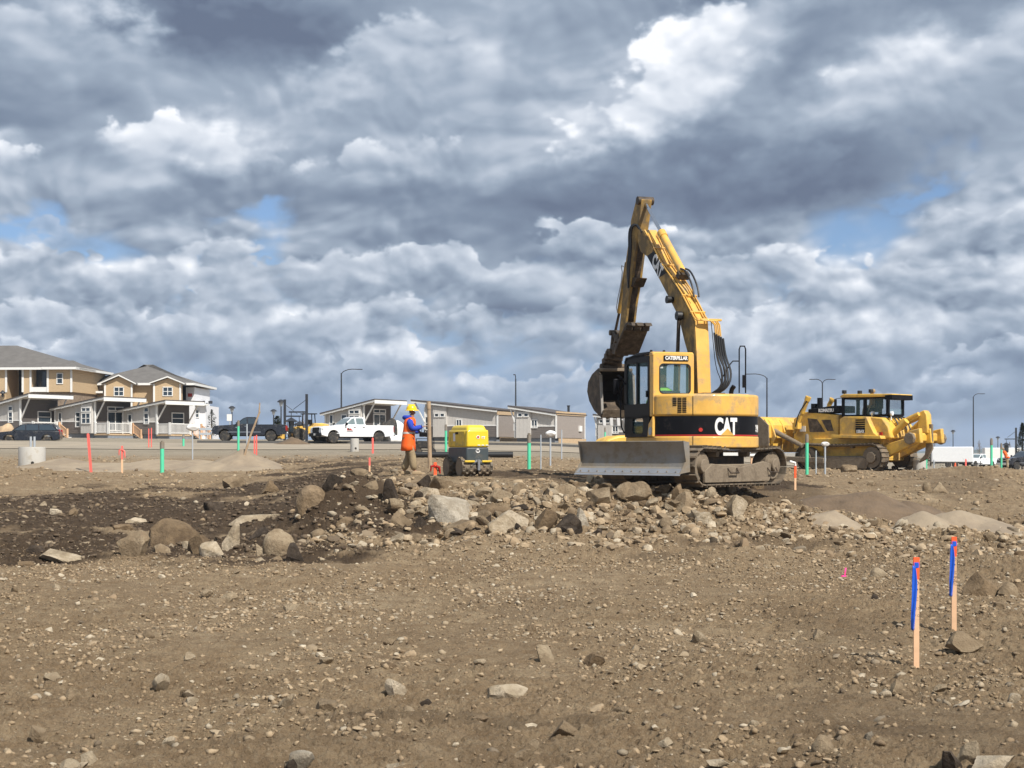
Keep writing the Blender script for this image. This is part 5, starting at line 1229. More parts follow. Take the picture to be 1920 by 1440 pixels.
for i in range(4):
    b = MB(); q1 = dp(1671+2*i, 785, -.3); b.tube([(-.4+.2*i, q1[0]+.2, q1[1]), (-.42+.2*i, q1[0]-.1, q1[1]+.12), (-.4+.2*i, q1[0]-.35, q1[1]-.1), (-.4+.2*i, q1[0]-.5, q1[1]-.5)], .035, 6, 2); b.build('hose', 'hose', dz)
for px_ in (1635, 1671): q = dp(px_, 775, -.6); b = MB(); b.cyl((-.6, q[0], q[1]), (-.6, q[0]-.08, q[1]), .1, n=12); b.cyl((-.6, q[0], q[1]-.3), (-.6, q[0], q[1]), .03); b.build('work_light', 'lens', dz)
cc_, ss_ = math.cos(DA), math.sin(DA); oy = cm-.1
person((DL[0]-oy*ss_, DL[1]+oy*cc_, DL[2]+cz0+.42), DA, 'dozer operator in brown jacket seated inside the bulldozer cab', seated=True, top=None, shirt='boot', hat=None, hair=True)
# ------------------------------------------------------------------ pickups and cars (local +X is forward)
def wheel(parent, x, y, r_, wd=.24, rim='rim'):
    b = MB(); sg = 1 if y > 0 else -1
    b.lathe([(r_*.62, -wd/2), (r_*.93, -wd/2), (r_, -wd*.34), (r_, wd*.34), (r_*.93, wd/2), (r_*.62, wd/2)], (x, y, r_), 26, 'y'); t = b.build('tyre', 'rubber', None); 
    w_ = bpy.data.objects.new('wheel', None); 
    bpy.data.objects.remove(w_)
    t.name = 'wheel'; t.parent = parent
    b = MB(); o_ = sg*(wd*.36); b.cyl((x, y+o_-.02*sg, r_), (x, y+o_, r_), r_*.62, n=22); b.build('rim_back', 'black', t)
    b = MB(); b.lathe([(r_*.55, sg*(wd*.34)), (r_*.64, sg*(wd*.34)), (r_*.64, sg*wd*.47), (r_*.58, sg*wd*.47)], (x, y, r_), 22, 'y')
    for k in range(5):
        a = 2*math.pi*k/5; b.box((x+math.cos(a)*r_*.33, y+sg*wd*.42, r_+math.sin(a)*r_*.33), (r_*.5, .03, r_*.17), (0, -a, 0))
    b.cyl((x, y+sg*wd*.36, r_), (x, y+sg*wd*.48, r_), r_*.16, n=10); b.build('rim', rim, t)
    return t
def arch(x, r_, z, n=9): return [(x+r_*math.cos(math.pi*k/n), z+r_*math.sin(math.pi*k/n)) for k in range(n, -1, -1)]
def pickup(name, label, loc, rz, paint, group, bumper='chromet', dark_grille=False, lift=0.0):
    t = thing(name, label, 'pickup truck', loc, rz, group)
    fx, rx, wr = 1.92, -1.68, .40; H = .98; z0 = .46
    low = [(-2.88, z0+.08)]+[(rx-.47, z0)]+arch(rx, .47, z0+.02)+[(rx+.47, z0), (fx-.47, z0)]+arch(fx, .47, z0+.02)+[(fx+.47, z0), (2.86, z0+.12)]
    body = low+[(2.92, .85), (2.86, 1.10), (2.60, 1.20), (1.35, 1.28), (1.25, 1.30), (-.62, 1.30), (-.66, 1.30), (-2.86, 1.30)]
    b = MB(); b.prism(body, 'y', -H, H); bo = b.build('body', paint, t, bevel=.05, seg=3)
    b = MB(); b.box((-1.78, 0, 1.24), (2.0, 1.6, .14)); b.build('bed_floor', 'rubber', bo)
    # cabin loft (narrows to the roof)
    def ring(pts, w0, w1, z0_, z1_):
        return [[(x, (w0+(w1-w0)*(z-z0_)/(z1_-z0_))*s, z) for x, z in pts] for s in (-1, 1)]
    cabp = [(1.28, 1.26), (1.02, 1.36), (.42, 1.83), (.20, 1.90), (-.45, 1.90), (-.58, 1.84), (-.64, 1.26)]
    rg = ring(cabp, .93, .73, 1.26, 1.9); b = MB(); b.loft(rg); b.build('cabin', paint, t, bevel=.04)
    def glassp(nm, pts, w_off=.008):
        rg_ = ring(pts, .93, .73, 1.26, 1.9)
        for s_, r_ in zip((-1, 1), rg_):
            b = MB(); n = len(r_); b.add([(p[0], p[1]+s_*w_off, p[2]) for p in r_]+[(p[0], p[1]-s_*.01, p[2]) for p in r_], [tuple(range(n)), tuple(range(n, 2*n))[::-1]]+[(i, (i+1) % n, (i+1) % n+n, i+n) for i in range(n)]); b.build(nm, 'glassv' if paint == 'white' else 'glassd', t)
    glassp('side_window', [(.93, 1.35), (.42, 1.77), (.22, 1.81), (.20, 1.35)])
    glassp('side_window', [(.10, 1.35), (.12, 1.81), (-.40, 1.81), (-.48, 1.74), (-.50, 1.35)])
    b = MB(); f = lambda x, z, k, o: (x+o, k*(.93-.20*(z-1.26)/.64)*.93, z+o)
    b.add([f(1.02, 1.36, -1, .012), f(1.02, 1.36, 1, .012), f(.46, 1.80, 1, .012), f(.46, 1.80, -1, .012)], [(0, 1, 2, 3)]); b.build('windscreen', 'glassv' if paint == 'white' else 'glassd', t, smooth=False)
    b = MB(); b.box((-.62, 0, 1.6), (.02, 1.3, .36)); b.build('rear_window', 'glassd', t)
    for s in (-1, 1):
        for x0, x1 in ((.14, 1.22), (-.58, .12)):
            b = MB(); b.box(((x0+x1)/2, s*(H+.003), .95), (x1-x0-.03, .012, .66)); dd = b.build('door', paint, t, bevel=.006)
            b = MB(); b.box((x0+.14, s*(H+.02), 1.15), (.17, .03, .035)); b.build('handle', bumper if paint == 'blk' else 'black', dd)
        b = MB(); b.box((.4, s*(H+.01), .70), (2.6, .02, .045)); b.build('side_moulding', 'chromet' if paint == 'blk' else paint, t)
        b = MB(); b.box((.98, s*(H+.13), 1.38), (.12, .2, .20)); b.build('mirror', 'black' if paint == 'white' else 'blk', t, bevel=.03)
        b = MB(); b.box((2.80, s*.78, .98), (.18, .40, .22)); b.build('headlight', 'lens', t, bevel=.03)
        b = MB(); b.box((-2.86, s*.90, 1.02), (.1, .16, .42)); b.build('tail_light', 'taill', t, bevel=.02)
        for xx in (fx, rx): wheel(t, xx, s*(H-.14), wr)
        for xx in (fx, rx):
            b = MB(); b.cyl((xx, s*.55, z0), (xx, s*.60, z0), .5, n=20); b.build('wheel_well', 'rubber', t)
    b = MB(); b.box((2.90, 0, .93), (.06, 1.15, .40)); gr = b.build('grille', 'black', t, bevel=.03)
    b = MB(); b.box((2.93, 0, .93), (.03, 1.2, .05)); b.box((2.93, 0, .93), (.03, .05, .4)); b.build('grille_bars', 'black' if dark_grille else 'chromet', gr)
    b = MB(); b.box((2.96, 0, .60), (.18, 1.9, .26)); b.build('front_bumper', bumper, t, bevel=.05)
    b = MB(); b.box((-2.96, 0, .62), (.16, 1.84, .2)); b.build('rear_bumper', 'chromet', t, bevel=.04)
    b = MB(); b.box((3.06, .1, .62), (.01, .3, .15)); b.build('licence_plate', 'wht', t)
    b = MB(); b.box((0, 0, .45), (4.6, 1.3, .14)); b.build('chassis', 'rubber', t)
    return t
def vloc(px, Y, dz=0.0): x = (px-960)/F*Y; return (x, Y, gz(x, Y)+dz)
bp = pickup('pickup_truck', 'black pickup truck parked side-on behind the leaning wooden pole', vloc(469, 118, .05), R(180+6), 'blk', 'pickup trucks on the site')
b = MB(); b.add(*on_plane(text_geo('1500', .12, .006, .002), (1.0, .992, 1.06), (-1, 0, 0), (0, 0, 1))); b.build('lettering', 'chromet', bp, smooth=False)
wp = pickup('pickup_truck', 'white pickup truck with door logo and black front bumper near the worker', vloc(661, 108, .05), R(180+31), 'white', 'pickup trucks on the site', 'black', True)
g1 = MB(); g1.prism([(.05, 0), (.25, .16), (.32, .02), (.5, .2), (.52, 0)], 'y', .99, .998); lg = g1.build('door_logo', 'red', wp, smooth=False); lg.location = (.38, 0, .92)
g1 = MB(); g1.prism([(.25, .02), (.38, .20), (.50, .06)], 'y', 1.0, 1.004); g1.build('logo_mark', 'ink', lg, smooth=False)
g1 = MB(); g1.box((.68, .995, .86), (.5, .01, .05)); g1.build('logo_line', 'ink', wp)
c_, s_ = math.cos(R(211)), math.sin(R(211)); wl_ = vloc(661, 108, .05)
person((wl_[0]+.35*c_-.4*s_, wl_[1]+.35*s_+.4*c_, wl_[2]+.98), R(211-90), 'driver in orange vest sitting inside the white pickup', seated=True, hat=None, hair=True, shirt='orange')
pickup('pickup_truck', 'white pickup truck far right beside the white trailer', vloc(1835, 205, .0), R(180+35), 'white', 'pickup trucks on the site', 'black', True)
pickup('pickup_truck', 'dark grey pickup at the right edge of the photo behind the mound', vloc(1925, 150, .2), R(180+20), 'blk', 'pickup trucks on the site')
def wagon(name, label, loc, rz, paint):
    t = thing(name, label, 'car', loc, rz); H = .9; fx, rx = 1.4, -1.35; z0 = .36
    body = [(-2.3, .42), (rx-.4, z0)]+arch(rx, .4, z0)+[(rx+.4, z0), (fx-.4, z0)]+arch(fx, .4, z0)+[(fx+.4, z0), (2.28, .45), (2.32, .8), (2.15, .95), (1.2, 1.06), (-2.28, 1.06)]
    b = MB(); b.prism(body, 'y', -H, H); b.build('body', paint, t, bevel=.06, seg=3)
    cp = [(1.25, 1.04), (.5, 1.55), (.2, 1.62), (-1.7, 1.62), (-2.0, 1.5), (-2.26, 1.04)]
    b = MB(); b.loft([[(x, s*(.87-.2*(z-1.04)/.58), z) for x, z in cp] for s in (-1, 1)]); b.build('cabin', paint, t, bevel=.06)
    for s in (-1, 1):
        for pts in ([(1.05, 1.1), (.46, 1.48), (.25, 1.52), (.22, 1.1)], [(.14, 1.1), (.16, 1.53), (-.7, 1.53), (-.72, 1.1)], [(-.8, 1.1), (-.78, 1.53), (-1.66, 1.53), (-2.0, 1.12)]):
            r_ = [(x, s*(.878-.2*(z-1.04)/.58), z) for x, z in pts]; b = MB(); b.add(r_, [tuple(range(len(r_)))]); o = b.build('side_window', 'glassd', t, smooth=False); o.modifiers.new('th', 'SOLIDIFY').thickness = .008
        for xx in (fx, rx): wheel(t, xx, s*(H-.11), .33, .2)
        b = MB(); b.box((-2.25, s*.8, .98), (.1, .14, .4)); b.build('tail_light', 'taill', t, bevel=.02)
        b = MB(); b.box((2.2, s*.68, .78), (.15, .32, .15)); b.build('headlight', 'lens', t, bevel=.02)
        b = MB(); b.box((.95, s*1.0, 1.12), (.1, .18, .14)); b.build('mirror', paint, t, bevel=.02)
    b = MB(); b.add([(1.17, -.78, 1.12), (1.17, .78, 1.12), (.56, .68, 1.53), (.56, -.68, 1.53)], [(0, 1, 2, 3)]); b.build('windscreen', 'glassd', t, smooth=False)
    b = MB(); b.box((2.3, 0, .62), (.05, 1.1, .16)); b.build('grille', 'black', t)
    return t
wagon('parked_car', 'black parked estate car in front of the leftmost cottage', vloc(56, 112, -.35), R(180+10), 'blk')
# white box trailer at the right
tr = thing('box_trailer', 'long white enclosed trailer parked beside the far white pickup', 'trailer', vloc(1785, 200, 0), R(-14))
b = MB(); b.box((0, 0, 1.75), (5.4, 2.3, 2.1)); b.build('box_body', 'white', tr, bevel=.12)
for s in (-1, 1):
    for xx in (-.5, .4): wheel(tr, xx, s*1.0, .36, .22)
b = MB(); b.box((0, 0, .62), (5.2, 2.2, .14)); b.build('frame', 'black', tr)
b = MB(); b.tube([(2.7, .8, .6), (3.9, 0, .55), (2.7, -.8, .6)], .06, 6); b.cyl((3.7, 0, .1), (3.7, 0, .9), .05); b.build('hitch', 'black', tr)
tr2 = thing('box_truck', 'pale grey box truck body behind the far white pickup', 'truck', vloc(1878, 230, 0), R(-8))
b = MB(); b.box((0, 0, 1.9), (5.5, 2.3, 2.0)); b.build('box_body', 'wht', tr2, bevel=.1)
b = MB(); b.box((3.6, 0, 1.3), (1.6, 2.1, 1.7)); b.build('cab', 'wht', tr2, bevel=.15)
for s in (-1, 1):
    for xx in (-1.6, 3.4): wheel(tr2, xx, s*1.0, .42, .26)
# tan wheel loader between the pickups
wl2 = thing('wheel_loader', 'tan yellow wheel loader behind the two pickups', 'loader', vloc(578, 122, 0), R(180+25)); wl2.scale = (.85, .85, .82)
b = MB(); b.prism([(-1.9, .7), (-1.9, 1.7), (-1.2, 1.85), (-.4, 1.85), (-.2, 1.5), (.2, 1.5), (.3, .7)], 'y', -.75, .75); b.build('engine_body', 'kom', wl2, bevel=.08)
b = MB(); b.prism([(.2, .6), (.2, 1.35), (1.3, 1.3), (1.6, .8), (1.5, .55)], 'y', -.5, .5); b.build('front_frame', 'kom', wl2, bevel=.05)
b = MB()
for x in (-.55, .45):
    for y in (-.55, .55): b.cyl((x, y, 1.5), (x*.9, y*.9, 2.75), .05)
b.box((-.05, 0, 2.78), (1.3, 1.3, .1)); b.build('canopy', 'black', wl2, bevel=.02)
b = MB(); b.box((-.1, 0, 1.95), (.5, .5, .5)); b.build('seat', 'black', wl2, bevel=.04)
for x in (-1.2, 1.1):
    for s in (-1, 1): wheel(wl2, x, s*.88, .66, .42, 'kom')
for s in (-1, 1):
    b = MB(); b.prism([(.6, 1.25), (.75, 1.55), (2.2, 1.35), (3.0, .7), (2.9, .5), (2.0, 1.0)], 'y', s*.45-.06, s*.45+.06); b.build('lift_arm', 'kom', wl2, bevel=.02)
b = MB(); b.prism([(2.7, .25), (2.65, 1.1), (2.95, 1.35), (3.25, 1.3), (2.9, 1.0), (2.95, .5), (3.7, .3), (3.7, .22)], 'y', -1.15, 1.15); b.build('bucket', 'kom', wl2, bevel=.02)
# yellow machine half hidden behind the dozer blade
ym = thing('backhoe_loader', 'yellow machine fender and wheel half hidden behind the excavator skirt', 'loader', vloc(1165, 60, 0), R(180+20))
b = MB(); b.prism([(x, z) for x, z in [(1.0, .75), (.98, .95), (.8, 1.1), (.4, 1.22), (-.2, 1.25), (-1.6, 1.25), (-1.6, .6), (-.5, .6)]], 'y', -.6, .6); b.build('hood', 'kom', ym, bevel=.08)
b = MB(); b.prism([(-1.6, .6), (-1.6, 2.2), (-2.6, 2.2), (-2.7, .6)], 'y', -.6, .6); b.build('cab', 'black', ym, bevel=.05)
for x in (.1, -2.3):
    for s in (-1, 1): wheel(ym, x, s*.72, .5 if x > 0 else .62, .3, 'kom')
# ------------------------------------------------------------------ cottages and apartment houses
def win(parent, o, ux, w_, h_, cols=1, rows=1, name='window', trim='wht', fr=.09):
    """a trimmed window: o is its centre on the wall, ux runs along the wall, outward normal = ux x up rotated to the right"""
    o, ux = Vector(o), Vector(ux).normalized(); n = Vector((ux[1], -ux[0], 0)); up = Vector((0, 0, 1))
    b = MB(); bx = lambda cx, cz, ww, hh, d0, d1: b.add([o+ux*(cx+sx*ww/2)+up*(cz+sz*hh/2)+n*d for d in (d0, d1) for sx, sz in ((-1, -1), (1, -1), (1, 1), (-1, 1))],
        [(0, 1, 2, 3), (7, 6, 5, 4), (0, 4, 5, 1), (1, 5, 6, 2), (2, 6, 7, 3), (3, 7, 4, 0)])
    bx(0, h_/2, w_+fr*2, fr, .0, .07); bx(0, -h_/2, w_+fr*2, fr, .0, .08); bx(-w_/2-fr/2, 0, fr, h_, .0, .07); bx(w_/2+fr/2, 0, fr, h_, .0, .07)
    for i in range(1, cols): bx(-w_/2+w_*i/cols, 0, fr*.8, h_, 0, .06)
    for i in range(1, rows): bx(0, -h_/2+h_*i/rows, w_, fr*.7, 0, .055)
    f = b.build(name, trim, parent, smooth=False)
    b = MB(); bx(0, 0, w_, h_, .004, .02); b.build('pane', 'glassd', f, smooth=False)
    return f
def railing(parent, p0, p1, h_=1.0, mat='wht', z=0.0):
    b = MB(); p0, p1 = Vector(p0), Vector(p1); L_ = (p1-p0).length; n = max(2, int(L_/.16)); d = (p1-p0)/n; a = math.atan2(d[1], d[0])
    for q in (.12, h_): b.box(tuple((p0+p1)/2+Vector((0, 0, q))), (L_, .07, .07), (0, -math.atan2(d[2], math.hypot(d[0], d[1])), a))
    for i in range(n+1): b.box(tuple(p0+d*i+Vector((0, 0, h_/2+.05))), (.045, .045, h_-.08), (0, 0, a))
    for p in (p0, p1): b.box(tuple(p+Vector((0, 0, h_/2+.06))), (.16, .16, h_+.16), (0, 0, a))
    return b.build('railing', mat, parent, smooth=False)
def cottage(label, px, Y, rz, L_=5.2, Wd=4.2, hi=3.6, lo=2.85, over=1.6, upper='tside', lower='gside', front='dside', bay=False, sliding=False, deck=True, stairs=1, zoff=.45, mirror=False, roofmat='droof', wins=2):
    """local: corner post nearest the camera at the origin, rake wall runs to -X, porch wall runs to +Y, high eave at x=0"""
    t = thing('cottage', label, 'cottage', vloc(px, Y, 0), R(rz), 'small cottages with sloping roofs')
    z0 = zoff; zt = lambda x: hi+(lo-hi)*(-x/L_)
    b = MB(); b.prism([(0, z0+1.15), (-L_, z0+1.15), (-L_, zt(-L_)), (0, zt(0))], 'y', 0, Wd); b.build('upper_wall', upper, t, smooth=False)
    b = MB(); b.box((-L_/2, Wd/2, z0+.575), (L_+.04, Wd+.04, 1.15)); b.build('lower_wall', lower, t, smooth=False)
    for c_, d_ in (((-L_/2, -.035, z0+1.17), (L_+.06, .05, .10)), ((.03, -.02, (z0+hi)/2-.05), (.16, .16, hi-z0-.05)), ((-L_, -.02, (z0+lo)/2), (.14, .12, lo-z0))): b = MB(); b.box(c_, d_); b.build('trim', 'wht', t, smooth=False)
    b = MB(); b.box((.025, Wd/2, (z0+hi)/2-.03), (.05, Wd-.2, hi-z0-.1)); b.build('porch_wall', front, t, smooth=False)
    b = MB(); b.box((-L_/2, Wd/2, z0/2-.3), (L_-.3, Wd-.3, z0+.6)); b.build('foundation', 'found', t, smooth=False)
    # roof plate with fascia and rafter tails
    sl = (hi-lo)/L_; x1, x0 = over, -L_-.35; ya, yb_ = -.45, Wd+.45; th = .13
    zz = lambda x: hi+sl*x+.02
    b = MB(); b.prism([(x0, zz(x0)+.05), (x1, zz(x1)+.05), (x1, zz(x1)+.15), (x0, zz(x0)+.15)], 'y', ya-.04, yb_+.04); rf = b.build('roof', roofmat, t, smooth=False)
    b = MB(); b.prism([(x0, zz(x0)-.12), (x1-.01, zz(x1)-.12), (x1-.01, zz(x1)+.045), (x0, zz(x0)+.045)], 'y', ya, ya+.06)
    b.box((x1, (ya+yb_)/2, zz(x1)-.13), (.05, yb_-ya, .34)); b.build('fascia', 'wht', rf, smooth=False)
    b = MB()
    for k in range(6): xx = x0+.3+k*(x1-x0-.6)/5; b.box((xx, ya+.3, zz(xx)-.09), (.09, .6, .14))
    b.build('rafter_tails', 'wht', rf, smooth=False)
    b = MB(); b.prism([(-.02, zz(0)-.06), (x1-.1, zz(x1)-.06), (x1-.1, zz(x1)+.03), (-.02, zz(0)+.03)], 'y', ya+.08, yb_-.08); b.build('soffit', 'wht', rf, smooth=False)
    for yy in (.02, Wd-.1): b = MB(); b.tube([(.05, yy, z0+1.25), (over-.25, yy, zz(over-.25)-.08)], .075, 4); b.build('roof_brace', 'wht', t, smooth=False)
    # openings
    U1 = (1, 0, 0)
    if bay:
        b = MB(); b.prism([(-.15, z0+.0), (-1.65, z0+.0), (-1.65, zz(-1.65)-.2), (-.15, zz(-.15)-.2)], 'y', -.30, -.01); by = b.build('bay', upper, t, smooth=False)
        win(by, (-.9, -.30, z0+1.45), U1, 1.1, 1.0, 2, 2); win(by, (-.9, -.30, z0+2.3), U1, 1.1, .36, 2, 1)
        win(t, (-2.3, -.03, z0+1.35), U1, .55, 1.4, 1, 3); win(t, (-L_+.75, -.02, z0+1.5), U1, .32, 1.1)
    else:
        if wins > 1: win(t, (-1.35, -.03, z0+1.5), U1, .5, 1.0, 1, 2); win(t, (-1.35, -.03, z0+2.35), U1, .5, .42)
        win(t, (-L_+1.0, -.03, z0+1.45), U1, .42, .95)
    U2 = (0, 1, 0)
    if sliding: win(t, (.05, Wd*.55, z0+1.2), U2, 1.9, 1.8, 2, 1, 'sliding_door'); win(t, (.05, Wd*.55, z0+2.42), U2, 1.9, .34, 2, 1)
    else: win(t, (.05, Wd*.62, z0+1.55), U2, 1.5, 1.05, 1, 2)
    if deck:
        dx = over+.15
        b = MB(); b.box((dx/2, Wd/2, z0-.12), (dx, Wd+.2, .16)); b.build('deck', 'osb', t, smooth=False)
        b = MB(); b.box((dx/2, Wd/2, (z0-.2)/2-.2), (dx-.1, Wd, z0+.2)); b.build('deck_skirt', 'found', t, smooth=False)
        railing(t, (dx, .0, z0-.04), (dx, Wd*.62, z0-.04)); railing(t, (.15, -.05, z0-.04), (dx, -.05, z0-.04))
        for s in range(stairs):
            ys_ = Wd*.82; b = MB()
            for k in range(4): b.box((dx+.15+.28*k, ys_, z0-.16-.15*k), (.30, 1.1, .07))
            st2 = b.build('stairs', 'wht', t, smooth=False)
            for s2 in (-1, 1): railing(t, (dx+.05, ys_+s2*.62, z0-.0), (dx+1.15, ys_+s2*.62, z0-.65), .9, 'lath')
    return t
cottage('leftmost cottage with white porch railing behind the black estate car', 38, 143, -32, 5.2, 4.6, over=1.7, hi=3.75)
cottage('middle left cottage with projecting bay window and glass porch doors', 178, 143, -32, 5.6, 4.6, over=1.7, bay=True, sliding=True, hi=3.6)
cottage('third cottage from left, in front of the twin-gabled ochre apartment house', 294, 143, -32, 4.6, 4.4, over=1.6, hi=3.35, lo=2.75)
cottage('cottage behind the white pickup with its porch facing the worker', 682, 143, -30, 4.6, 4.6, over=1.6, bay=True, sliding=True, hi=3.5, lo=2.6)
def cottage_back(label, px, Y, rz, L_, Wd, hi=3.5, lo=2.5, endmat='rside', over=1.4):
    """the rake wall climbs to the left; local origin at the low right corner, end wall runs to +Y"""
    t = thing('cottage', label, 'cottage', vloc(px, Y, 0), R(rz), 'cottages seen from their low end')
    z0 = .45; zt = lambda x: lo+(hi-lo)*(-x/L_)
    b = MB(); b.prism([(0, z0+1.1), (-L_, z0+1.1), (-L_, zt(-L_)), (0, zt(0))], 'y', 0, Wd); b.build('upper_wall', 'tside', t, smooth=False)
    b = MB(); b.box((-L_/2, Wd/2, z0+.55), (L_+.04, Wd+.04, 1.1)); b.build('lower_wall', 'gside', t, smooth=False)
    b = MB(); b.box((.04, Wd/2, z0+1.15), (.06, Wd, 2.3)); ew = b.build('end_wall', endmat, t, smooth=False)
    b = MB(); b.box((.10, Wd/2, z0+2.35), (.10, Wd+.3, .34)); b.build('raw_board_band', 'osb', ew, smooth=False)
    for c_, d_ in (((.05, -.03, z0+1.1), (.14, .12, 2.3)), ((.05, Wd, z0+1.1), (.14, .12, 2.3)), ((-L_/2, -.03, z0+1.12), (L_, .05, .09)), ((-L_, -.03, z0+1.5), (.14, .1, 3.0))): b = MB(); b.box(c_, d_); b.build('trim', 'wht', t, smooth=False)
    b = MB(); b.box((.25, Wd/2, z0-.3), (.1, Wd*.95, .5)); b.build('skirting_boards', 'osb', t, smooth=False)
    b = MB(); b.box((-L_/2, Wd/2, 0), (L_-.3, Wd-.3, z0+.5)); b.build('foundation', 'found', t, smooth=False)
    x0, x1 = -L_-over, .15; zz = lambda x: lo-(hi-lo)/L_*x+.02
    b = MB(); b.prism([(x0, zz(x0)+.05), (x1, zz(x1)+.05), (x1, zz(x1)+.17), (x0, zz(x0)+.17)], 'y', -.45, Wd+.45); rf = b.build('roof', 'droof', t, smooth=False)
    b = MB(); b.prism([(x0, zz(x0)-.13), (x1, zz(x1)-.13), (x1, zz(x1)+.045), (x0, zz(x0)+.045)], 'y', -.42, -.36)
    for k in range(9): xx = x0+.4+k*(x1-x0-.8)/8; b.box((xx, -.2, zz(xx)-.08), (.08, .4, .13))
    b.build('fascia', 'wht', rf, smooth=False)
    b = MB(); b.box((-L_*.78, -.11, (z0+zz(-L_*.78)-.2)/2), (1.5, .2, zz(-L_*.78)-.2-z0)); p = b.build('bay', 'tside', t, smooth=False)
    win(p, (-L_*.78-.32, -.21, z0+2.2), (1, 0, 0), .38, .34); win(p, (-L_*.78+.32, -.21, z0+2.2), (1, 0, 0), .38, .34)
    win(t, (-L_*.52, -.02, z0+1.35), (1, 0, 0), .5, .75, 2, 1)
    win(t, (-L_*.96, -.02, z0+1.4), (1, 0, 0), .42, 1.3, 1, 2)
    b = MB(); b.box((.12, Wd*.82, z0+.95), (.16, .7, .55)); b.build('meter_box', 'wht', t, smooth=False)
    b = MB(); b.tube([(-L_-over*.8, -.1, zz(x0)-.1), (-L_, -.1, z0+1.5)], .08, 4); b.build('roof_brace', 'wht', t, smooth=False)
    return t
cottage_back('long cottage behind the yellow roller with roof sloping down to the right', 932, 146, -24, 8.0, 6.6, 3.9, 3.0)
cottage_back('cottage left of the excavator bucket with beige end wall and raw board band', 1042, 140, -24, 4.2, 7.4, 3.3, 2.65, over=.6)
t = cottage_back('blue grey cottage half hidden behind the excavator bucket', 1192, 150, -24, 4.2, 5.0, 3.2, 2.7, 'bside', .3)

def hip_roof(parent, x0, x1, y0, y1, z, h_, inx=None, name='roof', mat='shingle', over=.6):
    x0, x1, y0, y1 = x0-over, x1+over, y0-over, y1+over; inx = inx if inx is not None else (y1-y0)/2
    b = MB(); ym = (y0+y1)/2
    b.add([(x0, y0, z), (x1, y0, z), (x1, y1, z), (x0, y1, z), (x0+inx, ym, z+h_), (x1-inx, ym, z+h_), (x0, y0, z-.06), (x1, y0, z-.06), (x1, y1, z-.06), (x0, y1, z-.06)],
          [(0, 1, 5, 4), (1, 2, 5), (2, 3, 4, 5), (3, 0, 4), (0, 6, 7, 1), (1, 7, 8, 2), (2, 8, 9, 3), (3, 9, 6, 0), (9, 8, 7, 6)])
    r_ = b.build(name, mat, parent, smooth=False)
    b = MB(); t_ = .05
    for (a, c, d, e) in ((x0, x1, y0-t_, y0), (x0, x1, y1, y1+t_), (x0-t_, x0, y0-t_, y1+t_), (x1, x1+t_, y0-t_, y1+t_)): b.box(((a+c)/2, (d+e)/2, z-.1), (c-a, e-d, .26))
    b.build('fascia', 'wht', r_, smooth=False); return r_
def wall(parent, x0, x1, y0, y1, z0, z1, mat, name='wall', openings=()):
    b = MB(); b.box(((x0+x1)/2, (y0+y1)/2, (z0+z1)/2), (x1-x0, y1-y0, z1-z0)); return b.build(name, mat, parent, smooth=False)
# left apartment house: local x along the photo, front faces -Y
A1 = thing('apartment_house', 'ochre apartment house cut by the left edge with open stair bay', 'apartment house', vloc(0, 165, 0), R(-4))
SC = 165/F
X = lambda px: (px)*SC
ZT = lambda py: EYE+(845-py)*SC-vloc(0, 165)[2]
wall(A1, X(-260), X(12), 0, 11, 0, ZT(690), 'yside')
wall(A1, X(12), X(46), 3.2, 11, 0, ZT(690), 'yside', 'stair_recess')
b = MB(); b.box((X(29), 3.18, ZT(720)), (X(30), .03, 5.0)); b.build('stair_opening', 'bucketin', A1, smooth=False)
wall(A1, X(45), X(59), 0, 11, 0, ZT(690), 'yside')
wall(A1, X(59), X(93), 1.6, 11, 0, ZT(690), 'stone', 'balcony_recess')
wall(A1, X(59), X(93), -.0, 1.6, ZT(735), ZT(726), 'wht', 'balcony_slab')
b = MB(); b.box((X(69), 1.56, ZT(710)), (X(19), .04, 2.0)); b.build('balcony_door', 'glassd', A1, smooth=False)
b = MB(); b.box((X(88), 1.3, ZT(713)), (.5, .5, 2.6)); b.build('wrapped_column', 'wrap', A1, smooth=False)
wall(A1, X(92), X(137), 0, 11, ZT(735), ZT(690), 'yside'); wall(A1, X(92), X(134), .3, 11, 0, ZT(735), 'stone', 'stone_base')
for p in (12, 44, 59, 92, 137): b = MB(); b.box((X(p), -.03, ZT(713)), (.22, .08, ZT(690)-ZT(735))); b.build('trim', 'wht', A1, smooth=False)
win(A1, (X(115), 0, ZT(710)), (1, 0, 0), .55, 1.15, 1, 2)
hip_roof(A1, X(-260), X(139), 0, 11, ZT(690), 2.9, 9.2)
hip_roof(A1, X(96), X(139), -.1, 5, ZT(690)+.02, .95, 1.4, 'wing_roof')
b = MB(); b.lathe([(.05, .35), (.3, .1), (.32, .0), (.12, -.05), (.1, -.4)], (X(8), -.4, ZT(738)), 12); b.build('wall_lamp', 'lamp', A1)
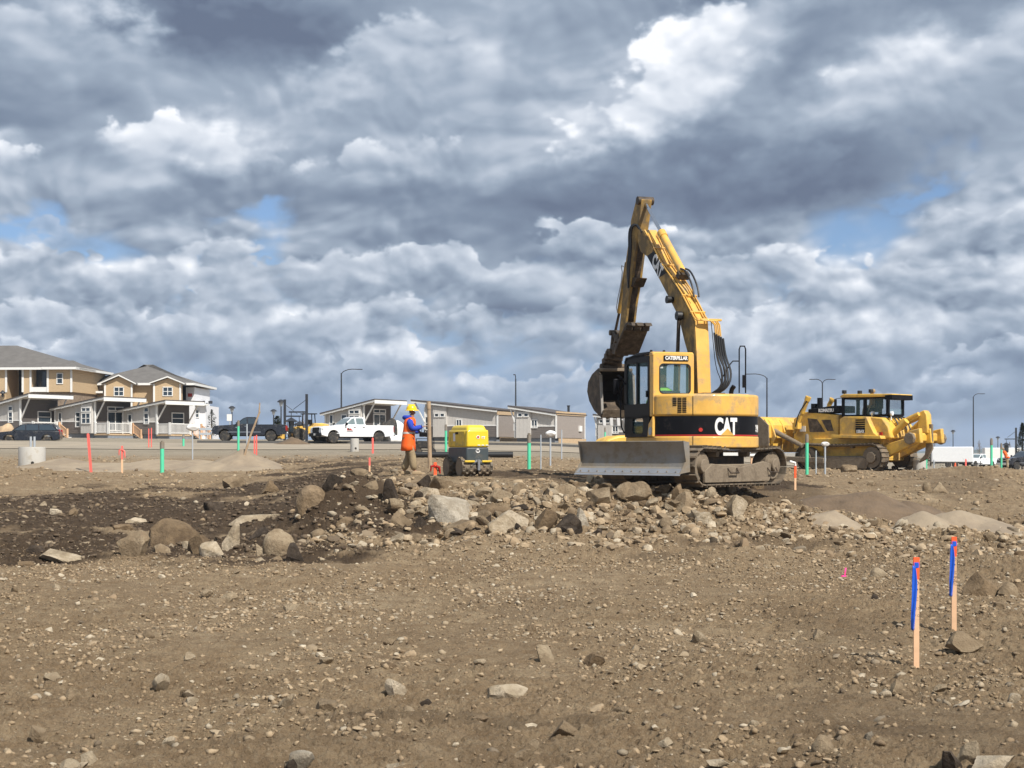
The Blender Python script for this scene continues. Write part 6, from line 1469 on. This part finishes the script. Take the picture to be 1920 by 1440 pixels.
# right apartment house with two gables
A2 = thing('apartment_house', 'twin-gabled ochre apartment house with grey shingle roof behind the cottages', 'apartment house', vloc(0, 172, 0), R(0))
SC = 172/F; ZT = lambda py: EYE+(845-py)*SC-vloc(0, 172)[2]
wall(A2, X(150), X(338), 1.2, 13, 0, ZT(718), 'yside')
wall(A2, X(336), X(354), 3.0, 12, 0, ZT(724), 'wrap', 'wrapped_end_wall')
b = MB(); b.box((X(346), 2.96, ZT(739)), (.5, .03, .4)); b.build('wrap_print', 'red', A2, smooth=False)
for (ga, gb, pk) in ((197, 247, 706), (289, 338, 709)):
    gm_ = (ga+gb)/2
    b = MB(); b.prism([(X(ga), 0), (X(gb), 0), (X(gb), ZT(718)), (X(gm_+2), ZT(pk)), (X(ga), ZT(718))], 'y', 0, 4); g_ = b.build('gable_wing', 'yside', A2, smooth=False)
    win(g_, (X(gm_+1), 0, ZT(734)), (1, 0, 0), 1.0, 1.0, 2, 2)
    b = MB(); b.prism([(X(ga)-.5, ZT(720)), (X(gm_+2), ZT(pk-1)), (X(gb)+.6, ZT(721)), (X(gb)+.6, ZT(719)), (X(gm_+2), ZT(pk-3.5)), (X(ga)-.5, ZT(718))], 'y', -.45, -.35); b.build('rake_board', 'wht', g_, smooth=False)
    b = MB(); z_ = ZT(pk-3); b.add([(X(ga)-.5, -.4, ZT(718)), (X(gm_+2), -.4, z_), (X(gb)+.6, -.4, ZT(719)), (X(ga)-.5, 6, ZT(718)), (X(gm_+2), 6, z_), (X(gb)+.6, 6, ZT(719))], [(0, 1, 4, 3), (1, 2, 5, 4)])
    o = b.build('gable_roof', 'shingle', g_, smooth=False); o.modifiers.new('th', 'SOLIDIFY').thickness = .1
    for p in (ga, gb): b = MB(); b.box((X(p), -.03, ZT(720)-1.6), (.2, .08, 3.2)); b.build('trim', 'wht', g_, smooth=False)
r2 = hip_roof(A2, X(148), X(352), 1.2, 13, ZT(718), 2.55, 7.5)
b = MB(); y0 = 1.0; b.add([(X(128), y0-.8, ZT(734)), (X(192), y0-.8, ZT(734)), (X(180), y0+3, ZT(722)), (X(140), y0+3, ZT(722))], [(0, 1, 2, 3)]); o = b.build('lean_to_roof', 'shingle', A2, smooth=False); o.modifiers.new('th', 'SOLIDIFY').thickness = .12
b = MB(); b.box((X(160), y0-.84, ZT(735)), (X(64), .06, .24)); b.build('fascia', 'wht', A2, smooth=False)
win(A2, (X(160), 1.2, ZT(748)), (1, 0, 0), 1.2, .9, 2, 1)
wall(A2, X(354), X(372), 4.0, 12, 0, ZT(758), 'wrap', 'wrapped_annex'); win(A2, (X(354), 3.98, ZT(774)), (1, 0, 0), .6, .9, 1, 2)
b = MB(); b.box((X(364), 3.7, ZT(757)), (X(30), .8, .15)); b.build('annex_eave', 'wht', A2, smooth=False)
for px_, py_ in ((250, 706), (272, 706), (241, 706), (257, 705), (263, 705), (288, 706)):
    b = MB(); b.cyl((X(px_), 4.0, ZT(py_)-.6), (X(px_), 4.0, ZT(py_)+.15), .09, n=8); b.build('roof_vent', 'wht' if px_ in (250, 272) else 'lamp', r2)
# ------------------------------------------------------------------ lamps
def lamp(label, px, py_top, Y, arms, group='tall street lamps'):
    loc = vloc(px, Y, 0); h_ = EYE+(845-py_top)*Y/F-loc[2]
    t = thing('street_lamp', label, 'street lamp', loc, 0, group)
    b = MB(); b.cyl((0, 0, 0), (0, 0, h_-.5), .13, .08, 10); b.cyl((0, 0, 0), (0, 0, .5), .2, .17, 10); b.build('pole', 'lamp', t)
    for (ax, ay) in arms:
        b = MB(); b.tube([(0, 0, h_-.6), (ax*.15, ay*.15, h_-.25), (ax*.55, ay*.55, h_), (ax, ay, h_-.02)], .055, 6, 1); a_ = b.build('arm', 'lamp', t)
        l_ = math.hypot(ax, ay); b = MB(); b.box((ax*(1+.3/l_), ay*(1+.3/l_), h_-.03), (.7 if abs(ax) > .6 else .3, .3 if abs(ax) > .6 else .7, .1)); b.build('lamp_head', 'lamp', a_, bevel=.03)
    return t
lamp('tall street lamp with one long arm above the white pickup', 640, 692, 185, [(2.0, 0)])
lamp('tall street lamp seen end-on above the long cottage', 967, 703, 190, [(-.12, -.8)])
lamp('tall street lamp with arm to the left behind the excavator', 1438, 701, 190, [(-2.2, 0)])
lamp('double-armed street lamp rising behind the bulldozer', 1542, 711, 210, [(-1.2, 0), (1.2, 0)])
lamp('tall street lamp with short arm right of the bulldozer', 1825, 738, 240, [(1.2, 0)])
def post_lamp(label, px, py, Y, k=1.0):
    loc = vloc(px, Y, 0); h_ = EYE+(845-py)*Y/F-loc[2]
    t = thing('post_lamp', label, 'street lamp', loc, 0, 'short post lamps with round heads')
    b = MB(); b.cyl((0, 0, 0), (0, 0, h_-.7), .09, .065, 8); b.build('pole', 'lamp', t)
    b = MB(); b.lathe([(.1, h_-.75), (.14, h_-.7), (.24, h_-.32), (.22, h_-.3)], (0, 0, 0), 12); b.build('lamp_glass', 'pipeg', t)
    b = MB(); b.lathe([(.42, h_-.30), (.40, h_-.2), (.2, h_-.04), (.05, h_)], (0, 0, 0), 12); b.build('lamp_shade', 'lamp', t); return t
post_lamp('short post lamp above the cab of the black pickup', 435, 761, 175)
post_lamp('short post lamp behind the bed of the black pickup', 513, 767, 190)
post_lamp('taller post lamp beside the two black lantern posts', 527, 749, 160)
post_lamp('post lamp above the white box trailer', 1787, 806, 260)
post_lamp('small post lamp right of the far white pickup', 1871, 818, 280)
def lantern(label, px, py, Y, side):
    loc = vloc(px, Y, 0); h_ = EYE+(845-py)*Y/F-loc[2]
    t = thing('lantern_post', label, 'lantern post', loc, 0, 'square posts with hanging lanterns')
    b = MB(); b.box((0, 0, h_/2), (.2, .2, h_)); b.build('post', 'lamp', t)
    b = MB(); b.box((side*.75, 0, h_-1.45), (1.4, .12, .12)); b.tube([(side*.1, 0, h_-.5), (side*1.1, 0, h_-1.25)], .025, 5); b.build('bracket', 'lamp', t)
    x = side*1.25; b = MB(); b.cyl((x, 0, h_-1.5), (x, 0, h_-1.95), .03, n=6)
    b.lathe([(.06, h_-1.9), (.55, h_-2.2), (.5, h_-2.24)], (x, 0, 0), 8); b.lathe([(.28, h_-3.1), (.3, h_-3.05), (.2, h_-3.2)], (x, 0, 0), 8)
    for k in range(6): a = k*math.pi/3; b.cyl((x+.33*math.cos(a), .33*math.sin(a), h_-2.2), (x+.27*math.cos(a), .27*math.sin(a), h_-3.08), .025, n=5)
    ln_ = b.build('lantern', 'lamp', t); b = MB(); b.cyl((x, 0, h_-2.25), (x, 0, h_-3.05), .24, .2, 10); b.build('lantern_glass', 'glassd', ln_); return t
lantern('black lantern post with lantern hanging to its right', 534, 749, 128, 1)
lantern('taller black lantern post with lantern hanging to its left', 575, 739, 120, -1)
lantern('black lantern post with lantern to its left near the right edge', 1905, 802, 190, -1)
loc = vloc(388, 180); h_ = EYE+(845-752)*180/F-loc[2]
fl = thing('floodlight_pole', 'pole with two floodlights right of the apartment houses', 'floodlight', loc)
b = MB(); b.cyl((0, 0, 0), (0, 0, h_-.2), .1, .08, 8); b.build('pole', 'lamp', fl)
for s in (-1, 1): b = MB(); b.box((s*.45, -.1, h_-.15), (.45, .3, .3), (.3, 0, 0)); b.cyl((0, 0, h_-.5), (s*.45, 0, h_-.2), .04); b.build('floodlight', 'lamp', fl)
loc = vloc(1066, 152); h_ = EYE+(845-761)*152/F-loc[2]
fp_ = thing('flue_pipe', 'black flue pipe rising above the cottage roof left of the bucket', 'pipe', loc); b = MB(); b.cyl((0, 0, 0), (0, 0, h_), .13, n=10); b.build('pipe', 'lamp', fp_)
b = MB(); b.cyl((0, 0, h_-.06), (0, 0, h_+.05), .17, n=10); b.build('cap', 'lamp', fp_)
loc = vloc(430, 165); sg = thing('notice_sign', 'small white notice sign on a post behind the black pickup', 'sign', loc)
h_ = EYE+(845-777)*165/F-loc[2]; b = MB(); b.box((0, 0, h_-.35), (.55, .04, .75)); b.build('panel', 'wht', sg, smooth=False); b = MB(); b.cyl((0, .05, 0), (0, .05, h_), .04); b.build('post', 'pipeg', sg)
# fence rail near the houses
for k, (pa_, pb_) in enumerate(((374, 398),)):
    q0, q1 = vloc(pa_, 140), vloc(pb_, 140); t = thing('guard_rail', 'pale horizontal guard rail left of the black pickup', 'guard rail', q0)
    b = MB()
    for z in (.5, .95): b.box(((q1[0]-q0[0])/2, 0, z), (q1[0]-q0[0], .08, .22))
    b.build('rail', 'pipeg', t)
    for u in (0, .5, 1): b = MB(); b.box(((q1[0]-q0[0])*u, .08, .5), (.1, .1, 1.1)); b.build('post', 'pipeg', t)

# ------------------------------------------------------------------ pipes, rings, stakes
def base(px, py, Y=None):
    if Y is None: x, y, z = hit(px, py); return (x, y, z)
    return vloc(px, Y)
def vpipe(label, px, py0, py1, w_px, Y, mat='pipe', cap=True, group=None, name='standpipe', cat='pipe', lean=0.0):
    loc = vloc(px, Y); hb = EYE+(845-py0)*Y/F-loc[2]; h_ = EYE+(845-py1)*Y/F-loc[2]; r_ = w_px*Y/F/2
    t = thing(name, label, cat, loc, 0, group)
    b = MB(); b.cyl((0, 0, -.1), (lean, 0, h_-(.16 if cap else 0)), r_, n=12); b.build('pipe', mat, t)
    if cap:
        b = MB(); b.cyl((lean, 0, h_-.26), (lean, 0, h_-.02), r_*1.12, n=12); b.cyl((lean, 0, h_-.05), (lean, 0, h_+.03), r_*.8, n=6); b.build('cap', 'steel', t)
    return t
GP = 'green standpipes with grey caps'
vpipe('green standpipe in front of the bulldozer hood', 1513, 877, 815, 6.2, 49, group=GP)
vpipe('green standpipe just right of the trench roller', 992, 868, 814, 7, 44, group=GP)
vpipe('green standpipe between worker and trench roller', 836, 848, 797, 4.6, 70, group=GP)
vpipe('green standpipe in front of the black pickup door', 447, 841, 789, 4.4, 72, group=GP)
vpipe('green standpipe behind the grey concrete ring right of the ripper', 1737, 876, 833, 3.4, 74, group=GP)
vpipe('green standpipe right of the far white pickup', 1859, 872, 823, 4.6, 62, group=GP)
vpipe('thinner green standpipe nearest the right edge', 1877.5, 873, 832, 3.6, 66, group=GP)
vpipe('short green standpipe with dark cap left of the sand pile', 304, 858, 828, 7.5, 56, group=GP)
vpipe('tiny green standpipe before the third cottage stairs', 344, 824, 815, 4, 96, group=GP)
vpipe('green standpipe seen below the excavator bucket', 1134.5, 828, 802, 3, 90, group=GP)
GG = 'grey conduit stubs'
vpipe('thin pale conduit beside the green standpipe and leaning pole', 463, 838, 795, 2.6, 72, 'pipeg', False, GG, 'conduit')
vpipe('thin blue grey conduit right of the standpipe beside the roller', 1014, 868, 815, 2.6, 44, 'pipeg', False, GG, 'conduit')
vpipe('thin pale conduit in front of the bulldozer push arm', 1530, 877, 845, 2.6, 49, 'pipeg', False, GG, 'conduit')
vpipe('grey conduit with crooked top left of the excavator', 1053, 842, 806, 2.6, 70, 'pipeg', False, GG, 'conduit')
vpipe('leaning pale conduit behind the pale trailer front', 1751, 880, 862, 2.2, 80, 'pipeg', False, GG, 'conduit')
def bagged(label, px, py0, py1, Y, bw_):
    loc = vloc(px, Y); h_ = EYE+(845-py1)*Y/F-loc[2]; t = thing('bagged_conduit', label, 'pipe', loc, 0, 'conduits with bags taped over their tops')
    b = MB(); b.cyl((0, 0, -.1), (0, 0, h_-.15), .03, n=8); b.build('pipe', 'pipeg', t)
    v_ = rock_verts(3, rs, 6, .6, .95, .08)*np.array([bw_, bw_*.8, bw_*.6]); me = bpy.data.meshes.new('bag'); me.from_pydata((v_+np.array([0, 0, h_-bw_*.5])).tolist(), [], ICO[3][1].tolist()); me.materials.append(M['tarp']); me.shade_smooth()
    o = bpy.data.objects.new('bag', me); C.objects.link(o); o.parent = t
bagged('conduit with a crumpled white bag right of the third cottage', 361, 848, 796, 68, .28)
bagged('conduit with a crumpled white bag left of the dozer blade', 1032, 860, 808, 52, .19)
bagged('conduit with a dirty white bag in front of the dozer track', 1547, 878, 828, 50, .15)
def ring(label, px, py0, py1, w_px, Y, pipes=False):
    loc = vloc(px, Y, -.05); h_ = EYE+(845-py1)*Y/F-loc[2]; r_ = w_px*Y/F/2; t = thing('concrete_ring', label, 'concrete ring', loc, 0, 'concrete manhole rings')
    b = MB(); b.lathe([(r_*.82, 0), (r_, 0), (r_, h_-.03), (r_*.97, h_), (r_*.82, h_), (r_*.82, .02)], (0, 0, 0), 32); b.build('shell', 'conc', t)
    b = MB(); b.cyl((r_*.35, -r_*.93, h_*.3), (r_*.35, -r_*1.0, h_*.3), .06, n=10); b.build('lifting_hole', 'bucketin', t)
    if pipes:
        for dx in (-.05, .1): b = MB(); b.cyl((dx, 0, 0), (dx, 0, h_+.42), .045, n=8); b.build('inner_pipe', 'pipeg', t)
ring('large concrete ring with two pipes standing in it at the left', 60, 877, 838, 49, 60, True)
ring('small concrete ring in front of the white pickup', 665, 837, 822, 16, 84)
ring('grey concrete ring right of the bulldozer ripper', 1724, 883, 863, 24, 66)
for (lab, px, py0, py1, Y, wp_, ln_, mt, nm) in (
    ('tall pink lath leaning in front of the middle cottage', 171, 862, 812, 57, 5.0, -.12, 'pink', 'survey_stake'),
    ('left one of the pink lath pair before the cottage stairs', 279, 822, 803, 92, 1.8, 0, 'pink', 'survey_stake'),
    ('right one of the pink lath pair before the cottage stairs', 284, 822, 802, 92, 1.8, 0, 'pink', 'survey_stake'),
    ('left pink lath below the black pickup rear wheel', 477, 845, 817, 68, 2.4, 0, 'pink', 'survey_stake'),
    ('right pink lath below the black pickup rear wheel', 481, 846, 815, 68, 2.8, 0, 'pink', 'survey_stake'),
    ('pink lath in front of the white pickup rear wheel', 699, 834, 820, 80, 3.6, 0, 'pink', 'survey_stake'),
    ('short red marker in front of the far white pickup', 1811, 873, 860, 62, 3.0, 0, 'pink', 'survey_stake')):
    loc = vloc(px, Y); hh = EYE+(845-py1)*Y/F-loc[2]; w_ = wp_*Y/F
    t = thing(nm, lab, 'stake', loc, 0, 'pink painted survey laths')
    b = MB(); b.prism([(-w_*.5, -.1), (w_*.5, -.1), (w_*.5+ln_, hh-.05), (ln_, hh), (-w_*.5+ln_, hh-.04)], 'y', -.012, .012); b.build('lath', mt, t, smooth=False)
def hub_stake(label, px, py0, py1, Y, w_, head='orangep', ribbon=None, top=None):
    loc = hit(px, py0) if Y is None else vloc(px, Y); Y = loc[1]; hh = EYE+(845-py1)*Y/F-loc[2]
    t = thing('survey_stake', label, 'stake', loc, .2)
    b = MB(); b.box((0, 0, hh*.25-.05), (w_, w_*.5, hh*.5+.1)); b.build('shaft', 'lath', t, smooth=False)
    b = MB(); b.box((0, 0, hh*.75), (w_*1.05, w_*.52, hh*.5)); b.build('painted_head', head, t, smooth=False)
    if ribbon:
        b = MB(); b.tube([(w_*.2, -.02, hh*.86), (w_*1.3, -.05, hh*.8), (w_*1.6, -.05, hh*.55)], [.03, .035, .015], 5); b.tube([(-w_*.2, -.02, hh*.86), (-w_*1.5, -.05, hh*.84), (-w_*1.6, -.04, hh*.65)], [.03, .03, .015], 5); b.build('ribbon', ribbon, t)
    if top: b = MB(); b.tube([(0, 0, hh-.02), (0, 0, hh+.05), (-.14, 0, hh+.09)], .03, 6); b.build('white_cap', top, t)
hub_stake('orange topped stake with dark ribbon between worker and roller', 816, 894, 867, 33.0, .065, ribbon='taill')
hub_stake('small red topped stake on the rubble left of the worker', 693, 878, 858, 43, .05, 'pink')
hub_stake('orange stake with white top at the rear of the excavator track', 1491, 903, 872, 36, .05, 'orangep', top='wht')
hub_stake('small orange stake with red flag left of the cottages sand pile', 229, 860, 836, 56, .07, 'pink', ribbon='pink')
# two near stakes with blue ribbon
def big_stake(label, px, py0, py1, rz, writing, sideways):
    x, y, z = hit(px, py0); hh = EYE+(845-py1)*y/F-z; t = thing('ribbon_stake', label, 'stake', (x, y, z-.02), rz, 'wooden stakes with blue ribbons')
    w_ = .052; k = .022
    b = MB(); b.prism([(-w_/2, -.12), (w_/2, -.12), (w_/2, hh*.80), (-w_/2, hh*.80)], 'y', -.009, .009); sh = b.build('lath', 'lath', t, smooth=False)
    b = MB(); b.prism([(-w_/2, hh*.80), (w_/2, hh*.80), (w_/2+.002, hh), (-w_/2-.002, hh)], 'y', -.0095, .0095); b.build('painted_top', 'orangep', t, smooth=False)
    b = MB(); b.lathe([(w_/2+.005, hh*.955), (w_/2+.007, hh*.93), (w_/2+.006, hh*.905)], (0, 0, 0), 14, scale=(1, .42)); kn = b.build('ribbon_knot', 'ribbon', t)
    rings = []; n = 26
    L_ = .60 if not sideways else .57
    for i in range(n):
        s = i/(n-1); zz = hh*.93-L_*s; wv_ = .054*(.5+.5*math.sin(min(1, s*3)*math.pi/2))*(1-.4*s*s); cx = -w_*.52+.004*math.sin(s*5)-.004*s
        rings.append([(cx+wv_*(u-.5), -.018-.010*math.sin(u*7+s*5)*(.4+s), zz-.01*math.sin(u*3)) for u in [j/6 for j in range(7)]])
    b = MB(); b.loft(rings, caps=False, closed=False); rbn = b.build('ribbon', 'ribbon', t, ang=80); rbn.modifiers.new('th', 'SOLIDIFY').thickness = .002
    for (txt, zf, sz, rot) in writing:
        b = MB(); u = (1, 0, 0) if not rot else (0, 0, -1); v_ = (0, 0, 1) if not rot else (1, 0, 0)
        b.add(*on_plane(text_geo(txt, sz, -.001, .0006), (.006, -.0105, hh*zf), u, v_)); b.build('marker_writing', 'ink', sh, smooth=False)
    return t
big_stake('nearer wooden stake with orange top and blue ribbon', 1718, 1247, 1041, .06, [('O', .765, .045, False), ('*', .70, .05, False), ('C', .62, .04, False), ('0.2', .535, .032, False), ('F.G', .47, .034, False), ('__', .45, .04, False)], False)
big_stake('farther wooden stake with orange top and blue ribbon', 1789, 1188, 1003, -.10, [('O', .77, .04, False), ('*', .71, .05, False), ('//LINE//', .58, .052, True)], True)
x, y, z = hit(1585, 1081); t = thing('pink_flag', 'small hot pink ribbon tied to a nail in the dirt', 'marker ribbon', (x, y, z))
b = MB(); b.loft([[(-.055, 0, .0), (-.03, 0, .0)], [(-.02, -.01, .02), (.0, -.01, .015)], [(-.012, 0, .08), (.012, 0, .08)], [(-.004, .01, .135), (.02, .01, .135)]], caps=False, closed=False); b.add([(-.075, -.03, .0), (.01, -.03, .0), (.01, -.0, .025), (-.06, 0, .02)], [(0, 1, 2, 3)])
o = b.build('ribbon', 'hotpink', t); o.modifiers.new('th', 'SOLIDIFY').thickness = .003
b = MB(); b.cyl((0, .005, -.03), (0, .005, .05), .004); b.build('nail', 'steel', t)
# posts
loc = vloc(804, 46); hh = EYE+(845-754)*46/F-loc[2]
t = thing('wooden_post', 'tall upright wooden post between worker and roller', 'post', loc); b = MB(); b.tube([(0.04, 0, -.1), (.02, 0, hh*.5), (0, 0, hh)], [.068, .06, .056], 10); b.build('shaft', 'post', t)
b = MB(); b.cyl((0, 0, hh-.22), (-.01, 0, hh+.02), .068, n=9); b.build('wrapped_top', 'post', t)
loc = vloc(449, 58.5, .1); x1 = (490-449)*58.5/F; hh = EYE+(845-755)*58.5/F-loc[2]
t = thing('leaning_pole', 'thin wooden pole leaning out of the sand pile before the black pickup', 'pole', loc); b = MB(); b.tube([(0, 0, -.2), (x1*.52, 0, hh*.5), (x1*.93, 0, hh*.86)], [.05, .042, .035], 8); b.build('shaft', 'post', t)
b = MB(); b.tube([(x1*.90, 0, hh*.83), (x1*.93, 0, hh)], [.035, .02], 7); b.build('dark_tip', 'post', t)
q0, q1 = vloc(777, 52), vloc(962, 52); t = thing('black_pipe', 'long black plastic pipe lying behind the trench roller', 'pipe', (q0[0], 52, EYE+(845-851)*52/F-.05))
b = MB(); b.lathe([(.09, 0), (.105, 0), (.105, q1[0]-q0[0]), (.09, q1[0]-q0[0])], (0, 0, .02), 14, 'x'); b.build('pipe', 'hose', t)
# white plank and red end under the excavator
x0 = vloc(1338, 40); x1_ = vloc(1428, 40); zz = EYE+(845-852)*40/F
t = thing('white_barricade', 'white lath barricade lying behind the excavator tracks', 'barricade', (x0[0], 40, x0[2]))
b = MB(); b.prism([(0, zz-x0[2]-.05), ((x1_[0]-x0[0])*.68, zz-x0[2]-.08), ((x1_[0]-x0[0])*.68, zz-x0[2]+.05), (0.12, zz-x0[2]+.07)], 'y', 0, .1); b.build('board', 'wht', t); b = MB(); b.cyl(((x1_[0]-x0[0])*.6, 0, zz-x0[2]-.03), ((x1_[0]-x0[0])*.95, 0, zz-x0[2]-.03), .035); b.build('pipe', 'wht', t)
b = MB(); b.cyl(((x1_[0]-x0[0])*.93, 0, zz-x0[2]-.03), ((x1_[0]-x0[0])*1.04, 0, zz-x0[2]-.03), .06); b.build('red_end', 'pink', t)
for sx in (.15, .8): b = MB(); b.box(((x1_[0]-x0[0])*sx, .05, (zz-x0[2])/2-.1), (.06, .08, zz-x0[2]+.1)); b.build('leg', 'lath', t)
# debris by the white pickup
def lump(name, label, cat, px, Y, sz, mat, seed):
    g = np.random.default_rng(seed); v_ = rock_verts(3, g, 7, .5, .9, .12)*np.array(sz); me = bpy.data.meshes.new(name); me.from_pydata(v_.tolist(), [], ICO[3][1].tolist()); me.materials.append(M[mat]); me.shade_smooth()
    o = bpy.data.objects.new(name, me); C.objects.link(o); p = vloc(px, Y); o.location = (p[0], p[1], p[2]+sz[2]*.6); tag(o, label, cat)
lump('white_tarp', 'crumpled white tarp on the ground behind the white pickup', 'tarp', 731, 110, (.95, .6, .4), 'tarp', 1)
lump('black_sheeting', 'black sheeting heap behind the tailgate of the white pickup', 'sheeting', 731, 114, (.75, .6, 1.3), 'rubber', 2)
lump('insulation_heap', 'beige building material heap between white pickup and worker', 'debris heap', 745, 118, (.9, .6, 1.35), 'tarp', 3)
lump('debris_heap', 'brown cardboard heap left of the black estate car', 'debris heap', 4, 115, (.9, .7, .9), 'osb', 4)
loc = vloc(813, 60); t = thing('utility_cart', 'dark engine driven pump standing right of the worker', 'pump', vloc(797, 75))
b = MB(); b.box((0, 0, .55), (.8, .5, .4)); b.build('engine', 'rubber', t, bevel=.06)
b = MB(); b.tube([(-.45, -.2, .25), (-.45, -.2, .85), (.45, -.2, .85), (.45, -.2, .25), (-.45, -.2, .25)], .02, 6); b.tube([(-.45, .2, .25), (-.45, .2, .85), (.45, .2, .85), (.45, .2, .25), (-.45, .2, .25)], .02, 6); b.build('frame', 'black', t)
for s in (-.35, .35): b = MB(); b.cyl((s, -.3, .2), (s, .3, .2), .2, n=14); b.build('wheel', 'rubber', t)
# traffic cone and bending worker at the right
t = thing('traffic_cone', 'orange traffic cone beside the far white pickup', 'traffic cone', vloc(1791, 165)); b = MB(); b.cyl((0, 0, .05), (0, 0, .72), .2, .04, 14); b.build('cone', 'orangep', t); b = MB(); b.box((0, 0, .03), (.5, .5, .06)); b.build('base', 'rubber', t)
person(vloc(1889, 120, .35), R(70), 'distant worker in orange top behind the mound at far right', lean=.28, hat=None, hair=True, shirt='orange', group=None)

# ------------------------------------------------------------------ trees
def bare_tree(label, px, py, Y, seed, spread=.35):
    loc = vloc(px, Y); h_ = EYE+(845-py)*Y/F-loc[2]; g = random.Random(seed); t = thing('bare_tree', label, 'tree', loc, 0, 'young leafless trees')
    b = MB(); b.tube([(0, 0, 0), (.05, 0, h_*.5), (0, 0, h_)], [.09, .06, .02], 6); b.build('trunk', 'bark', t)
    b = MB()
    for k in range(60):
        z = h_*g.uniform(.25, .95); a = g.uniform(0, 6.28); l_ = h_*spread*g.uniform(.4, 1)*(1.1-z/h_); p = Vector((0, 0, z)); q = p+Vector((math.cos(a)*l_*.6, math.sin(a)*l_*.6, l_*.8))
        b.tube([p, (p+q)/2+Vector((0, 0, -.05)), q], [.03, .02, .01], 4)
        for m_ in range(4): r_ = p.lerp(q, g.uniform(.4, 1)); b.tube([r_, r_+Vector((g.uniform(-.3, .3), g.uniform(-.3, .3), g.uniform(.1, .5)))*l_*.5], .012, 3)
    b.build('crown', 'twig', t)
def conifer(label, px, py, Y, wide, seed, name='conifer', n=900, mat='leaf', lo=.1, rag=.35):
    loc = vloc(px, Y); h_ = EYE+(845-py)*Y/F-loc[2]; g = random.Random(seed); t = thing(name, label, 'tree' if name != 'shrub' else 'shrub', loc)
    b = MB(); b.tube([(0, 0, -.1), (0, 0, h_*.96)], [.16, .03], 7); b.build('trunk', 'bark', t)
    b = MB()
    for k in range(n):
        s = g.random()**.8; z = h_*(lo+(.98-lo)*s); rmax = wide*(1-s)**.75*(1+rag*math.sin(z*5+g.random())); a = g.uniform(0, 6.28); r_ = rmax*math.sqrt(g.uniform(.15, 1)); c_ = Vector((r_*math.cos(a), r_*math.sin(a), z))
        sz = wide*g.uniform(.10, .2); d1 = Vector((math.cos(a), math.sin(a), g.uniform(-.3, .5))).normalized()*sz; d2 = Vector((-math.sin(a), math.cos(a), g.uniform(-.4, .4)))*sz*.5
        b.add([c_-d1*.5, c_+d2, c_+d1, c_-d2], [(0, 1, 2, 3)])
    b.build('crown', mat, t, smooth=False)
conifer('dark columnar conifer at the right edge of the photo', 1917, 791, 185, 1.1, 3, n=2400, rag=.12)
conifer('thin ragged conifer between the houses and the black pickup', 397, 766, 165, .9, 4, n=500)
conifer('round green shrub behind the bed of the black pickup', 520, 779, 170, 1.3, 5, 'shrub', 700, lo=.05)
conifer('green shrub behind the left of the far trailer', 1745, 846, 215, 1.5, 6, 'shrub', 500, lo=.05)
for i, (px, py, Y, lab) in enumerate(((378, 765, 210, 'bare tree right of the wrapped apartment wall'), (407, 778, 200, 'small bare tree left of the black pickup hood'), (568, 770, 230, 'bare tree behind the taller lantern post'), (612, 778, 240, 'bare tree left of the cottage behind the white pickup'),
    (1752, 826, 380, 'distant bare tree above the trailer front'), (1836, 824, 400, 'distant bare tree right of the tall lamp'), (1893, 828, 380, 'distant bare tree left of the lantern post'))):
    bare_tree(lab, px, py, Y, i)
# a low far line of brush and sheds on the horizon at the right
g = random.Random(9); b = MB()
for k in range(2600):
    px = g.uniform(1600, 2300); Y = g.uniform(420, 620); p = vloc(px, Y); z = p[2]+g.uniform(0, 3.0)*(.5+.5*math.sin(px*.05)); s = g.uniform(.4, 1.0)
    b.add([(p[0]-s, Y, z-s*.6), (p[0]+s, Y, z-s*.5), (p[0]+s*.5, Y+.3, z+s*.7), (p[0]-s*.6, Y+.2, z+s*.6)], [(0, 1, 2, 3)])
o = b.build('far_brush', pmat('far_brush', (.17, .14, .10), .95, var=.3, vs=.2), None, smooth=False); tag(o, 'low far brush along the horizon at the right', 'brush', kind='stuff')
# air between here and the hills
bm_ = MB(); bm_.box((0, 1965, 23), (13000, 4150, 78)); hz_ = bm_.build('haze', gm, None, smooth=False); tag(hz_, kind='stuff')
mv = bpy.data.materials.new('haze'); mv.use_nodes = True; tt_ = NT(mv.node_tree); tt_.n.clear(); ov = tt_.node('ShaderNodeOutputMaterial'); pv = tt_.node('ShaderNodeVolumePrincipled')
pv.inputs['Density'].default_value = .00017; pv.inputs['Color'].default_value = (.72, .82, .95, 1); tt_.l.new(pv.outputs[0], ov.inputs['Volume']); hz_.data.materials.clear(); hz_.data.materials.append(mv)
hz_.location.z = 0
